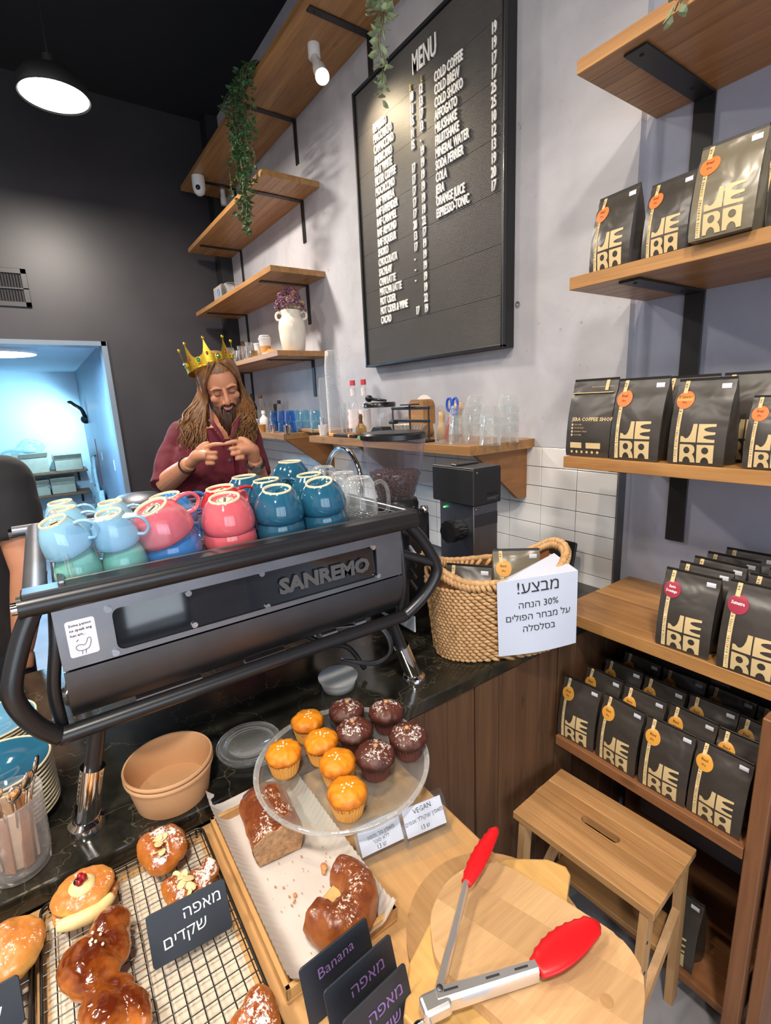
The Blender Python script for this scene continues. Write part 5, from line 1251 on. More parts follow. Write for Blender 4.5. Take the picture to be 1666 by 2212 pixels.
g = text_bm('GOLD 65', 0.011, 0.0003, 1.1, 0.0002); bmesh.ops.transform(g, matrix=frame((-1.0985, 1.160, 1.338), (0, 1, 0), (0, 0, 1)), verts=g.verts); obj('side_lettering', g, M['black_metal'], t)
bm = NB(); dx, dy, dz = -1.165, 1.107, 1.222
Md = frame((dx, dy, dz), (1, 0, 0), (0, 0, 1))
for (r0, a, b, nn) in ((0.030, 0.0, 0.018, 22), (0.034, 0.018, 0.040, 16), (0.036, 0.040, 0.062, 9)):
    rs = []
    for h in (a + 0.001, b - 0.001): rs.append([Md @ Vector(((r0 * (1 + 0.05 * (1 if (j // 2) % 2 else 0))) * math.cos(2 * PI * j / (nn * 4)), (r0 * (1 + 0.05 * (1 if (j // 2) % 2 else 0))) * math.sin(2 * PI * j / (nn * 4)), h)) for j in range(nn * 4)])
    rings(bm, rs)
obj('ribbed_dial', bm, M['black_plastic'], t)
bm = NB(); bx(bm, -1.245, -1.240, 1.1, 1.106, 1.285, 1.289); obj('status_light', bm, emit('green_led', (0.1, 1.0, 0.2), 4), t)
bm = NB(); ball(bm, (-1.102, 1.116, 1.415), 0.004, 8); ball(bm, (-1.104, 1.112, 1.297), 0.004, 8); obj('screw', bm, M['chrome'], t)
# wall tablet behind the basket
t = thing('card_reader', 'black tablet leaning on the tiles behind the wicker basket', 'tablet', (-1.07, 1.50, GZ + 0.001), (0, 0, 0))
bm = NB(); Mr = Matrix.Rotation(-0.22, 4, 'X'); prism(bm, rrect(0.055, 0.085, 0.008, 3, 0, 0.085), -0.006, 0.006, Mr @ Matrix.Rotation(PI / 2, 4, 'X'), bev=0.001); obj('case', bm, M['black_plastic'], t, world=False)
# domed steel bin behind the machine
t = thing('domed_bin', 'brushed steel domed bin on the floor left of the crowned man', 'bin', (-2.55, 0.34, 0))
bm = NB(); lathe(bm, [(0.0005, 0.0), (0.13, 0.0), (0.135, 0.02), (0.135, 1.15), (0.14, 1.17), (0.14, 1.20), (0.125, 1.245), (0.08, 1.275), (0.0005, 1.285)], 40, (-2.55, 0.34, 0.0005)); obj('shell', bm, M['steel_dark'], t, auto=50)
bm = NB(); tube(bm, [(-2.55 + 0.1415 * math.cos(a), 0.34 + 0.1415 * math.sin(a), 1.185) for a in [k * PI / 20 for k in range(40)]], 0.004, 6, closed=True); obj('rim', bm, M['chrome'], t, smooth=True)

# ================================================================ spot lamp, camera, plants
t = thing('spot_lamp', 'lit white swivel spot lamp under the longest shelf by the menu board', 'lamp', (-2.30, 1.38, 3.348))
bm = NB(); lathe(bm, [(0.0005, 0.0), (0.030, 0.0), (0.030, -0.055), (0.024, -0.062), (0.0005, -0.063)], 28, (-2.46, 1.40, 3.3475)); obj('socket', bm, M['white'], t, auto=40)
a = Vector((-2.455, 1.398, 3.29)); b = Vector((-2.275, 1.33, 3.107)); d = (b - a).normalized()
bm = NB(); tube(bm, [a + d * 0.0, a + d * 0.02, a + d * 0.10, a + d * 0.15, b], [0.020, 0.021, 0.021, 0.029, 0.032], 24); obj('lamp_head', bm, M['white'], t, auto=50)
bm = NB(); tube(bm, [b + d * 0.001, b + d * 0.004], 0.028, 24); obj('lens', bm, M['light_spot'], t)
c0 = Vector((-4.13, 1.29, 3.346))
t = thing('dome_camera', 'white dome security camera hanging under the left end of the longest shelf', 'security camera', tuple(c0))
bm = NB(); lathe(bm, [(0.0005, 0), (0.045, 0), (0.047, -0.03), (0.045, -0.085), (0.036, -0.115), (0.018, -0.130), (0.0005, -0.133)], 32, tuple(c0)); obj('housing', bm, M['white'], t, auto=60)
bm = NB(); ball(bm, c0 + Vector((0.034, -0.018, -0.088)), 0.018, 14); obj('lens', bm, M['black_plastic'], t, smooth=True)
c1 = Vector((-4.28, 1.52, 3.346))
t = thing('motion_sensor', 'small white sensor under the longest shelf near the black corner', 'sensor', tuple(c1))
bm = NB(); lathe(bm, [(0.0005, 0), (0.018, 0), (0.018, -0.05), (0.024, -0.06), (0.022, -0.11), (0.0005, -0.115)], 20, tuple(c1)); obj('housing', bm, M['white'], t, auto=50)
M['leaf'] = pm('ivy_leaf', (0.035, 0.10, 0.03), 0.5, vary=0.5, vs=30); M['leaf_pale'] = pm('pale_leaf', (0.28, 0.36, 0.20), 0.5, vary=0.4, vs=30); M['vine'] = pm('vine_stem', (0.12, 0.09, 0.04), 0.7)
def trailing(label, top, n, length, spread, leafmat, lsize=0.03, seed=1, dirx=0.0):
    rnd = random.Random(seed)
    t = thing('trailing_plant', label, 'plant', tuple(top))
    st = NB()
    for s in range(n):
        x = rnd.uniform(-spread, spread); y = rnd.uniform(-0.03, 0.03); L = length * rnd.uniform(0.45, 1.0)
        pts = [Vector((x * 0.4, 0.10 + y, 0.02)), Vector((x * 0.8, 0.02 + y, 0.05)), Vector((x, -0.035 + y, 0.0))]; k = 0; z = 0
        while z > -L:
            z -= 0.06; k += 1; pts.append(Vector((x + dirx * z + rnd.uniform(-.02, .02), -0.045 + y + rnd.uniform(-.015, .015), z)))
        tube(st, pts, 0.0016, 5, 3)
        lv = NB(); cp = cat_rom(pts, 3)
        for q in cp[3:]:
            for _ in range(2):
                a = rnd.uniform(0, 2 * PI); el = rnd.uniform(-1.1, 0.3); d = Vector((math.cos(a) * math.cos(el), math.sin(a) * math.cos(el), math.sin(el)))
                sd = d.cross(Vector((rnd.gauss(0, .4), rnd.gauss(0, .4), 1))).normalized(); nn = d.cross(sd); L2 = lsize * rnd.uniform(0.6, 1.15); w = L2 * 0.30
                b0 = q + d * 0.006; P_ = [b0, b0 + d * L2 * 0.35 + sd * w + nn * 0.002, b0 + d * L2 * 0.7 + sd * w * 0.8, b0 + d * L2 - nn * 0.003, b0 + d * L2 * 0.7 - sd * w * 0.8, b0 + d * L2 * 0.35 - sd * w + nn * 0.002, b0 + d * L2 * 0.5 + nn * 0.004]
                vs = [lv.verts.new(pp) for pp in P_]
                for i in range(6): lv.faces.new((vs[i], vs[(i + 1) % 6], vs[6]))
        obj('leaf_strand', lv, M[leafmat], t, world=False)['kind'] = 'stuff'
    obj('stems', st, M['vine'], t, world=False)
    bm = NB(); lathe(bm, [(0.0005, 0.0), (0.05, 0.0), (0.065, 0.10), (0.06, 0.10), (0.05, 0.02), (0.0005, 0.015)], 24, (0, 0.13, 0.003)); obj('pot', bm, M['black_soft'], t, world=False)
p = P(556, 300, 1, 1.23)
trailing('dense dark green trailing plant hanging from the middle of the longest shelf', (-2.95, YF, 3.381), 13, 0.72, 0.18, 'leaf', 0.038, 3, 0.06)
trailing('pale leafed trailing plant at the menu board end of the longest shelf', (-1.58, YF, 3.381), 6, 0.66, 0.09, 'leaf_pale', 0.045, 8)
trailing('short trailing plant at the left end of the top right shelf', (-0.600, 1.24, 2.450), 2, 0.07, 0.04, 'leaf_pale', 0.032, 12)

# ================================================================ beyond the doorway
KB = KX + 0.02
def kbox(x, y, z, sx, sy, sz, label, open_=True, rz=0.0):
    t = thing('cardboard_box', label, 'box', (x, y, z + 0.001), (0, 0, rz), 'boxes in the kitchen')
    bm = NB(); bx(bm, -sx / 2, sx / 2, -sy / 2, sy / 2, 0, 0.004)
    for a in ((-sx / 2, -sx / 2 + .005, -sy / 2, sy / 2), (sx / 2 - .005, sx / 2, -sy / 2, sy / 2), (-sx / 2, sx / 2, -sy / 2, -sy / 2 + .005), (-sx / 2, sx / 2, sy / 2 - .005, sy / 2)): bx(bm, *a, 0, sz)
    obj('walls', bm, M['kraft_pale'], t, world=False)
    if open_:
        for s in (-1, 1):
            bm = NB(); box(bm, (s * (sx / 2 + 0.03), 0, sz + 0.03), (0.005, sy, 0.07), Euler((0, 0.6 * s, 0))); obj('flap', bm, M['kraft_pale'], t, world=False)
    return t
M['kraft_pale'] = pm('pale_cardboard', (0.42, 0.36, 0.26), 0.8, vary=0.08)
for (za, lb) in ((0.885, 'upper pinkish shelf on the kitchen back wall'), (0.56, 'lower pinkish shelf on the kitchen back wall')):
    t = thing('kitchen_shelf', lb, 'shelf', (KX, 0.1, za))
    bm = NB(); bx(bm, KX + 0.001, KX + 0.45, -1.2, 0.52, za - 0.03, za, 0.003); obj('board', bm, M['rack_wood_x'], t)
    for y in (-0.6, 0.40):
        bm = NB(); bx(bm, KX + 0.001, KX + 0.40, y, y + 0.03, za - 0.036, za - 0.0305); bx(bm, KX + 0.001, KX + 0.008, y, y + 0.03, za - 0.2, za - 0.031); obj('bracket', bm, M['black_metal'], t)
kbox(KX + 0.24, 0.30, 0.886, 0.36, 0.34, 0.17, 'open cardboard box on the upper kitchen shelf')
kbox(KX + 0.24, -0.14, 0.886, 0.34, 0.34, 0.22, 'cardboard box under plastic bags on the upper kitchen shelf', True, 0.2)
kbox(KX + 0.24, -0.12, 0.561, 0.28, 0.26, 0.16, 'small open box on the lower kitchen shelf, left', True, 0.1)
kbox(KX + 0.24, 0.19, 0.561, 0.28, 0.30, 0.17, 'small open box on the lower kitchen shelf, right', True)
M['film'] = glass('plastic_film', (0.85, 0.92, 0.96), 0.25, 1.4, 0.5)
for i, (y, z, s) in enumerate(((-0.55, 1.03, 0.15), (-0.12, 1.25, 0.13))):
    t = thing('plastic_bag', ('crumpled clear plastic bag slumped at the shelf edge in the kitchen', 'crumpled clear plastic bag resting on the cardboard box in the kitchen')[i], 'plastic bag', (KX + 0.30, y, z))
    bm = NB(); bmesh.ops.create_icosphere(bm, subdivisions=4, radius=s)
    displace(bm, lambda c, n: 0.05 * fbm(c, 9, 3)); bmesh.ops.transform(bm, matrix=Matrix.Diagonal((0.8, 1.2, 0.8, 1)), verts=bm.verts); obj('film', bm, M['film'], t, world=False)
# tote bag on a hook
M['tote'] = pm('pale_print_canvas', (0.50, 0.66, 0.68), 0.8, vary=0.15, vs=20)
yb_ = KR - 0.06
q = P(210, 1055, 1, yb_)
t = thing('tote_bag', 'pale canvas tote bag with leaf print hanging by the kitchen side wall', 'tote bag', (q.x, yb_, q.z - 0.18))
w_ = 0.55
bm = NB(); prism(bm, [(-w_, -0.25), (w_, -0.25), (w_, 0.22), (w_ * 0.2, 0.12), (-w_, 0.20)], -0.03, 0.03, Matrix.Rotation(PI / 2, 4, 'X'), bev=0.01); obj('sack', bm, M['tote'], t, world=False)
for k in range(5):
    bm = NB(); ball(bm, (-0.4 + 0.22 * k, -0.034, -0.05 + 0.1 * math.sin(k * 2)), (0.05, 0.003, 0.03), 8); obj('leaf_print', bm, M['door_metal'], t, world=False)
g = text_bm('foodi', 0.14, 0.001, 1, 0, 'CENTER', 1); bmesh.ops.transform(g, matrix=frame((0, -0.034, -0.12), (1, 0, 0), (0, 0, 1)), verts=g.verts); obj('bag_text', g, M['ink'], t, world=False)
bm = NB(); tube(bm, [(-0.35, 0, 0.18), (-0.2, 0.0, 0.42), (0.0, 0.02, 0.60), (0.12, 0.0, 0.40), (0.2, 0, 0.15)], 0.02, 8, 4); obj('strap', bm, M['tote'], t, world=False, smooth=True)
bm = NB(); tube(bm, [(0.0, 0.055, 0.62), (0.0, 0.0, 0.60)], 0.01, 8); obj('hook', bm, M['black_metal'], t, world=False)
# clamp lamp
q = P(182, 890, 1, KR - 0.02); e = P(150, 868, 0, q.x - 0.1)
t = thing('clamp_lamp', 'black clip-on lamp glowing on the kitchen side wall', 'lamp', tuple(q))
bm = NB(); ball(bm, q + Vector((0, 0.0, -0.10)), 0.06, 14); tube(bm, [q + Vector((0, 0.0, -0.08)), q + Vector((0.05, -0.03, 0.03)), e + (q - e) * 0.35], 0.025, 10, 4); obj('arm', bm, M['black_metal'], t, smooth=True)
d = (q - e).normalized()
bm = NB(); tube(bm, [e, e + (q - e) * 0.7], 0.055, 16, flat=0.35); obj('lamp_head', bm, M['black_metal'], t, auto=40)
bm = NB(); tube(bm, [e + d * 0.02 + Vector((0.02, -0.0, -0.022)), e + (q - e) * 0.6 + Vector((0.02, 0, -0.022))], 0.045, 16, flat=0.3); obj('tube_light', bm, M['light_cool'], t)
# ================================================================ wicker basket
cB = Vector((-0.903, 0.985, 0)); aB = Vector((0.434, 0.901, 0)).normalized(); nB = Vector((0.901, -0.434, 0)).normalized()
def bk(th, z, off=0.0):
    t = (z - GZ) / 0.24; L = 0.172 + 0.024 * t + off; Wd = 0.092 + 0.018 * t + off
    c, s = math.cos(th), math.sin(th); e = 0.72
    return cB + aB * (L * math.copysign(abs(c) ** e, c)) + nB * (Wd * math.copysign(abs(s) ** e, s)) + Vector((0, 0, z))
def rimz(th): return 1.178 + 0.060 * abs(math.cos(th)) ** 3
def wicker(name):
    m, nt, b = base_mat(name); mp = coords(nt, (90, 90, 18)); n = noise_n(nt, mp.outputs[0], 1.0, 4)
    mp2 = coords(nt); n2 = noise_n(nt, mp2.outputs[0], 22, 3)
    col = mixc(nt, n2, ramp(nt, n, [(0.3, srgb(146, 104, 62)), (0.7, srgb(216, 178, 128))]), srgb(192, 150, 102))
    nt.links.new(col, b.inputs['Base Color']); b.inputs['Roughness'].default_value = 0.6; bump(nt, b, n, 0.3, 0.002); return m
M['wicker'] = wicker('water_hyacinth')
M['wicker_dark'] = pm('basket_inside', srgb(120, 74, 36)[:3], 0.8, vary=0.2, vs=40)
t = thing('wicker_basket', 'tall woven wicker basket with handle holes on the stone bar end', 'basket', (cB.x, cB.y, GZ))
NTH = 180
ths = [2 * PI * k / NTH for k in range(NTH)]
bm = NB()
def hole(th, z): return abs(math.cos(th)) > 0.955 and rimz(th) - 0.062 < z < rimz(th) - 0.014
lev = 26
grid = [[None] * NTH for _ in range(lev + 1)]; gi = [[None] * NTH for _ in range(lev + 1)]
for i in range(lev + 1):
    for k, th in enumerate(ths):
        z = GZ + 0.002 + (rimz(th) - GZ - 0.004) * i / lev
        grid[i][k] = bm.verts.new(bk(th, z, -0.004)); gi[i][k] = bm.verts.new(bk(th, z, -0.010))
for i in range(lev):
    for k in range(NTH):
        k2 = (k + 1) % NTH; th = ths[k]; z = GZ + (rimz(th) - GZ) * (i + 0.5) / lev
        if hole(th, z): continue
        bm.faces.new((grid[i][k], grid[i][k2], grid[i + 1][k2], grid[i + 1][k])); bm.faces.new((gi[i][k2], gi[i][k], gi[i + 1][k], gi[i + 1][k2]))
bm.faces.new([gi[0][k] for k in range(NTH)]); bm.faces.new([grid[0][k] for k in range(NTH - 1, -1, -1)])
obj('lining', bm, M['wicker_dark'], t)
bm = NB(); rows = 23; n_st = 56
for r in range(rows):
    z0 = GZ + 0.007 + 0.0093 * r
    for k in range(n_st):
        th = 2 * PI * (k + 0.5 * (r % 2)) / n_st; rz = rimz(th)
        if z0 > rz - 0.022 or hole(th, z0): continue
        a = bk(th - PI / n_st, z0, 0.0); b = bk(th + PI / n_st, z0, 0.0); c = bk(th, z0, 0.0)
        tx = (b - a).normalized(); up = Vector((0, 0, 1)); nn = tx.cross(up)
        ang = 0.28 + random.uniform(-0.12, 0.12); tx2 = tx * math.cos(ang) + up * math.sin(ang); up2 = nn.cross(tx2) * -1
        Mt = Matrix((tx2, up2, nn)).transposed()
        ball(bm, c + nn * random.uniform(-.001, .0015), ((b - a).length * 0.60, 0.0058, 0.0062), 8, Mt)
w_ = obj('weave', bm, M['wicker'], t, smooth=True); w_['kind'] = 'stuff'
bm = NB()
for side in (0.002, -0.012):
    for k in range(86):
        th = 2 * PI * k / 86; rz = rimz(th)
        a = bk(th - 0.02, rz - 0.022, side); b = bk(th + 0.03, rz - 0.002, side)
        tube(bm, [a, a.lerp(b, 0.5) + (b - a).cross(Vector((0, 0, 1))).normalized() * 0.0, b], [0.0045, 0.0068, 0.005], 7)
obj('rim_wraps', bm, M['wicker'], t, smooth=True)['kind'] = 'stuff'
bm = NB(); tube(bm, [bk(th, rimz(th) + 0.001, -0.005) + Vector((0, 0, 0.0008 * math.sin(th * 90))) for th in ths], [0.0085 + 0.001 * math.sin(th * 60) for th in ths], 10, closed=True); obj('rim', bm, M['wicker'], t, smooth=True)
for s in (1, -1):
    bm = NB(); pts = []
    for k in range(17):
        u = -1 + 2 * k / 16; th = math.acos(0.955) * u + (0 if s > 0 else PI); zz = rimz(0) - 0.062 + 0.012 * u * u
        pts.append(bk(th, zz, -0.003))
    tube(bm, pts, 0.0055, 8); obj('handle_edge', bm, M['wicker'], t, smooth=True)
# two coffee bags inside
def lay_bag(kind, along, off, z, label, rz, lean, shiny=False, sc=1.0):
    p = cB + aB * along + nB * off
    return bag(kind, p.x, p.y, z, rz=rz, label=label, group='discounted bags in the basket', sc=sc, lean=lean, shiny=shiny)
lay_bag('y', -0.078, -0.004, 0.985, 'dark coffee bag with mustard sticker at the left inside the wicker basket', 0.62, -0.10)
lay_bag('y', 0.072, -0.012, 1.005, 'shiny olive coffee bag with mustard sticker inside the basket beside the handle', 0.90, -0.12, True, 1.04)
# the sale sheet, folded over the rim
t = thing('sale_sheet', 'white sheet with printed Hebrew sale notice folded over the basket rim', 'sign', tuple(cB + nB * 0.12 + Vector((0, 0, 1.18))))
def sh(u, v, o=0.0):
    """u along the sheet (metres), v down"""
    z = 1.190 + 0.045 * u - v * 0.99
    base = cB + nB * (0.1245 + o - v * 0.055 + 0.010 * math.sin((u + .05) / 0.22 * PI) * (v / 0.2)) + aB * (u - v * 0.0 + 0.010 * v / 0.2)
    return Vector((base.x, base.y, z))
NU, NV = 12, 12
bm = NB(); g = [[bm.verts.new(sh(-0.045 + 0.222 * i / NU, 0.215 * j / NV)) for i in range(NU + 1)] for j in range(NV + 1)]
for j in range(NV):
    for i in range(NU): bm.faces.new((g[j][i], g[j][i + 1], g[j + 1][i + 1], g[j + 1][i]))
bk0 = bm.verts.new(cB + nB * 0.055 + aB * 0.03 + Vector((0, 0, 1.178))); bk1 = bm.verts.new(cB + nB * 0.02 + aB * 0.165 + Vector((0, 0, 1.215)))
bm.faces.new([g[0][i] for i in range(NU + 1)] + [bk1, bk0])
obj('sheet', bm, pm('blue_white_paper', (0.58, 0.63, 0.76), 0.8, vary=0.02), t)  # white paper with the blue of the daylight put into its colour
def rev(s): return s[::-1]
bm = NB()
for (s, uc, v, h) in (('!' + rev('מבצע'), 0.066, 0.040, 0.046), (rev('הנחה') + ' 30%', 0.066, 0.082, 0.026), (rev('הפולים') + ' ' + rev('מבחר') + ' ' + rev('על'), 0.066, 0.116, 0.026), (rev('בסלסלה'), 0.066, 0.150, 0.026)):
    q = text_bm(s, h, align='CENTER', res=2)
    for vv in q.verts:
        p = sh(uc + vv.co.x, v - vv.co.y, 0.0012); vv.co = p
    obj('heading_text' if h > 0.03 else 'notice_line', q, M['ink'], t)

# ================================================================ food on the display counter
def crust(name, lo, hi, sugar=0.0, gloss=0.4, glaze_c=None, ns=26, sugar_c=(0.82, 0.78, 0.74)):
    """baked crust: pale flanks, browned top; powdered sugar on upward faces"""
    m, nt, b = base_mat(name); mp = coords(nt); n = noise_n(nt, mp.outputs[0], ns, 5, 0.6, 0.5)
    ge = nt.nodes.new('ShaderNodeNewGeometry'); sx = nt.nodes.new('ShaderNodeSeparateXYZ'); nt.links.new(ge.outputs['Normal'], sx.inputs[0])
    ad = nt.nodes.new('ShaderNodeMath'); ad.operation = 'MULTIPLY_ADD'; ad.inputs[1].default_value = 0.5; nt.links.new(sx.outputs['Z'], ad.inputs[0]); nt.links.new(n, ad.inputs[2])
    col = ramp(nt, ad.outputs[0], [(0.55, lo), (0.76, tuple((a + c) / 2 for a, c in zip(lo, hi))), (0.98, hi)])
    if sugar:
        n2 = noise_n(nt, mp.outputs[0], 190, 3, 0.8); n3 = noise_n(nt, mp.outputs[0], 16, 2, 0.5)
        mu = nt.nodes.new('ShaderNodeMath'); mu.operation = 'MULTIPLY_ADD'; mu.inputs[1].default_value = 0.9; nt.links.new(n3, mu.inputs[0]); nt.links.new(n2, mu.inputs[2])
        su = nt.nodes.new('ShaderNodeMath'); su.operation = 'MULTIPLY_ADD'; su.inputs[1].default_value = 0.35; nt.links.new(sx.outputs['Z'], su.inputs[0]); nt.links.new(mu.outputs[0], su.inputs[2])
        th = 1.52 - sugar * 0.42
        msk = ramp(nt, su.outputs[0], [(min(0.98, th / 1.6), (0, 0, 0)), (min(1.0, (th + 0.07) / 1.6), (1, 1, 1))])
        sc_ = nt.nodes.new('ShaderNodeMath'); sc_.operation = 'DIVIDE'; sc_.inputs[1].default_value = 1.6; nt.links.new(su.outputs[0], sc_.inputs[0]); nt.links.new(sc_.outputs[0], msk.node.inputs[0])
        col = mixc(nt, msk, col, (*sugar_c, 1))
    nt.links.new(col, b.inputs['Base Color']); b.inputs['Roughness'].default_value = gloss
    b.inputs['Subsurface Weight'].default_value = 0.08; b.inputs['Subsurface Radius'].default_value = (0.01, 0.005, 0.002); b.inputs['Subsurface Scale'].default_value = 0.5
    if gloss < 0.3: b.inputs['Coat Weight'].default_value = 0.5; b.inputs['Coat Roughness'].default_value = 0.12
    bump(nt, b, n, 0.35, 0.004); return m
M['muf_orange'] = crust('orange_muffin_crumb', srgb(196, 110, 18), srgb(226, 140, 22), 0.0, 0.5, ns=60)
M['muf_choc'] = crust('chocolate_muffin_crumb', srgb(60, 26, 18), srgb(88, 42, 32), 0.45, 0.5, ns=60)
M['case_yellow'] = pm('yellow_muffin_case', srgb(222, 160, 74)[:3], 0.65, vary=0.06, vs=60)
M['case_brown'] = pm('brown_muffin_case', srgb(92, 46, 42)[:3], 0.6, vary=0.06, vs=60)
M['nut'] = pm('peeled_nut', srgb(196, 140, 92)[:3], 0.5, vary=0.1, vs=60)
M['flake'] = pm('white_sugar_flake', srgb(238, 226, 200)[:3], 0.5, vary=0.05)
M['bun'] = crust('glazed_bun', srgb(206, 130, 56), srgb(128, 52, 14), 0.0, 0.2)
M['bun_dark'] = crust('chocolate_glazed_bun', srgb(196, 112, 40), srgb(92, 34, 10), 0.0, 0.12, ns=18)
M['bun_pale'] = crust('pale_bun', srgb(222, 170, 92), srgb(196, 120, 52), 0.35, 0.35)
M['bun_sugar'] = crust('sugared_bun', srgb(206, 128, 50), srgb(140, 66, 24), 0.62, 0.3)
M['loaf_crust'] = crust('banana_loaf_crust', srgb(164, 96, 46), srgb(112, 56, 30), 0.36, 0.3, ns=40, sugar_c=(0.75, 0.64, 0.56))
M['loaf_crumb'] = pm('banana_loaf_crumb', srgb(176, 136, 98)[:3], 0.8, vary=0.35, vs=90, bmp=0.8, bs=160, bd=0.004)
M['cream_fill'] = pm('vanilla_cream', srgb(232, 212, 152)[:3], 0.4, vary=0.05)
M['berry'] = pm('glazed_berry', srgb(150, 14, 22)[:3], 0.15, vary=0.3, vs=80)
M['berry_dark'] = pm('blueberry', srgb(40, 14, 30)[:3], 0.25)
M['almond'] = pm('almond_flake', srgb(232, 206, 156)[:3], 0.5, vary=0.08, vs=70)
# glass cake stand
sx_, sy_ = -0.722, 0.372
t = thing('cake_stand', 'clear glass cake stand with beaded rim carrying orange and chocolate muffins', 'cake stand', (sx_, sy_, BZ + 0.0004))
M['stand_glass'] = glass('stand_glass', (0.94, 0.96, 0.95), 0.03, 1.48, 0.28)
bm = NB(); lathe(bm, [(0.0005, 0.008), (0.030, 0.007), (0.052, 0.001), (0.056, 0.0), (0.057, 0.003), (0.045, 0.012), (0.020, 0.022), (0.014, 0.034), (0.016, 0.050), (0.026, 0.058), (0.0005, 0.059)], 40); obj('pedestal', bm, M['stand_glass'], t, smooth=True, world=False)
bm = NB(); lathe(bm, [(0.0005, 0.060), (0.13, 0.0605), (0.143, 0.062), (0.155, 0.070), (0.160, 0.076), (0.163, 0.075), (0.160, 0.066), (0.148, 0.058), (0.130, 0.0555), (0.0005, 0.0555)], 64); obj('plate', bm, M['stand_glass'], t, smooth=True, world=False)
bm = NB()
for k in range(26): a = 2 * PI * k / 26; ball(bm, (0.161 * math.cos(a), 0.161 * math.sin(a), 0.0755), 0.0035, 8)
lathe(bm, [(0.155, 0.0725), (0.161, 0.0785), (0.1645, 0.0775), (0.163, 0.0700), (0.157, 0.0690), (0.155, 0.0725)], 64)
obj('rim_beads', bm, glass('rim_glass', (0.96, 0.97, 0.97), 0.03, 1.5, 0.5, 0.30), t, smooth=True, world=False)['kind'] = 'stuff'
SZ = BZ + 0.0615
# muffins
def muffin_proto(choc, seed):
    rnd = random.Random(seed)
    t = thing('muffin', 'x', 'muffin')
    bm = NB(); rs = []
    for (r, h) in ((0.0225, 0.0), (0.0245, 0.004), (0.0305, 0.031), (0.0310, 0.032), (0.0295, 0.031), (0.0215, 0.004)):
        rs.append([Vector((r * (1 + 0.035 * (j % 2)) * math.cos(2 * PI * j / 60), r * (1 + 0.035 * (j % 2)) * math.sin(2 * PI * j / 60), h)) for j in range(60)])
    rings(bm, rs); obj('paper_case', bm, M['case_brown' if choc else 'case_yellow'], t, world=False)
    bm = NB(); k = 1.12 if choc else 1.0
    lathe(bm, [(0.0285, 0.024), (0.0305 * k, 0.031), (0.0335 * k, 0.036), (0.0330 * k, 0.042), (0.0285 * k, 0.0485), (0.020 * k, 0.0525 + 0.002 * (k > 1)), (0.010, 0.0545 + 0.003 * (k > 1)), (0.0005, 0.055 + 0.004 * (k > 1))], 36, cap0=True)
    bmesh.ops.subdivide_edges(bm, edges=bm.edges[:], cuts=1, use_grid_fill=True)
    displace(bm, lambda c, n: 0.0022 * fbm(c + Vector((seed, 0, 0)), 90, 3)); obj('top', bm, M['muf_choc' if choc else 'muf_orange'], t, smooth=True, world=False)
    if choc:
        bm = NB(); ball(bm, (rnd.uniform(-.006, .006), rnd.uniform(-.006, .006), 0.0615), (0.0048, 0.0045, 0.0038), 10); obj('nut', bm, M['nut'], t, smooth=True, world=False)
    else:
        for q in range(7):
            a = rnd.uniform(0, 6.3); r = rnd.uniform(0, 0.017); bm = NB()
            ball(bm, (r * math.cos(a), r * math.sin(a), 0.0555 - 9 * r * r), (0.0026, 0.0018, 0.0012), 6, Euler((0, 0, a)).to_matrix()); obj('sugar_flake', bm, M['flake'], t, smooth=True, world=False)
    return t
mo = {0: muffin_proto(False, 3), 1: muffin_proto(True, 5)}; usedm = {0: False, 1: False}
muf = [(0, 664, 1553, 'orange muffin farthest back on the cake stand, next to the chocolate ones'), (0, 694, 1597, 'orange muffin between the farthest one and the middle of the stand'), (0, 612, 1622, 'orange muffin standing apart at the left rim of the cake stand'), (0, 729, 1643, 'orange muffin directly behind the front one'), (0, 750, 1706, 'front orange muffin nearest the vegan cards'),
       (1, 748, 1531, 'chocolate muffin behind, touching the milky lid'), (1, 835, 1533, 'chocolate muffin at the far right rim of the stand'), (1, 766, 1574, 'chocolate muffin in the middle of the brown group'), (1, 881, 1586, 'sugar-dusted chocolate muffin at the right rim of the stand'), (1, 810, 1626, 'sugar-dusted chocolate muffin nearest the orange row')]
for i, (c, u, v, lb) in enumerate(muf):
    p = P(u, v, 2, SZ + 0.045); rz = i * 1.3
    if not usedm[c]: usedm[c] = True; o = mo[c]; o.location = (p.x, p.y, SZ + 0.0006); o.rotation_euler = (0, 0, rz); o['label'] = lb; o['group'] = 'muffins on the glass cake stand'
    else: dup(mo[c], (p.x, p.y, SZ + 0.0006), rz, lb, 'muffins on the glass cake stand')
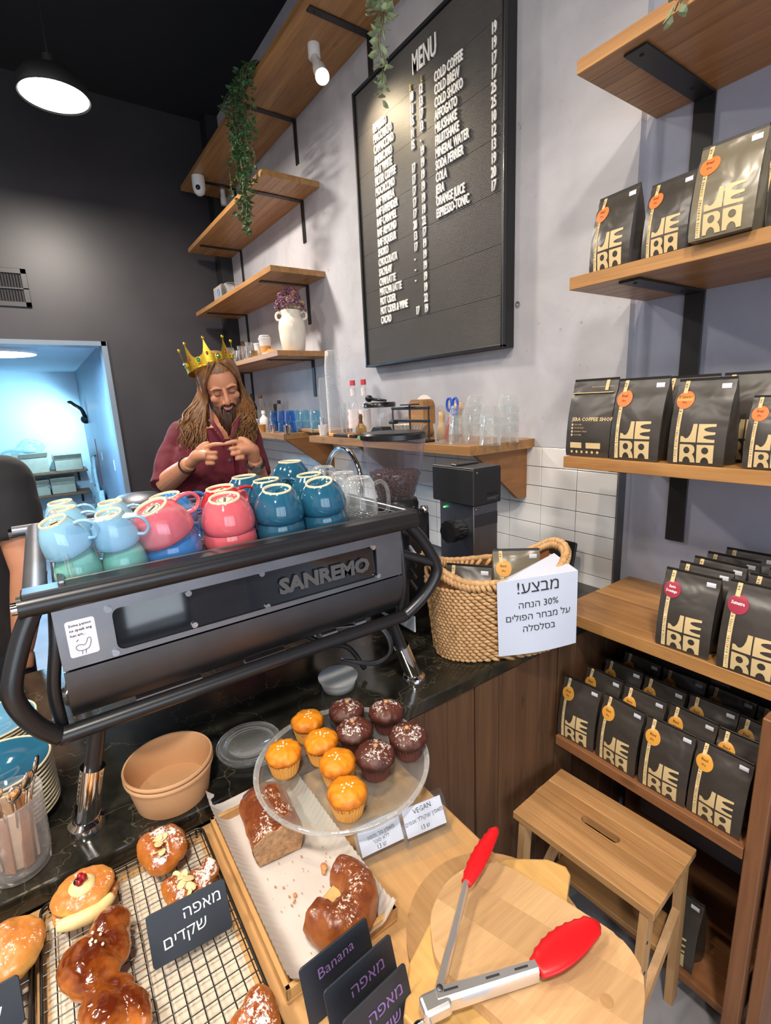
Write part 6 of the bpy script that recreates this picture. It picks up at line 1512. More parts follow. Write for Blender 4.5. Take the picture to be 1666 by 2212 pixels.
# tray with parchment and banana bread
tx0, tx1, ty0, ty1 = -0.800, -0.470, 0.140, 0.312
t = thing('bread_tray', 'shallow wooden tray lined with crinkled parchment holding cut banana bread', 'tray', (-0.635, 0.226, BZ + 0.0004))
bm = NB(); bx(bm, tx0, tx1, ty0, ty1, BZ + 0.0004, BZ + 0.006, 0.001); obj('floor_board', bm, M['tray_wood'], t)
for a in ((tx0, tx1, ty0, ty0 + 0.007), (tx0, tx1, ty1 - 0.007, ty1), (tx0, tx0 + 0.007, ty0, ty1), (tx1 - 0.007, tx1, ty0, ty1)):
    bm = NB(); bx(bm, *a, BZ + 0.0065, BZ + 0.024, 0.001); obj('side_strip', bm, M['tray_wood'], t)
bm = NB(); NX_, NY_ = 110, 26; gg = []
px0, px1, py0, py1 = -0.838, -0.462, 0.150, 0.304
for i in range(NX_ + 1):
    row = []
    for j in range(NY_ + 1):
        u = i / NX_; v = j / NY_; x = px0 + (px1 - px0) * u; y = py0 + (py1 - py0) * v
        e = max(0.0, abs(v - 0.5) * 2 - 0.72) / 0.28; ex = max(0.0, 0.07 - min(u, 1 - u)) / 0.07
        lift = 0.026 * e ** 1.3 + 0.018 * ex ** 1.5 + 0.0022 * math.sin(i * 1.9) * (e + 0.2 * ex) + 0.0012 * fbm((x, y, 0), 24)
        if u < 0.05: lift = max(lift, 0.024)
        row.append(bm.verts.new((x, y + 0.004 * e * math.copysign(1, v - .5), BZ + 0.0075 + max(0, lift))))
    gg.append(row)
for i in range(NX_):
    for j in range(NY_): bm.faces.new((gg[i][j], gg[i + 1][j], gg[i + 1][j + 1], gg[i][j + 1]))
obj('parchment', bm, M['paper_warm'], t, smooth=True)
PZ = BZ + 0.0085
def loaf(label, ctr, rz, L, W_, H_, bundt=False):
    t = thing('banana_bread', label, 'banana bread', (*ctr, PZ), (0, 0, rz), 'pieces of banana bread on the parchment')
    if not bundt:
        bm = NB(); rs = []
        for i in range(15):
            u = i / 14; x = -L / 2 + L * u; k = 1 - 0.25 * max(0, 0.2 - u) / 0.2
            rs.append([Vector((x, W_ / 2 * k * cx, H_ * k * cz)) for cx, cz in ((-0.82, 0.03), (-0.94, 0.35), (-1.0, 0.62), (-0.92, 0.80), (-0.6, 0.93), (-0.2, 1.03), (0.0, 0.97), (0.2, 1.04), (0.6, 0.94), (0.92, 0.80), (1.0, 0.62), (0.94, 0.35), (0.82, 0.03), (0.4, 0.0), (-0.4, 0.0))])
        rings(bm, rs, cap0=True, cap1=False); bmesh.ops.subdivide_edges(bm, edges=bm.edges[:], cuts=1, use_grid_fill=True)
        displace(bm, lambda c, n: 0.0022 * fbm(c, 45)); obj('crust', bm, M['loaf_crust'], t, smooth=True, world=False)
        bm = NB(); prism(bm, [(W_ / 2 * cx * 0.985, H_ * cz * 0.985 + 0.0005) for cx, cz in ((-0.82, 0.03), (-0.94, 0.35), (-1.0, 0.62), (-0.92, 0.80), (-0.6, 0.93), (-0.2, 1.03), (0.0, 0.97), (0.2, 1.04), (0.6, 0.94), (0.92, 0.80), (1.0, 0.62), (0.94, 0.35), (0.82, 0.03))], 0, 0.004, frame((L / 2 - 0.0025, 0, 0), (0, 1, 0), (0, 0, 1)))
        obj('cut_face', bm, M['loaf_crumb'], t, world=False)
    else:
        bm = NB(); pts = [Vector((0.030 * 1.0 - 0.058, 0.034, 0.03)), Vector((0.0, 0.037, 0.03)), Vector((0.026, 0.026, 0.03)), Vector((0.036, 0, 0.03)), Vector((0.026, -0.028, 0.03)), Vector((-0.006, -0.034, 0.03))]
        tube(bm, pts, [0.021, 0.026, 0.027, 0.027, 0.026, 0.022], 14, 6)
        for v in bm.verts: v.co.z = max(0.0005, 0.0 + (v.co.z - 0.003) * (1.15 if v.co.z > 0.03 else 1.05))
        bmesh.ops.subdivide_edges(bm, edges=bm.edges[:], cuts=1, use_grid_fill=True)
        displace(bm, lambda c, n: 0.003 * fbm(c, 60)); obj('crust', bm, M['loaf_crust'], t, smooth=True, world=False)
        bm = NB(); bx(bm, -0.020, 0.012, -0.016, 0.018, 0.001, 0.030, 0.003); displace(bm, lambda c, n: 0.003 * fbm(c, 60)); obj('torn_crumb', bm, M['cream_fill0'], t, world=False)
    return t
M['cream_fill0'] = pm('torn_bread_crumb', srgb(206, 164, 104)[:3], 0.8, vary=0.15, vs=70, bmp=0.7, bs=120)
loaf('large cut piece of banana bread with sugary crust, half under the cake stand', (-0.727, 0.222), -0.12, 0.130, 0.086, 0.056)
loaf('horseshoe-shaped end piece of banana bread dusted with sugar, by the chalk signs', (-0.524, 0.240), 0.25, 0.1, 0.09, 0.05, True)
rnd = random.Random(4)
t = thing('bread_crumbs', 'scattered banana bread crumbs on the parchment', 'crumbs', (-0.60, 0.22, PZ)); t['kind'] = 'stuff'
bm = NB()
for k in range(46):
    x = rnd.uniform(-0.655, -0.50); y = rnd.uniform(0.175, 0.285); s = rnd.choice((0.0007, 0.001, 0.0014, 0.0022)); ball(bm, (x, y, PZ + s * 0.8 + 0.001), (s, s * 0.8, s * 0.7), 5)
for (x, y, s) in ((-0.600, 0.262, 0.006), (-0.594, 0.258, 0.004), (-0.588, 0.205, 0.003)): ball(bm, (x, y, PZ + s * 0.8), (s * 1.3, s, s * 0.8), 8)
obj('crumbs', bm, M['nut'], t)['kind'] = 'stuff'
# cooling racks
M['wire_black'] = pm('black_coated_wire', (0.012, 0.011, 0.010), 0.35)
M['marble_paper'] = plaster('patterned_tray_liner', srgb(196, 184, 166), srgb(232, 222, 204), 0.2)
def rack(label, x0, x1, y0, y1, z, step=0.0165):
    t = thing('cooling_rack', label, 'cooling rack', ((x0 + x1) / 2, (y0 + y1) / 2, BZ + 0.0004))
    bm = NB()
    y = y0 + step
    while y < y1 - 0.004: tube(bm, [(x0, y, z - 0.0018), (x1, y, z - 0.0018)], 0.0008, 5); y += step
    x = x0 + step
    while x < x1 - 0.004: tube(bm, [(x, y0, z - 0.0005), (x, y1, z - 0.0005)], 0.0008, 5); x += step
    obj('wire_mesh', bm, M['wire_black'], t)['kind'] = 'stuff'
    bm = NB(); r = 0.012; tube(bm, [Vector((a, b, z - 0.001)) for a, b in rrect((x1 - x0) / 2, (y1 - y0) / 2, r, 4, (x0 + x1) / 2, (y0 + y1) / 2)], 0.0022, 8, closed=True); obj('outer_wire', bm, M['wire_black'], t, smooth=True)
    bm = NB(); tube(bm, [Vector((a, b, z - 0.010)) for a, b in rrect((x1 - x0) / 2 + .002, (y1 - y0) / 2 + .002, r, 4, (x0 + x1) / 2, (y0 + y1) / 2)], 0.0018, 8, closed=True); obj('lower_wire', bm, M['wire_black'], t, smooth=True)
    for (a, b) in ((x0 + 0.002, y0 + 0.01), (x1 - 0.002, y0 + 0.01), (x0 + 0.002, y1 - 0.01), (x1 - 0.002, y1 - 0.01)):
        bm = NB(); tube(bm, [(a, b, z), (a, b, BZ + 0.0008)], 0.0018, 8); obj('leg', bm, M['wire_black'], t)
    return t
RZ_ = BZ + 0.0175
rack('black wire cooling rack with almond buns and glazed buns, beside the bread tray', -0.800, -0.420, -0.112, 0.124, RZ_)
rack('second black wire cooling rack at the picture corner under a sugared bun', -0.790, -0.420, -0.50, -0.124, RZ_)
for (x0, x1, y0, y1, lb) in ((-0.785, -0.42, -0.105, 0.115, 'speckled pale liner sheet under the first cooling rack'), (-0.785, -0.42, -0.48, -0.130, 'speckled pale liner sheet under the second cooling rack')):
    t = thing('liner_sheet', lb, 'liner', ((x0 + x1) / 2, (y0 + y1) / 2, BZ)); bm = NB(); bx(bm, x0, x1, y0, y1, BZ + 0.0003, BZ + 0.0012); obj('sheet', bm, M['marble_paper'], t)
# buns
def pastry(label, u, v, lumps, mat, zoff=0.022, rz=0.0, extras=None, seed=1, vox=0.0022, amp=0.002, group='buns on the cooling racks', name='bun', dispsc=38):
    p = P(u, v, 2, RZ_ + zoff)
    t = thing(name, label, 'bun', (p.x, p.y, RZ_ + 0.0006), (0, 0, rz), group)
    bm = NB()
    for L in lumps:
        c, r = L[0], L[1]; e = Euler(L[2]).to_matrix() if len(L) > 2 else None
        ball(bm, c, r, 16, e)
    bm = fuse(bm, vox, 3)
    for q in bm.verts: q.co.z = max(q.co.z, 0.0)
    sd = Vector((seed * 3.1, 0, 0)); displace(bm, lambda c, n: amp * fbm(c + sd, dispsc, 4))
    for q in bm.verts: q.co.z = max(q.co.z, 0.0)
    o = obj('dough', bm, mat, t, smooth=True, world=False)
    if extras: extras(t)
    return t
def almonds(n, R, zt, seed):
    def f(t):
        rnd = random.Random(seed)
        for k in range(n):
            a = rnd.uniform(0, 6.28); r = R * math.sqrt(rnd.random()); bm = NB()
            ball(bm, (r * math.cos(a), r * math.sin(a) * 0.7, zt * (1 - 0.5 * (r / R) ** 2)), (0.0095, 0.006, 0.0009), 10, Euler((rnd.uniform(-.5, .5), rnd.uniform(-.5, .5), a)).to_matrix()); obj('almond_flake', bm, M['almond'], t, smooth=True, world=False)
    return f
H = 0.001
# directions on the counter: +x is towards the lower right of the photograph, +y towards the upper right
pastry('almond bun thick with icing sugar, farthest on the rack beside the kraft bowls', 352, 1838, [((-0.012, -0.016, 0.022), (0.034, 0.020, 0.023), (0, 0, 0.15)), ((-0.006, 0.018, 0.022), (0.036, 0.020, 0.022), (0, 0, 0.1)), ((0.012, -0.002, 0.016), (0.026, 0.026, 0.017)), ((-0.02, 0.0, 0.026), (0.016, 0.022, 0.022))], M['bun_sugar'], extras=almonds(11, 0.026, 0.046, 3), seed=2)
pastry('torn almond pastry with sugar, behind the white-lettered chalk sign', 398, 1912, [((0, -0.012, 0.016), (0.030, 0.016, 0.018), (0, 0, 0.3)), ((0.002, 0.022, 0.012), (0.030, 0.015, 0.014), (0, 0, 0.2)), ((0.026, 0.004, 0.010), (0.02, 0.03, 0.011)), ((-0.010, 0.040, 0.014), (0.018, 0.013, 0.016))], M['bun_sugar'], extras=almonds(12, 0.03, 0.032, 9), seed=5, amp=0.003)
def danish_x(t):
    bm = NB()
    lathe(bm, [(0.0005, 0.047), (0.011, 0.046), (0.017, 0.042), (0.019, 0.036), (0.0005, 0.035)], 24); displace(bm, lambda c, n: 0.0012 * fbm(c, 70)); obj('cream_top', bm, M['cream_fill'], t, smooth=True, world=False)
    for k, (x, y, z, m_) in enumerate(((-0.006, 0.0, 0.051, 'berry'), (0.001, 0.004, 0.053, 'berry'), (0.004, -0.002, 0.050, 'berry'), (-0.001, -0.005, 0.049, 'berry_dark'))):
        bm = NB(); ball(bm, (x, y, z), 0.0048, 12); obj('berry', bm, M[m_], t, smooth=True, world=False)
    bm = NB(); tube(bm, [(0.030, -0.034, 0.020), (0.036, -0.010, 0.021), (0.036, 0.014, 0.020), (0.026, 0.034, 0.021)], [0.008, 0.0105, 0.0095, 0.006], 10, 5); displace(bm, lambda c, n: 0.0015 * fbm(c, 50)); obj('cream_filling', bm, M['cream_fill'], t, smooth=True, world=False)
pastry('split cream bun topped with custard and red berries', 180, 1925, [((0, 0, 0.010), (0.040, 0.044, 0.013)), ((-0.004, 0, 0.028), (0.038, 0.043, 0.014))], M['bun_pale'], zoff=0.03, extras=danish_x, seed=4)
def shine_x(t):
    rnd = random.Random(2)
    for k in range(9):
        bm = NB(); ball(bm, (rnd.uniform(-.012, .014), rnd.uniform(-.012, .008), 0.0465 + rnd.uniform(-0.001, .001)), (0.0026, 0.002, 0.0014), 7); obj('sugar_grain', bm, M['flake'], t, smooth=True, world=False)
pastry('largest dark glazed bun, heart-shaped and shiny, in front of the cream bun', 213, 2055, [((0.012, -0.012, 0.022), (0.044, 0.034, 0.025), (0, 0, 0.35)), ((-0.030, 0.016, 0.020), (0.030, 0.026, 0.022), (0, 0, -0.4)), ((-0.004, 0.018, 0.018), (0.034, 0.020, 0.019))], M['bun_dark'], zoff=0.025, extras=shine_x, seed=7, amp=0.0028, dispsc=30)
pastry('dark glazed bun cut by the lower picture edge, under the heart-shaped one', 248, 2180, [((0.0, -0.012, 0.020), (0.036, 0.024, 0.023), (0, 0, 0.5)), ((0.010, 0.020, 0.017), (0.034, 0.015, 0.019), (0, 0, 0.3)), ((-0.022, 0.0, 0.015), (0.022, 0.026, 0.017))], M['bun_dark'], zoff=0.02, seed=11, amp=0.0028)
pastry('round sugared bun cut by the picture edge on the second rack', 15, 2055, [((0, 0, 0.020), (0.048, 0.044, 0.023)), ((-0.008, -0.006, 0.032), (0.028, 0.026, 0.016))], M['bun_pale'], zoff=0.022, seed=13)
pastry('sugared bun peeking in at the lower picture edge beside the chalk signs', 548, 2222, [((0, 0, 0.018), (0.030, 0.03, 0.021)), ((-0.014, 0.012, 0.02), (0.022, 0.02, 0.02))], M['bun_sugar'], zoff=0.02, seed=17)
# chalk signs
M['chalk_sign'] = pm('slate_sign', srgb(34, 40, 50)[:3], 0.5, vary=0.15, vs=6)
M['chalk_white'] = pm('white_chalk_pen', (0.72, 0.76, 0.80), 0.7); M['chalk_violet'] = pm('violet_chalk_pen', (0.24, 0.14, 0.38), 0.7)
def chalk(label, bl, br, hgt, zb, lean, lines, ink, name='chalk_sign', tip=(0, 0)):
    """little board whose bottom edge runs bl - br; leans back from the reader"""
    a = Vector((bl[0], bl[1], zb)); b = Vector((br[0], br[1], zb)); ux = (b - a).normalized(); W_ = (b - a).length
    nx = ux.cross(Vector((0, 0, 1))); upv = (Vector((0, 0, 1)) * math.cos(lean) - nx * math.sin(lean)).normalized()
    Mt = frame(a.lerp(b, 0.5), ux, upv)
    t = thing(name, label, 'sign', tuple(a.lerp(b, 0.5)), group=None)
    bm = NB(); prism(bm, rrect(W_ / 2, hgt / 2, 0.005, 4, 0, hgt / 2), -0.0025, 0.0, Mt, bev=0.0006); s_ = obj('slate', bm, M['chalk_sign'], t)
    bm = NB(); box(bm, (0, 0, 0), (W_ * 0.5, 0.02, 0.004)); bmesh.ops.transform(bm, matrix=Mt @ Matrix.Translation((0, 0.004, -0.014)), verts=bm.verts); obj('foot', bm, M['chalk_sign'], t)
    bm = NB()
    for (s, x, y, h, sk) in lines:
        q = text_bm(s, h, 0.0, 1.0, 0.0, 'CENTER', 2)
        for vv in q.verts: vv.co.y += vv.co.x * sk
        join(bm, q, Mt @ Matrix.Translation((x, y, 0.0005)))
    obj('chalk_text', bm, ink, t)
    return t
chalk('dark chalk sign with two white handwritten Hebrew words standing on the cooling rack', (-0.600, 0.010), (-0.592, 0.113), 0.066, RZ_ + 0.001, 0.42, [(rev('מאפה'), 0.018, 0.042, 0.021, 0.02), (rev('שקדים'), -0.008, 0.018, 0.021, 0.06)], M['chalk_white'])
# overlapping signs at the lower edge
chalk('chalk sign with the violet word Banana, hindmost of the three overlapping signs', (-0.430, 0.152), (-0.434, 0.252), 0.074, BZ + 0.001, 0.26, [('Banana', -0.002, 0.048, 0.019, 0.08)], M['chalk_violet'])
chalk('middle of the three overlapping chalk signs, one violet Hebrew word', (-0.394, 0.166), (-0.400, 0.266), 0.072, BZ + 0.001, 0.26, [(rev('מאפה'), 0.008, 0.040, 0.021, 0.04)], M['chalk_violet'])
chalk('frontmost of the three overlapping chalk signs, two pale violet Hebrew words', (-0.358, 0.170), (-0.364, 0.262), 0.070, BZ + 0.001, 0.26, [(rev('מאפה'), 0.010, 0.040, 0.021, 0.04), (rev('שוקולד'), 0.0, 0.016, 0.019, 0.04)], M['chalk_violet'])
chalk('chalk sign cut by the picture edge on the second rack', (-0.640, -0.25), (-0.636, -0.128), 0.055, RZ_ + 0.001, 0.40, [(rev('קינמון'), 0.02, 0.02, 0.018, 0.0)], M['chalk_white'])
# vegan cards in clear stands
def card(label, bl, br, words, faint=False):
    a = Vector((*bl, BZ + 0.0012)); b = Vector((*br, BZ + 0.0012)); ux = (b - a).normalized(); W_ = (b - a).length; nx = ux.cross(Vector((0, 0, 1))); lean = 0.55
    upv = (Vector((0, 0, 1)) * math.cos(lean) - nx * math.sin(lean)).normalized(); Mt = frame(a.lerp(b, 0.5), ux, upv)
    t = thing('card_stand', label, 'card stand', tuple(a.lerp(b, 0.5)), group='clear card stands before the cake stand')
    h = 0.068
    bm = NB(); prism(bm, rrect(W_ / 2, h / 2, 0.002, 2, 0, h / 2), -0.0016, 0.0, Mt); prism(bm, rrect(W_ / 2, h / 2 * 0.9, 0.002, 2, 0, h / 2 * 0.9), 0.0022, 0.0036, Mt); obj('holder', bm, M['plexi'], t)
    bm = NB(); prism(bm, rrect(W_ / 2, 0.014, 0.002, 2, 0, 0.0), 0.0, 0.0014, frame(a.lerp(b, 0.5) + nx * 0.014, ux, nx)); obj('holder_foot', bm, M['plexi'], t)
    bm = NB(); prism(bm, [(-W_ * 0.43, 0.014), (W_ * 0.43, 0.014), (W_ * 0.43, 0.058), (-W_ * 0.43, 0.058)], 0.0004, 0.0012, Mt); cd = obj('paper_card', bm, M['paper'], t)
    bm = NB()
    for (s, x, y, hh) in words: join(bm, text_bm(s, hh, 0.0, 0.95, 0.0, 'CENTER', 1), Mt @ Matrix.Translation((x, y, 0.0014)) @ Matrix.Rotation(0.06, 4, 'Z'))
    obj('handwriting', bm, M['ink'], cd)
card('clear card stand reading VEGAN with faint Hebrew writing, nearer the bread tray', (-0.570, 0.312), (-0.556, 0.400), [('VEGAN', 0, 0.047, 0.0115), (rev('מאפין גזר ותפוז'), 0.002, 0.035, 0.0085), (rev('ללא סוכר'), 0.0, 0.026, 0.0080), ('13 ' + rev('ש'), -0.002, 0.0165, 0.0095)])
card('clear card stand reading VEGAN with bold Hebrew line, nearer the counter corner', (-0.553, 0.392), (-0.536, 0.478), [('VEGAN', 0, 0.046, 0.0115), (rev('מאפין שוקולד אגוזים'), 0.0, 0.033, 0.0095), ('13 ' + rev('ש'), -0.002, 0.019, 0.0095)])
# cutting boards
def slab(name, label, outline, z0, z1, mat, holes=(), strips=1, cat='cutting board'):
    xs = [p[0] for p in outline]; ys = [p[1] for p in outline]
    t = thing(name, label, cat, (sum(xs) / len(xs), sum(ys) / len(ys), z0))
    bm = NB(); prism(bm, outline, z0, z1, bev=0.003, seg=2)
    for (hx, hy, hr) in holes:
        pass
    if strips > 1:
        y0_, y1_ = min(ys), max(ys)
        import itertools
        # long glued strips run along the board's own length
        d = Vector((strips_dir[0], strips_dir[1], 0)).normalized(); n_ = Vector((-d.y, d.x, 0))
        pr = [Vector((p[0], p[1], 0)).dot(n_) for p in outline]; a, b = min(pr), max(pr)
        for k in range(strips):
            c = bm.copy()
            for (cc, nn) in ((a + (b - a) * k / strips, -n_), (a + (b - a) * (k + 1) / strips, n_)):
                bmesh.ops.bisect_plane(c, geom=c.verts[:] + c.edges[:] + c.faces[:], plane_co=n_ * cc, plane_no=nn, clear_outer=True)
                ed = [e for e in c.edges if e.is_boundary]
                if ed: bmesh.ops.holes_fill(c, edges=ed)
            if c.faces: obj('strip', c, mat, t)
            else: c.free()
        bm.free()
    else: obj('board', bm, mat, t)
    for (hx, hy, hr) in holes:
        bm = NB(); tube(bm, [(hx, hy, z1 + 0.0001), (hx, hy, z1 + 0.0004)], hr, 16); obj('knot', bm, M['cut3'], t)
    return t
strips_dir = (0.62, -0.78)
rc = Vector((-0.365, 0.405))
slab('round_board', 'round brown serving board lowest in the pile under the red tongs', [(rc.x + 0.125 * math.cos(a), rc.y + 0.125 * math.sin(a)) for a in [2 * PI * k / 56 for k in range(56)]], BZ + 0.0005, BZ + 0.0135, M['cut3'])
slab('paddle_board', 'yellow bamboo board between the round and the large pale board, one corner showing', [(-0.44, 0.375), (-0.425, 0.490), (-0.385, 0.540), (-0.360, 0.552), (-0.348, 0.546), (-0.330, 0.505), (-0.25, 0.46), (-0.24, 0.36), (-0.30, 0.25), (-0.36, 0.24), (-0.40, 0.28)][::-1], BZ + 0.014, BZ + 0.031, M['cut2'])
top = [(-0.424, 0.448), (-0.416, 0.460), (-0.400, 0.470), (-0.273, 0.503), (-0.240, 0.505), (-0.215, 0.494), (-0.203, 0.478), (-0.190, 0.452), (-0.155, 0.36), (-0.16, 0.335), (-0.20, 0.325), (-0.270, 0.320), (-0.334, 0.306), (-0.368, 0.302), (-0.392, 0.312), (-0.420, 0.335), (-0.438, 0.375), (-0.440, 0.405), (-0.434, 0.432)]
top = [(p.x, p.y) for p in cat_rom([(a, b, 0) for a, b in top], 4, closed=True)]
strips_dir = (0.93, 0.30)
slab('cutting_board', 'large pale cutting board on top of the pile, red tongs on it', top, BZ + 0.0315, BZ + 0.0495, M['cut1'], [(-0.221, 0.430, 0.0075)], 4)
# tongs
TZ_ = BZ + 0.0500
t = thing('tongs', 'open steel kitchen tongs with red silicone heads lying on the pale cutting board', 'tongs', (-0.328, 0.263, TZ_))
M['red_sil'] = pm('red_silicone', srgb(198, 18, 26)[:3], 0.35, vary=0.05)
hg = Vector((-0.332, 0.268, TZ_ + 0.013))
for i, (knee, tip, up2) in enumerate(((Vector((-0.405, 0.386, TZ_ + 0.022)), Vector((-0.438, 0.484, TZ_ + 0.030)), 0.012), (Vector((-0.284, 0.384, TZ_ + 0.012)), Vector((-0.270, 0.490, TZ_ + 0.014)), 0.016))):
    d = (knee - hg).normalized(); sd = d.cross(Vector((0, 0, 1))).normalized(); up = sd.cross(d)
    w0, w1 = (0.0105, 0.0075)
    bm = NB(); hts = 0.009 if i == 0 else 0.0115
    sec = []
    for k in range(9):
        u = k / 8; c = hg.lerp(knee, u); hh = hts * (1 - 0.35 * math.sin(PI * min(1, u * 1.0)) * (i == 0)) ; ww = (0.005 if i == 0 else 0.0088) * (1 - 0.2 * u)
        sec.append([c + sd * ww * a + up * hh * b for a, b in ((-1, -0.8), (-1, 0.6), (-0.6, 0.95), (0.6, 0.95), (1, 0.6), (1, -0.8), (0.85, -0.8), (0.8, 0.5), (-0.8, 0.5), (-0.85, -0.8))])
    rings(bm, sec); a_ = obj('arm', bm, M['steel_bright'] if 'steel_bright' in M else M['chrome'], t, auto=40)
    if i == 1:
        for u in (0.14, 0.55, 0.84):
            c = hg.lerp(knee, u) + up * 0.0113; bm = NB(); box(bm, (0, 0, 0), (0.017, 0.0022, 0.0006)); bmesh.ops.transform(bm, matrix=frame(c, d, sd), verts=bm.verts); obj('slot', bm, M['ink'], a_)
    d2 = (tip - knee).normalized(); s2 = d2.cross(Vector((0, 0, 1))).normalized(); u2 = s2.cross(d2)
    bm = NB(); L = (tip - knee).length; secs = []
    for k in range(41):
        u = k / 40; wv = (0.012 + 0.009 * math.sin(PI * min(1, u * 1.05) ** 0.8)) * (1.0 if u < 0.9 else max(0.15, (1 - (u - 0.9) / 0.1) ** 0.5 * 0.9 + 0.1)); sc = 0.0016 * abs(math.sin(u * PI * 8))
        th = 0.0055 * (1 if u < 0.92 else (1 - (u - 0.92) / 0.09))
        c = knee.lerp(tip, u) + u2 * (0.004 * math.sin(PI * u))
        if i == 0: th, wv2 = th * 1.0, wv * 0.62
        else: wv2 = wv
        secs.append([c + s2 * (wv2 * math.cos(a) + sc * (1 if math.cos(a) < -0.3 else 0)) + u2 * (th * math.sin(a) + 0.003) for a in [2 * PI * q / 14 for q in range(14)]])
    rings(bm, secs); obj('silicone_head', bm, M['red_sil'], t, smooth=True)
bm = NB(); box(bm, (0, 0, 0), (0.034, 0.022, 0.020), None, 0.004, 2); bmesh.ops.transform(bm, matrix=frame(hg + Vector((0.003, -0.004, 0)), (0.25, 0.93, 0), (-1, 0.2, 0)), verts=bm.verts); obj('hinge_cap', bm, M['steel_bright'], t)
bm = NB(); ball(bm, hg + Vector((-0.001, 0.006, 0.0125)), (0.004, 0.004, 0.0015), 12); obj('rivet', bm, M['steel_dark'], t)
bm = NB(); rcx = hg + Vector((0.012, -0.030, -0.006)); tube(bm, [rcx + Vector((0.012 * math.cos(a), 0.012 * math.sin(a), 0)) for a in [k * PI / 10 for k in range(20)]], 0.0022, 8, closed=True); obj('pull_ring', bm, M['chrome'], t, smooth=True)

# ================================================================ on the stone bar
# kraft bowls
M['kraft_bowl'] = pm('kraft_bowl_card', srgb(204, 158, 114)[:3], 0.7, vary=0.03, vs=8)
for k, lb in enumerate(('lower brown kraft bowl of the nested pair under the machine', 'upper empty brown kraft bowl of the nested pair under the machine')):
    t = thing('kraft_bowl', lb, 'bowl', (-0.890, 0.100, GZ + 0.0005 + 0.010 * k), group='nested kraft bowls')
    bm = NB(); lathe(bm, [(0.0005, 0.003), (0.060, 0.003), (0.061, 0.0), (0.063, 0.0), (0.0745, 0.058), (0.0775, 0.059), (0.078, 0.062), (0.0765, 0.065), (0.0740, 0.064), (0.0735, 0.060), (0.0615, 0.0045), (0.0005, 0.0045)], 56); obj('bowl_wall', bm, M['kraft_bowl'], t, auto=50, world=False)
# clear lids
def lid(label, x, y, r, z, mat, h=0.008, tab=True, name='deli_cover'):
    t = thing(name, label, 'lid', (x, y, z + 0.0005), group='clear deli lids')
    bm = NB(); lathe(bm, [(0.0005, h * 0.35), (r * 0.62, h * 0.35), (r * 0.66, h * 0.8), (r * 0.72, h * 0.8), (r * 0.78, h * 0.3), (r * 0.88, h * 0.3), (r * 0.90, h), (r * 0.97, h), (r, h * 0.6), (r, 0.0), (r * 0.985, 0.0), (r * 0.985, h * 0.6)], 48)
    if tab: bx(bm, r * 0.9, r * 1.12, -0.008, 0.008, 0.0, 0.0015)
    obj('disc', bm, M[mat], t, smooth=True, world=False)
    return t
lid('clear round plastic lid lying between the kraft bowls and the cake stand', -0.925, 0.262, 0.066, GZ, 'glass_thick')
lid('second clear round lid lying under the first between bowls and cake stand', -0.921, 0.258, 0.066, GZ - 0.0 + 0.0085, 'glass_thick', tab=True)
t = thing('plastic_tub', 'milky round plastic tub with lid behind the chocolate muffins', 'tub', (-1.000, 0.520, GZ + 0.0005))
bm = NB(); lathe(bm, [(0.0005, 0.001), (0.040, 0.0), (0.046, 0.028), (0.0005, 0.029)], 40); obj('tub_wall', bm, M['lid_frost'], t, smooth=True, world=False)
bm = NB(); lathe(bm, [(0.049, 0.0255), (0.050, 0.031), (0.047, 0.033), (0.042, 0.0305), (0.0005, 0.0305)], 40); obj('lid', bm, M['lid_frost'], t, smooth=True, world=False)
# saucers
M['sauc_sky'] = glaze('sky_saucer_glaze', srgb(96, 150, 184)[:3]); 
def saucer_proto(mat, r):
    t = thing('saucer', 'x', 'saucer')
    bm = NB(); lathe(bm, [(0.0005, 0.006), (r * 0.33, 0.006), (r * 0.36, 0.0085), (r * 0.60, 0.010), (r * 0.94, 0.0170), (r * 0.985, 0.0185)], 52); obj('top_face', bm, mat, t, smooth=True, world=False)
    bm = NB(); lathe(bm, [(r * 0.985, 0.0185), (r, 0.0175), (r * 0.985, 0.0150), (r * 0.62, 0.0065), (r * 0.45, 0.004), (r * 0.43, 0.0), (r * 0.40, 0.0), (r * 0.38, 0.004), (0.0005, 0.004)], 52); obj('underside', bm, M['white_ceramic'], t, smooth=True, world=False)
    bm = NB(); tube(bm, [(r * 0.985 * math.cos(a), r * 0.985 * math.sin(a), 0.0182) for a in [2 * PI * k / 60 for k in range(60)]], 0.0022, 6, closed=True); obj('rim_line', bm, M['biscuit'], t, smooth=True, world=False)
    return t
ordn = ('lowest', 'second', 'third', 'fourth', 'fifth', 'sixth', 'seventh', 'eighth', 'ninth', 'tenth', 'eleventh', 'topmost')
sp1 = saucer_proto(M['sauc_sky'], 0.083)
for k in range(7):
    lb = '%s sky-blue saucer from the bottom, in the low stack left of the machine foot' % ordn[k] if k < 6 else 'topmost sky-blue saucer of the low stack left of the machine foot'
    loc = (-1.275 + random.uniform(-.002, .002), -0.185, GZ + 0.0005 + 0.0072 * k)
    if k == 0: sp1.location = loc; sp1['label'] = lb; sp1['group'] = 'sky-blue saucers in a stack'
    else: dup(sp1, loc, k * 0.7, lb, 'sky-blue saucers in a stack')
sp2 = saucer_proto(GL['teal'], 0.082)
for k in range(12):
    lb = '%s petrol-blue saucer in the tall stack behind the spoon jar' % ordn[k]
    loc = (-1.015 + random.uniform(-.0015, .0015), -0.155, GZ + 0.0005 + 0.0080 * k)
    if k == 0: sp2.location = loc; sp2['label'] = lb; sp2['group'] = 'petrol-blue saucers in a stack'
    else: dup(sp2, loc, k * 0.7, lb, 'petrol-blue saucers in a stack')
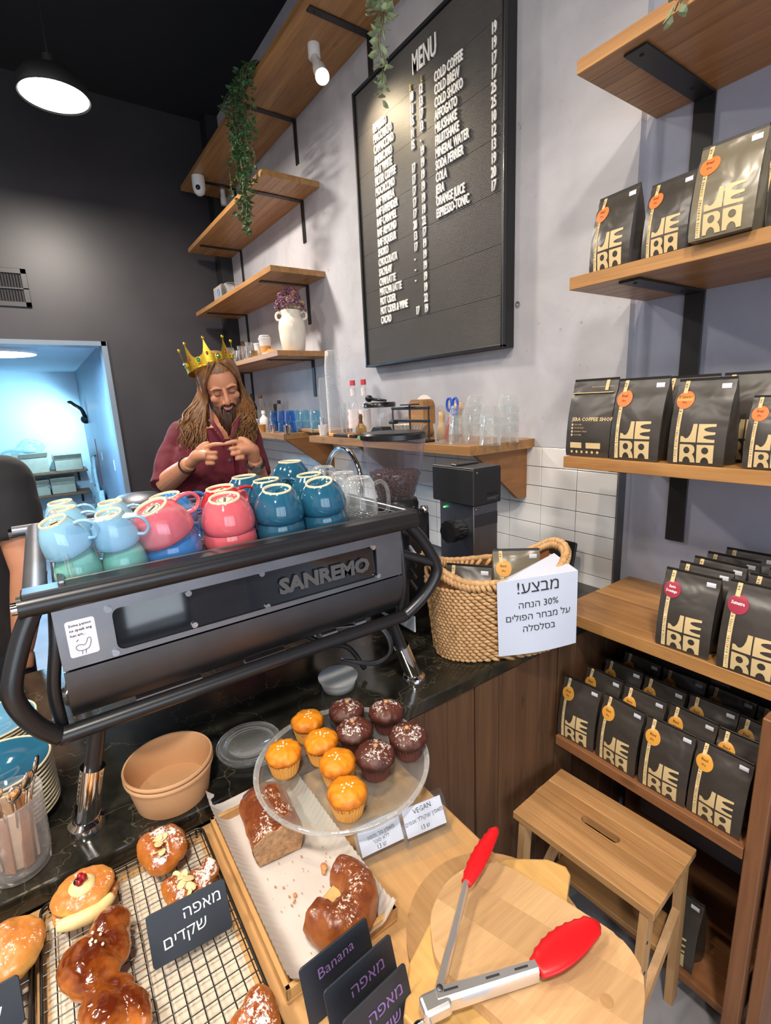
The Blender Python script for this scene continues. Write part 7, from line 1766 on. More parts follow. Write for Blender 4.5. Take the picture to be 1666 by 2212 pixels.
# spoon jar
jx_, jy_ = -0.878, -0.132
t = thing('spoon_jar', 'clear ribbed glass jar packed with sugar sticks and spoons at the bar edge', 'jar', (jx_, jy_, GZ + 0.0005))
bm = NB(); rs = []
for (r, h) in ((0.036, 0.0), (0.040, 0.004), (0.043, 0.03), (0.047, 0.125), (0.048, 0.130), (0.0455, 0.130), (0.041, 0.03), (0.037, 0.010)):
    rs.append([Vector((r * (1 + 0.012 * math.cos(20 * a) * (0.03 < h < 0.12)) * math.cos(a), r * (1 + 0.012 * math.cos(20 * a) * (0.03 < h < 0.12)) * math.sin(a), h)) for a in [2 * PI * k / 80 for k in range(80)]])
rings(bm, rs); obj('glass', bm, M['glass'], t, smooth=True, world=False)
rnd = random.Random(3)
def on_jar(name, label, cat, fn, group):
    tt = thing(name, label, cat, (jx_, jy_, GZ + 0.011), (0, 0, 0), group); fn(tt); return tt
M['stick_brown'] = pm('brown_sugar_stick', srgb(160, 112, 78)[:3], 0.6, vary=0.15, vs=50); M['stick_paper'] = pm('paper_sugar_stick', srgb(206, 176, 146)[:3], 0.7, vary=0.1, vs=50)
lbs = ['nearest the machine foot', 'beside the spoons', 'at the jar wall', 'in the jar middle', 'leaning to the saucers', 'leaning outward', 'behind the others', 'half hidden', 'at the jar edge', 'low in the jar', 'crossing two others', 'standing upright']
for k in range(12):
    a = 2 * PI * k / 12; r0 = 0.018 + 0.006 * (k % 2); 
    def mk(tt, a=a, r0=r0, k=k):
        bm = NB(); p0 = Vector((r0 * math.cos(a), r0 * math.sin(a), 0.002)); p1 = Vector((0.028 * math.cos(a + 0.3), 0.028 * math.sin(a + 0.3), 0.105)); d = (p1 - p0)
        box(bm, (0, 0, 0), (d.length, 0.015, 0.0035), None, 0.001); bmesh.ops.transform(bm, matrix=frame(p0.lerp(p1, 0.5), d, Vector((-math.sin(a), math.cos(a), 0))), verts=bm.verts); obj('packet', bm, M['stick_brown' if k % 3 else 'stick_paper'], tt, world=False)
    on_jar('sugar_stick', ('brown' if k % 3 else 'pale') + ' sugar stick in the glass jar, ' + lbs[k], 'sugar stick', mk, 'sugar sticks in the jar')
for k in range(6):
    a = -0.9 + 0.42 * k
    def mk(tt, a=a, k=k):
        bm = NB(); tip = Vector((0.050 * math.cos(a), 0.050 * math.sin(a), 0.150 + 0.008 * (k % 3))); p0 = Vector((0.004 * math.cos(a), 0.004 * math.sin(a), 0.01))
        tube(bm, [p0, p0.lerp(tip, 0.6), tip.lerp(p0, 0.12)], [0.0018, 0.0016, 0.0022], 8); obj('shaft', bm, M['chrome'], tt, world=False)
        bm = NB(); d = (tip - p0).normalized(); ball(bm, tip, (0.017, 0.0105, 0.003), 14, frame((0, 0, 0), d, Vector((-math.sin(a), math.cos(a), 0))).to_3x3()); obj('spoon_bowl', bm, M['chrome'], tt, smooth=True, world=False)
    on_jar('teaspoon', 'steel teaspoon sticking out of the glass jar, ' + ('first', 'second', 'third', 'fourth', 'fifth', 'sixth')[k] + ' from the bar edge', 'spoon', mk, 'teaspoons in the jar')
# ================================================================ step stool
t = thing('step_stool', 'wooden step stool with slatted top and oval hand slot before the bag rack', 'stool', (-0.59, 1.05, 0))
SA = Vector((-0.767, 0.912, 0)); SX = Vector((0.375, 0.027, 0)).normalized(); SY = Vector((-0.020, 0.242, 0)).normalized()
LX_, LY_ = 0.376, 0.243; ST = 0.52
Ms = frame(SA, SX, SY)
slot = [(p[0] + LX_ / 2, p[1] + LY_ / 2) for p in rrect(0.052, 0.0125, 0.012, 5)]
# seven glued slats; the middle three are notched by the hand slot
nsl = 7
for k in range(nsl):
    ya, yb = LY_ * k / nsl, LY_ * (k + 1) / nsl
    if k == 3:
        g = poly_mesh([[(0, ya), (LX_, ya), (LX_, yb), (0, yb)], slot])
        r = bmesh.ops.extrude_face_region(g, geom=g.faces[:]); bmesh.ops.translate(g, verts=[v for v in r['geom'] if isinstance(v, bmesh.types.BMVert)], vec=(0, 0, -0.022))
        bmesh.ops.transform(g, matrix=Ms @ Matrix.Translation((0, 0, ST)), verts=g.verts); obj('seat_slat', g, M['oak_stool'], t)
    else:
        bm = NB(); bx(bm, 0, LX_, ya + 0.0002, yb - 0.0002, ST - 0.022, ST, 0.0015); bmesh.ops.transform(bm, matrix=Ms, verts=bm.verts); obj('seat_slat', bm, M['oak_stool'], t)
def post(a, b, w=0.034, d=0.022, name='leg', par=t, mat='oak_leg'):
    a = Vector(a); b = Vector(b); bm = NB(); ax = (b - a).normalized(); sx = Vector((1, 0, 0)); sx = (sx - ax * sx.dot(ax)).normalized(); sy = ax.cross(sx)
    rings(bm, [[p + sx * u * w / 2 + sy * v * d / 2 for u, v in ((-1, -1), (1, -1), (1, 1), (-1, 1))] for p in (a, b)])
    bmesh.ops.transform(bm, matrix=Ms, verts=bm.verts); return obj(name, bm, M[mat], par)
for x in (0.028, LX_ - 0.022):
    post((x, 0.022, ST - 0.023), (x, -0.012, 0.001), 0.020, 0.034); post((x, LY_ - 0.02, ST - 0.023), (x, LY_ - 0.002, 0.001), 0.020, 0.034)
    post((x, 0.008, 0.17), (x, LY_ - 0.01, 0.335), 0.018, 0.03, 'side_rail'); post((x, 0.03, ST - 0.045), (x, LY_ - 0.03, ST - 0.045), 0.018, 0.035, 'side_rail')
for (yy_, zz_) in ((0.016, ST - 0.048), (LY_ - 0.016, ST - 0.048)):
    post((0.036, yy_, zz_), (LX_ - 0.030, yy_, zz_), 0.03, 0.018, 'apron')
bm = NB(); bx(bm, 0.04, LX_ - 0.034, LY_ - 0.10, LY_ + 0.01, 0.24, 0.258, 0.002); bmesh.ops.transform(bm, matrix=Ms, verts=bm.verts); obj('lower_step', bm, M['oak_stool'], t)
for x in (LX_ - 0.010,):
    for zz_ in (0.14, 0.30, 0.33, 0.42):
        bm = NB(); tube(bm, [(x - 0.002, 0.008, zz_), (x - 0.001, 0.008, zz_)], 0.004, 8); bmesh.ops.transform(bm, matrix=Ms, verts=bm.verts); obj('screw_hole', bm, M['ink'], t)
# ================================================================ people
M['skin'] = pm('light_skin', srgb(206, 142, 108)[:3], 0.5, vary=0.06, vs=20, sss=0.15)
M['lip'] = pm('lips', srgb(176, 96, 84)[:3], 0.45, vary=0.05); M['teeth'] = pm('teeth', (0.72, 0.68, 0.62), 0.3)
M['shirt'] = pm('maroon_shirt', srgb(98, 16, 36)[:3], 0.8, vary=0.12, vs=8, bmp=0.25, bs=10, bd=0.01, sheen=0.04)
M['trousers'] = pm('dark_trousers', (0.02, 0.02, 0.025), 0.8)
M['tshirt_black'] = pm('black_tshirt', (0.016, 0.016, 0.018), 0.85, vary=0.15, vs=8, bmp=0.3, bs=9, bd=0.012, sheen=0.1)
def hairmat(name, c1, c2):
    m, nt, b = base_mat(name); mp = coords(nt, (60, 60, 10)); n = noise_n(nt, mp.outputs[0], 1.0, 4, 0.6)
    mp2 = coords(nt); n2 = noise_n(nt, mp2.outputs[0], 7, 2)
    nt.links.new(mixc(nt, n2, ramp(nt, n, [(0.3, c1), (0.7, c2)]), c1), b.inputs['Base Color']); b.inputs['Roughness'].default_value = 0.42; bump(nt, b, n, 0.4, 0.002); return m
M['hair'] = hairmat('long_brown_hair', srgb(96, 62, 36), srgb(176, 126, 76)); M['beard'] = hairmat('brown_beard', srgb(50, 28, 18), srgb(98, 58, 36))
M['hair_dark'] = hairmat('dark_hair', srgb(24, 18, 16), srgb(48, 36, 30))
M['gold'] = pm('gold_plastic', (0.95, 0.62, 0.06), 0.22, 0.9, vary=0.05)
M['ruby'] = pm('red_gem', (0.30, 0.01, 0.03), 0.1, coat=1.0); M['emerald'] = pm('green_gem', (0.02, 0.25, 0.14), 0.1, coat=1.0)
M['eye_dark'] = pm('eyelash', (0.03, 0.018, 0.012), 0.6); M['brow'] = pm('brow_hair', srgb(96, 62, 40)[:3], 0.8)

MD = 2.06
def K(u, v, d=MD): return Q(u, v, d)
hc = K(478, 833, 2.07)
to_cam = Vector((-hc.x, -hc.y, 0)).normalized()
rt = Vector((0, 0, 1)).cross(to_cam).normalized() * 1.0       # towards the right of the photograph
if rt.dot(RX) < 0: rt = -rt
UP = Vector((0, 0, 1))
man = thing('person', 'long-haired bearded man in a maroon shirt, looking down and touching his fingertips together', 'person', (hc.x, hc.y, 0))
# ---- head frame: bowed forwards and tilted
f_ = (to_cam * 0.86 - UP * 0.50 + rt * 0.16).normalized()
u_ = (UP - rt * 0.17); u_ = (u_ - f_ * u_.dot(f_)).normalized(); r_ = u_.cross(f_).normalized()
if r_.dot(RX) < 0: r_ = -r_
def Hd(x, y, z): return hc + r_ * x + u_ * y + f_ * z       # x right in the picture, y up, z out of the face
HM = Matrix((r_, u_, f_)).transposed()
body = NB()
ball(body, Hd(0, 0.025, -0.018), (0.076, 0.104, 0.093), 28, HM)
ball(body, Hd(0, -0.045, 0.012), (0.060, 0.068, 0.068), 24, HM)
ball(body, Hd(0, -0.092, 0.046), (0.026, 0.020, 0.024), 16, HM)          # chin
for s in (-1, 1):
    ball(body, Hd(0.037 * s, -0.022, 0.056), (0.024, 0.020, 0.018), 14, HM)   # cheeks
    ball(body, Hd(0.030 * s, 0.026, 0.068), (0.026, 0.008, 0.012), 14, HM)   # brow ridge
    ball(body, Hd(0.077 * s, -0.008, -0.012), (0.008, 0.028, 0.018), 12, HM)   # ears
    ball(body, Hd(0.0125 * s, -0.032, 0.088), (0.009, 0.008, 0.010), 12, HM)   # nostril wings
tube(body, [Hd(0, 0.024, 0.070), Hd(0, 0.0, 0.083), Hd(0, -0.022, 0.098), Hd(0, -0.033, 0.098)], [0.0085, 0.0095, 0.0115, 0.0105], 12, 4)
tube(body, [Hd(0, -0.04, -0.03), K(484, 918, 2.14), K(482, 945, 2.14)], [0.058, 0.056, 0.066], 18, 4)    # neck
# torso under the shirt
def oval(c, a, b, n=28, ax=None, bx_=None):
    ax = ax or rt; bx_ = bx_ or to_cam
    return [c + ax * a * math.cos(2 * PI * k / n) + bx_ * b * math.sin(2 * PI * k / n) for k in range(n)]
base = K(462, 1000, 2.14); bcx = Vector((base.x, base.y, 0))
def lvl(z, a, b, sx=0.0, sf=0.0): return oval(Vector((bcx.x, bcx.y, z)) + rt * sx + to_cam * sf, a, b)
zs = 1.545   # shoulder line
rings(body, [lvl(0.93, 0.150, 0.105), lvl(1.05, 0.145, 0.10), lvl(1.2, 0.160, 0.11), lvl(1.36, 0.175, 0.115), lvl(1.46, 0.165, 0.10), lvl(zs, 0.10, 0.07), lvl(zs + 0.03, 0.06, 0.055)])
# legs
for s in (-1, 1):
    hip = Vector((bcx.x, bcx.y, 0.93)) + rt * 0.085 * s
    tube(body, [hip, hip + Vector((0, 0, -0.42)) + to_cam * 0.01, hip + Vector((0, 0, -0.85))], [0.088, 0.058, 0.040], 14, 4)
    tube(body, [hip + Vector((0, 0, -0.885)) - to_cam * 0.05, hip + Vector((0, 0, -0.885)) + to_cam * 0.16], [0.042, 0.034], 12)
# arms: (picture left) and (picture right)
shl = K(392, 940, 2.16); ell = K(358, 1044, 2.06); wrl = K(410, 1001, 1.90)
shr = K(528, 925, 2.12); elr = K(561, 1050, 2.06); wrr = K(551, 993, 1.92)
tube(body, [shl, shl.lerp(ell, 0.5) , ell], [0.056, 0.048, 0.042], 16, 4); tube(body, [ell, ell.lerp(wrl, 0.35), wrl], [0.043, 0.042, 0.028], 16, 4)
tube(body, [shr, shr.lerp(elr, 0.5), elr], [0.056, 0.048, 0.042], 16, 4); tube(body, [elr, elr.lerp(wrr, 0.35), wrr], [0.043, 0.041, 0.027], 16, 4)
# hands
def hand(wr, palm, knuck, idx, curls, thumb, pr=0.027):
    tube(body, [wr, wr.lerp(palm, 0.5), palm, knuck[1].lerp(knuck[2], 0.5)], [0.024, 0.027, 0.030, 0.021], 16, 4, flat=0.85)
    for k in knuck: ball(body, k, 0.0105, 10)
    tube(body, idx, [0.0100, 0.0088, 0.0082, 0.0064], 12, 4)
    for c in curls: tube(body, c, [0.0088, 0.0085, 0.0080, 0.0070], 12, 4)
    tube(body, thumb, [0.0125, 0.0100, 0.0076], 12, 4)
# knuckle row runs away from the pointing finger; the other three fingers fold back into the palm
kl = [K(446, 967, 1.855), K(451, 978, 1.848), K(452, 989.5, 1.850), K(449, 1000.5, 1.858)]
def curl(k, s, l=1.0): return [k, k + rt * 0.024 * s * l + to_cam * 0.006 - UP * 0.002, k + rt * 0.021 * s * l + to_cam * 0.004 - UP * 0.004 - to_cam * 0.022, k - rt * 0.002 * s - to_cam * 0.026 - UP * 0.005]
hand(wrl, K(430, 984, 1.875), kl, [kl[0], K(459, 961, 1.842), K(472, 959.5, 1.836), K(483.5, 959.5, 1.836)], [curl(kl[i], 1, (1, 1.05, 0.98, 0.8)[i]) for i in (1, 2, 3)], [K(428, 973, 1.862), K(440, 961, 1.868), K(453, 957, 1.872)])
kr = [K(521, 956, 1.865), K(514.5, 967, 1.858), K(517, 978.5, 1.860), K(524, 988.5, 1.868)]
hand(wrr, K(541, 970, 1.885), kr, [kr[0], K(509, 953.5, 1.852), K(497, 956, 1.845), K(485, 959.5, 1.840)], [curl(kr[i], -1, (1, 1.05, 0.98, 0.8)[i]) for i in (1, 2, 3)], [K(541, 960, 1.872), K(528, 949, 1.872), K(515, 947, 1.876)])
body = fuse(body, 0.0036, 3, 0.5)
# eye sockets pressed in, then the rest
for v in body.verts:
    for s in (-1, 1):
        dd = (v.co - Hd(0.030 * s, 0.008, 0.078)); q = Vector((dd.dot(r_) / 0.020, dd.dot(u_) / 0.012, dd.dot(f_) / 0.03)).length
        if q < 1: v.co -= f_ * 0.007 * (1 - q * q)
obj('body', body, M['skin'], man, smooth=True)
for s in (-1, 1):
    bm = NB(); ball(bm, Hd(0.030 * s, 0.006, 0.0645), (0.0135, 0.0110, 0.0105), 16, HM); ey = obj('eyelid', bm, M['skin'], man, smooth=True)
    bm = NB(); tube(bm, [Hd(0.030 * s - 0.013, 0.001, 0.0715), Hd(0.030 * s - 0.005, -0.0032, 0.0765), Hd(0.030 * s + 0.005, -0.0032, 0.0765), Hd(0.030 * s + 0.013, 0.001, 0.0715)], [0.0006, 0.0014, 0.0014, 0.0006], 8, 4); obj('lash_line', bm, M['eye_dark'], ey, smooth=True)
    bm = NB(); tube(bm, [Hd(0.030 * s - 0.020 * s, 0.024, 0.0815), Hd(0.030 * s, 0.031, 0.0820), Hd(0.030 * s + 0.020 * s, 0.026, 0.0725)], [0.0028, 0.0034, 0.0014], 8, 5); obj('eyebrow', bm, M['brow'], man, smooth=True)
# smiling mouth
bm = NB(); tube(bm, [Hd(-0.024, -0.052, 0.073), Hd(-0.012, -0.0585, 0.083), Hd(0, -0.0605, 0.086), Hd(0.012, -0.0585, 0.083), Hd(0.024, -0.052, 0.073)], [0.001, 0.0032, 0.0038, 0.0032, 0.001], 10, 5); obj('teeth', bm, M['teeth'], man, smooth=True)
bm = NB(); tube(bm, [Hd(-0.026, -0.051, 0.073), Hd(-0.012, -0.0545, 0.0845), Hd(0, -0.0555, 0.0875), Hd(0.012, -0.0545, 0.0845), Hd(0.026, -0.051, 0.073)], [0.001, 0.0028, 0.003, 0.0028, 0.001], 10, 5)
tube(bm, [Hd(-0.024, -0.053, 0.073), Hd(-0.012, -0.064, 0.0825), Hd(0, -0.067, 0.0860), Hd(0.012, -0.064, 0.0825), Hd(0.024, -0.053, 0.073)], [0.001, 0.0034, 0.0042, 0.0034, 0.001], 10, 5); obj('lips', bm, M['lip'], man, smooth=True)
# beard: a full core and combed strands
rnd = random.Random(5)
bm = NB()
tube(bm, [Hd(-0.058, -0.02, 0.020), Hd(-0.050, -0.066, 0.034), Hd(-0.030, -0.092, 0.050), Hd(0, -0.098, 0.058), Hd(0.030, -0.092, 0.050), Hd(0.050, -0.066, 0.034), Hd(0.058, -0.02, 0.020)], [0.010, 0.018, 0.022, 0.024, 0.022, 0.018, 0.010], 14, 5)
chin = Hd(0, -0.10, 0.055)
tube(bm, [chin, chin - UP * 0.06 + to_cam * 0.004, chin - UP * 0.125 - to_cam * 0.004], [0.038, 0.036, 0.014], 14, 4)
bm = fuse(bm, 0.004, 2); displace(bm, lambda c, n: 0.003 * fbm(c, 60)); bd = obj('beard', bm, M['beard'], man, smooth=True)
bm = NB()
for k in range(150):
    a = rnd.uniform(-1, 1); b = rnd.random()
    p = Hd(0.055 * a, -0.055 - 0.045 * (1 - a * a) * b, 0.030 + 0.040 * (1 - abs(a)) ** 0.6 + 0.004)
    L = 0.06 + 0.10 * (1 - abs(a)) * rnd.uniform(0.6, 1.1)
    q1 = p - UP * L * 0.5 + to_cam * 0.010 - rt * a * 0.006; q2 = p - UP * L - rt * a * 0.020 + rt * rnd.uniform(-.008, .008)
    tube(bm, [p, q1 + rt * rnd.uniform(-.004, .004), q2], [0.0022, 0.0024, 0.0008], 6, 4)
for k in range(40):
    a = rnd.uniform(-1, 1); p = Hd(0.004 * (1 if a > 0 else -1) + 0.022 * a, -0.043 - 0.004 * abs(a), 0.0865 - 0.010 * abs(a)); q = Hd(0.034 * a, -0.062 - 0.008 * abs(a), 0.080 - 0.014 * abs(a))
    tube(bm, [p, p.lerp(q, 0.5) + f_ * 0.003, q], [0.0018, 0.0018, 0.0008], 6, 3)
obj('beard_strands', bm, M['beard'], bd, smooth=True)['kind'] = 'stuff'
# hair: cap, then long waves over both shoulders
bm = NB(); q = ball(bm, Hd(0, 0.040, -0.024), (0.086, 0.096, 0.096), 72, HM)
dl = [v for v in bm.verts if (v.co - hc).dot(f_) > 0.040 and abs((v.co - hc).dot(r_)) < 0.060 and (v.co - hc).dot(u_) < 0.084]
bmesh.ops.delete(bm, geom=dl, context='VERTS'); hp = obj('hair', bm, M['hair'], man, smooth=True)
def strand(bm, x0, side, n):
    """side -1: picture left, +1: picture right, 0: back"""
    ph = rnd.uniform(0, 6.28); amp = rnd.uniform(0.006, 0.017)
    if side:
        w0 = rnd.uniform(0.0, 1.0); st = Hd(side * rnd.uniform(0.004, 0.035), 0.128 - 0.03 * w0, 0.045 - 0.13 * w0)
        tq = Hd(side * (0.066 + 0.012 * w0), 0.050, 0.052 - 0.13 * w0)
        ch = Hd(side * (0.074 + 0.016 * w0), -0.035, 0.040 - 0.10 * w0)
        out = rnd.uniform(0.0, 1.0)
        if side < 0: end_u, end_v, end_d = 393 + 46 * (1 - out) + rnd.uniform(-6, 6), 962 + 34 * (1 - out) + rnd.uniform(-40, 8), 2.03
        else: end_u, end_v, end_d = 543 - 38 * (1 - out) + rnd.uniform(-6, 6), 950 + 22 * (1 - out) + rnd.uniform(-40, 12), 2.02
        en = K(end_u, end_v, end_d + rnd.uniform(-.02, .02)); md = ch.lerp(en, 0.42) + rt * side * (0.024 * out) - UP * 0.01
        m2 = ch.lerp(en, 0.72) + rt * side * 0.022 * out
        pts = [st, tq, ch, md, m2, en]
    else:
        a = rnd.uniform(-1, 1); st = Hd(0.05 * a, 0.12, -0.05); pts = [st, Hd(0.085 * a, 0.04, -0.115), Hd(0.09 * a, -0.06, -0.11), hc + rt * 0.11 * a - to_cam * 0.09 - UP * 0.17, hc + rt * 0.12 * a - to_cam * 0.08 - UP * 0.30]
    cp = cat_rom(pts, 5); out_ = []
    for i, p in enumerate(cp):
        w = i / len(cp); k = amp * max(0, w - 0.25) * 1.6
        out_.append(p + rt * k * math.sin(ph + w * 17) + to_cam * k * math.cos(ph + w * 15))
    r = rnd.uniform(0.0022, 0.0055); tube(bm, out_, [r * (1.0 if i / len(out_) < 0.75 else max(0.15, 1 - (i / len(out_) - 0.75) * 3.6)) for i in range(len(out_))], 6)
for side, n in ((-1, 240), (1, 200), (0, 60)):
    bm = NB()
    for k in range(n): strand(bm, 0, side, n)
    obj('hair_waves', bm, M['hair'], hp, smooth=True)['kind'] = 'stuff'
# shirt
sh_ = NB()
rings(sh_, [lvl(0.90, 0.168, 0.122), lvl(1.05, 0.166, 0.120), lvl(1.2, 0.180, 0.130), lvl(1.36, 0.185, 0.136), lvl(1.44, 0.172, 0.120), lvl(1.50, 0.140, 0.100), lvl(zs, 0.095, 0.080), lvl(zs + 0.025, 0.072, 0.066)])
ball(sh_, shl, 0.058, 16); ball(sh_, shr, 0.056, 16)
tube(sh_, [shl, shl.lerp(ell, 0.5) - rt * 0.006, ell + (ell - shl) * 0.08 - rt * 0.002], [0.060, 0.060, 0.062], 18, 4)
tube(sh_, [shr, shr.lerp(elr, 0.5) + rt * 0.006, shr.lerp(elr, 0.82)], [0.058, 0.058, 0.058], 18, 4)
sh_ = fuse(sh_, 0.006, 5)
displace(sh_, lambda c, n: 0.006 * fbm(c + Vector((3, 1, 0)), 9, 3) + 0.003 * noise.noise(Vector((c.x * 3, c.y * 3, c.z * 24))))
# neckline opening and placket
nk = K(488, 925, 2.0)
dl = []
for v in sh_.verts:
    dx = (v.co - nk).dot(rt); dz = (v.co - nk).z; df = (v.co - Vector((bcx.x, bcx.y, 0))).dot(to_cam)
    if df > 0.02 and dz > -0.045 and abs(dx) < 0.012 + 0.045 * (dz + 0.045) / 0.06: dl.append(v)
    elif dz > 0.052 and abs(dx) < 0.05: dl.append(v)
bmesh.ops.delete(sh_, geom=dl, context='VERTS')
so = obj('shirt', sh_, M['shirt'], man, smooth=True)
def front_of(zv, sx):
    """chest surface of the shirt"""
    a, b = 0.190, 0.134
    return Vector((bcx.x, bcx.y, zv)) + rt * sx + to_cam * (b * math.sqrt(max(0, 1 - (sx / a) ** 2)) + 0.005)
for s in (-1, 1):
    bm = NB(); c0 = nk + Vector((0, 0, 0.03)) - to_cam * 0.02
    p = [c0 + rt * s * 0.060 - to_cam * 0.04 + UP * 0.005, c0 + rt * s * 0.052 + to_cam * 0.01, c0 + rt * s * 0.034 + to_cam * 0.045 - UP * 0.030, c0 + rt * s * 0.012 + to_cam * 0.060 - UP * 0.068]
    tube(bm, p, [0.006, 0.009, 0.008, 0.003], 10, 5, flat=0.45); obj('collar', bm, M['shirt'], so, smooth=True)
sxp = (nk - bcx).dot(rt)
bm = NB(); rs = []
for k in range(9):
    z = nk.z - 0.045 - 0.16 * k / 8; c = front_of(z, sxp); rs.append([c - rt * 0.015, c + rt * 0.015, c + rt * 0.015 + to_cam * 0.003, c - rt * 0.015 + to_cam * 0.003])
rings(bm, rs); pk = obj('placket', bm, M['shirt'], so)
for z in (0.085, 0.130):
    c = front_of(nk.z - z, sxp) + to_cam * 0.004; bm = NB(); tube(bm, [c, c + to_cam * 0.0025], 0.0065, 14); obj('button', bm, M['steel_dark'], pk)
tb = NB(); rings(tb, [lvl(0.88, 0.160, 0.115), lvl(0.95, 0.158, 0.112)])
for s in (-1, 1):
    hip = Vector((bcx.x, bcx.y, 0.90)) + rt * 0.085 * s
    tube(tb, [hip, hip + Vector((0, 0, -0.42)) + to_cam * 0.01, hip + Vector((0, 0, -0.84))], [0.100, 0.078, 0.068], 14, 4)
tb = fuse(tb, 0.01, 3); obj('trousers', tb, M['trousers'], man, smooth=True)
for s in (-1, 1):
    hip = Vector((bcx.x, bcx.y, 0.0)) + rt * 0.085 * s
    bm = NB(); tube(bm, [hip - to_cam * 0.07 + UP * 0.045, hip + to_cam * 0.05 + UP * 0.05, hip + to_cam * 0.17 + UP * 0.036], [0.044, 0.050, 0.034], 16, 4)
    for v in bm.verts: v.co.z = max(0.001, v.co.z)
    obj('shoe', bm, M['black_soft'], man, smooth=True)
def wristband(wr, other, R, mat, name, n=26, rb=0.0042, label=None, face=False):
    d = (other - wr).normalized(); a = d.orthogonal().normalized(); b = d.cross(a); bm = NB()
    c = wr.lerp(other, 0.10)
    if face:
        tube(bm, [c + a * R * math.cos(2 * PI * k / 30) + b * R * math.sin(2 * PI * k / 30) for k in range(30)], 0.008, 8, closed=True, flat=0.35, up=None)
    else:
        for k in range(n): ball(bm, c + a * R * math.cos(2 * PI * k / n) + b * R * math.sin(2 * PI * k / n), rb, 8)
    o = obj(name, bm, mat, man, smooth=True)
    if label: o['label'] = label
    if face:
        pc = c + (EYE - c).normalized() * (R + 0.001); nn = (EYE - c).normalized(); nn = (nn - d * nn.dot(d)).normalized(); pc = c + nn * (R - 0.002)
        bm = NB(); tube(bm, [pc, pc + nn * 0.009], 0.017, 22); k_ = obj('watch_case', bm, M['chrome'], o, auto=40)
wristband(wrl, ell, 0.0325, M['black_plastic'], 'bead_bracelet', label='dark bead bracelet')
wristband(wrr, elr, 0.0315, M['black_soft'], 'wrist_watch', label='dark wrist watch with steel case', face=True)
# ---- crown
cc = K(459, 801, 2.062)
cu = (UP - to_cam * 0.16 - rt * 0.18).normalized(); cf = (to_cam - cu * to_cam.dot(cu)).normalized(); cr = cu.cross(cf).normalized()
if cr.dot(RX) < 0: cr = -cr
CM = Matrix((cr, cf, cu)).transposed().to_4x4(); CM.translation = cc
crown = thing('crown', 'shiny gold toy crown with ball-tipped points and coloured gems on the man', 'crown', tuple(cc))
bm = NB(); nseg = 128; npk = 8; R0 = 0.099
def ch_(k):
    u = (k / nseg * npk) % 1.0; w = abs(u - 0.5) * 2           # 1 at a point
    return 0.040 + 0.062 * w ** 3.2
inn = []; outr = []
for lay in (0.0, 0.0022):
    rws = []
    for j in range(9):
        row = []
        for k in range(nseg):
            a = 2 * PI * k / nseg; h = ch_(k) * j / 8; fl_ = 1 + 0.10 * (h / 0.1) ** 1.3
            row.append(Vector(((R0 + lay) * 0.96 * fl_ * math.sin(a), (R0 + lay) * 1.06 * fl_ * math.cos(a), h)))
        rws.append(row)
    (inn if lay == 0 else outr).extend(rws)
vi = [[bm.verts.new(p) for p in r] for r in inn]; vo = [[bm.verts.new(p) for p in r] for r in outr]
for k in range(nseg):
    k2 = (k + 1) % nseg
    for j in range(8): bm.faces.new((vi[j][k2], vi[j][k], vi[j + 1][k], vi[j + 1][k2])); bm.faces.new((vo[j][k], vo[j][k2], vo[j + 1][k2], vo[j + 1][k]))
    bm.faces.new((vi[0][k], vi[0][k2], vo[0][k2], vo[0][k])); bm.faces.new((vi[8][k2], vi[8][k], vo[8][k], vo[8][k2]))
bmesh.ops.transform(bm, matrix=CM, verts=bm.verts); obj('band', bm, M['gold'], crown, auto=50)
for k in range(npk):
    kk = (k) * nseg / npk; a = 2 * PI * kk / nseg; h = 0.102; fl_ = 1 + 0.10 * (h / 0.1) ** 1.3
    bm = NB(); ball(bm, CM @ Vector((R0 * 0.97 * fl_ * math.sin(a), R0 * 1.07 * fl_ * math.cos(a), h + 0.003)), 0.0062, 12); obj('ball_tip', bm, M['gold'], crown, smooth=True)
    bm = NB(); ball(bm, CM @ Vector(((R0 + 0.002) * 0.96 * 1.03 * math.sin(a), (R0 + 0.002) * 1.06 * 1.03 * math.cos(a), 0.046)), (0.0055, 0.0055, 0.008), 10, CM.to_3x3()); obj('gem', bm, M['ruby'], crown)
    a2 = a + PI / npk
    bm = NB(); c = Vector(((R0 + 0.002) * 0.97 * 1.01 * math.sin(a2), (R0 + 0.002) * 1.07 * 1.01 * math.cos(a2), 0.028)); ball(bm, CM @ c, (0.008, 0.008, 0.008), 12, CM.to_3x3()); gm = obj('gem', bm, M['emerald'], crown)
    bm = NB(); d = Vector((math.sin(a2), math.cos(a2), 0)); s = Vector((d.y, -d.x, 0)); tube(bm, [CM @ (c + d * 0.003 + s * 0.011 * math.cos(q * PI / 8) + Vector((0, 0, 0.011 * math.sin(q * PI / 8)))) for q in range(16)], 0.0022, 6, closed=True); obj('gem_setting', bm, M['gold'], gm, smooth=True)
for zz, rr_ in ((0.003, 0.0032), (0.013, 0.0018)):
    bm = NB(); tube(bm, [CM @ Vector(((R0 + 0.0025) * 0.96 * math.sin(2 * PI * k / 64), (R0 + 0.0025) * 1.06 * math.cos(2 * PI * k / 64), zz)) for k in range(64)], rr_, 8, closed=True); obj('bead_line', bm, M['gold'], crown, smooth=True)

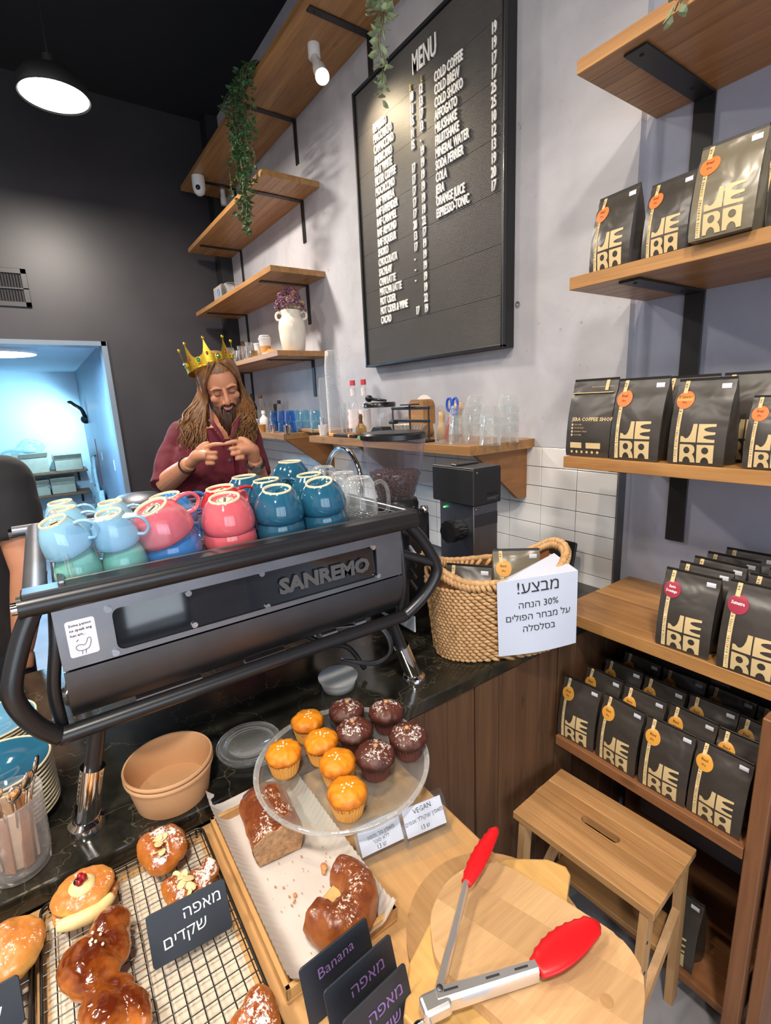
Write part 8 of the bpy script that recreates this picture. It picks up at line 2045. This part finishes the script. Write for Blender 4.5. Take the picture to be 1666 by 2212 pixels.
# ---- second barista: black t-shirt, back to the left edge
pb = thing('person', 'person in a black t-shirt cut off by the picture edge beside the machine', 'person', (-1.82, -0.31, 0))
b2 = NB(); Xp, Yp = -1.82, -0.31
def ov2(z, a, b, dx=0, dy=0): return [Vector((Xp + dx + b * math.cos(2 * PI * k / 28), Yp + dy + a * math.sin(2 * PI * k / 28), z)) for k in range(28)]
lv2 = [(0.93, 0.17, 0.12), (1.1, 0.165, 0.12), (1.25, 0.185, 0.13), (1.38, 0.20, 0.13), (1.48, 0.19, 0.11), (1.545, 0.11, 0.08), (1.58, 0.06, 0.06)]
rings(b2, [ov2(z, a * 0.94, b * 0.92) for z, a, b in lv2])
s1 = Vector((-1.80, -0.105, 1.475)); e1 = Vector((-1.745, -0.085, 1.21)); w1_ = Vector((-1.76, -0.14, 0.97))
s2_ = Vector((-1.86, -0.56, 1.46)); e2 = Vector((-1.86, -0.66, 1.16)); w2_ = Vector((-1.80, -0.52, 0.98))
for (s, e_, w) in ((s1, e1, w1_), (s2_, e2, w2_)):
    tube(b2, [s, s.lerp(e_, 0.5), e_], [0.060, 0.052, 0.045], 16, 4); tube(b2, [e_, e_.lerp(w, 0.4), w], [0.046, 0.042, 0.028], 16, 4)
    d = (w - e_).normalized(); pm_ = w + d * 0.06; tube(b2, [w, pm_], [0.026, 0.032], 14, flat=0.6)
    sd = d.cross(UP).normalized()
    for k in range(4): q = pm_ + sd * (0.024 - 0.016 * k); tube(b2, [q, q + d * 0.035 - UP * 0.006, q + d * (0.066 - 0.006 * abs(k - 1.2)) - UP * 0.02], [0.0100, 0.0092, 0.0075], 10, 3)
    tube(b2, [w + sd * 0.02 + d * 0.02, w + sd * 0.045 + d * 0.05, w + sd * 0.05 + d * 0.075], [0.013, 0.011, 0.008], 10, 3)
hd2 = Vector((Xp + 0.03, Yp, 1.72)); tube(b2, [(Xp, Yp, 1.52), (Xp + 0.01, Yp, 1.62)], [0.062, 0.056], 14)
ball(b2, hd2, (0.095, 0.075, 0.115), 20); ball(b2, hd2 + Vector((0.035, 0, -0.075)), (0.055, 0.052, 0.05), 16); ball(b2, hd2 + Vector((0.098, 0, -0.02)), (0.015, 0.012, 0.02), 10)
for s in (-1, 1): ball(b2, hd2 + Vector((0, 0.076 * s, -0.02)), (0.018, 0.008, 0.028), 10)
for s in (-1, 1):
    hip = Vector((Xp, Yp + 0.09 * s, 0.93)); tube(b2, [hip, hip - UP * 0.42, hip - UP * 0.86], [0.09, 0.06, 0.04], 14, 4); tube(b2, [hip - UP * 0.89 - Vector((0.05, 0, 0)), hip - UP * 0.89 + Vector((0.16, 0, 0))], [0.04, 0.034], 12)
b2 = fuse(b2, 0.006, 3); obj('body', b2, M['skin'], pb, smooth=True)
h2 = NB(); ball(h2, hd2 + Vector((-0.012, 0, 0.02)), (0.103, 0.085, 0.118), 20); bmesh.ops.delete(h2, geom=[v for v in h2.verts if v.co.x > hd2.x + 0.045 and v.co.z < hd2.z + 0.07], context='VERTS'); obj('hair', h2, M['hair_dark'], pb, smooth=True)
for s in (-1, 1):
    bm = NB(); ball(bm, hd2 + Vector((0.083, 0.028 * s, 0.008)), (0.009, 0.010, 0.007), 10); obj('eye', bm, M['eye_dark'], pb, smooth=True)
bm = NB(); tube(bm, [hd2 + Vector((0.082, -0.02, -0.068)), hd2 + Vector((0.090, 0, -0.071)), hd2 + Vector((0.082, 0.02, -0.068))], 0.0035, 8, 4); obj('lips', bm, M['lip'], pb, smooth=True)
t2 = NB(); rings(t2, [ov2(z, a * 1.04, b * 1.06) for z, a, b in lv2[:6]] + [ov2(1.57, 0.075, 0.072)])
ball(t2, s1, 0.076, 16); ball(t2, s2_, 0.076, 16)
tube(t2, [s1, s1.lerp(e1, 0.35), s1.lerp(e1, 0.62)], [0.078, 0.074, 0.070], 18, 4); tube(t2, [s2_, s2_.lerp(e2, 0.35), s2_.lerp(e2, 0.62)], [0.076, 0.070, 0.068], 18, 4)
t2 = fuse(t2, 0.008, 4); displace(t2, lambda c, n: 0.006 * fbm(c, 8, 3)); obj('t_shirt', t2, M['tshirt_black'], pb, smooth=True)
t3 = NB(); rings(t3, [ov2(0.86, 0.178, 0.13), ov2(0.98, 0.175, 0.128)])
for s in (-1, 1):
    hip = Vector((Xp, Yp + 0.09 * s, 0.92)); tube(t3, [hip, hip - UP * 0.42, hip - UP * 0.86], [0.103, 0.08, 0.07], 14, 4)
t3 = fuse(t3, 0.01, 3); obj('trousers', t3, M['trousers'], pb, smooth=True)
for s in (-1, 1):
    bm = NB(); h_ = Vector((Xp, Yp + 0.09 * s, 0.045)); tube(bm, [h_ - Vector((0.07, 0, 0)), h_ + Vector((0.05, 0, 0.005)), h_ + Vector((0.17, 0, -0.01))], [0.044, 0.05, 0.034], 16, 4)
    for v in bm.verts: v.co.z = max(0.001, v.co.z)
    obj('shoe', bm, M['black_soft'], pb, smooth=True)
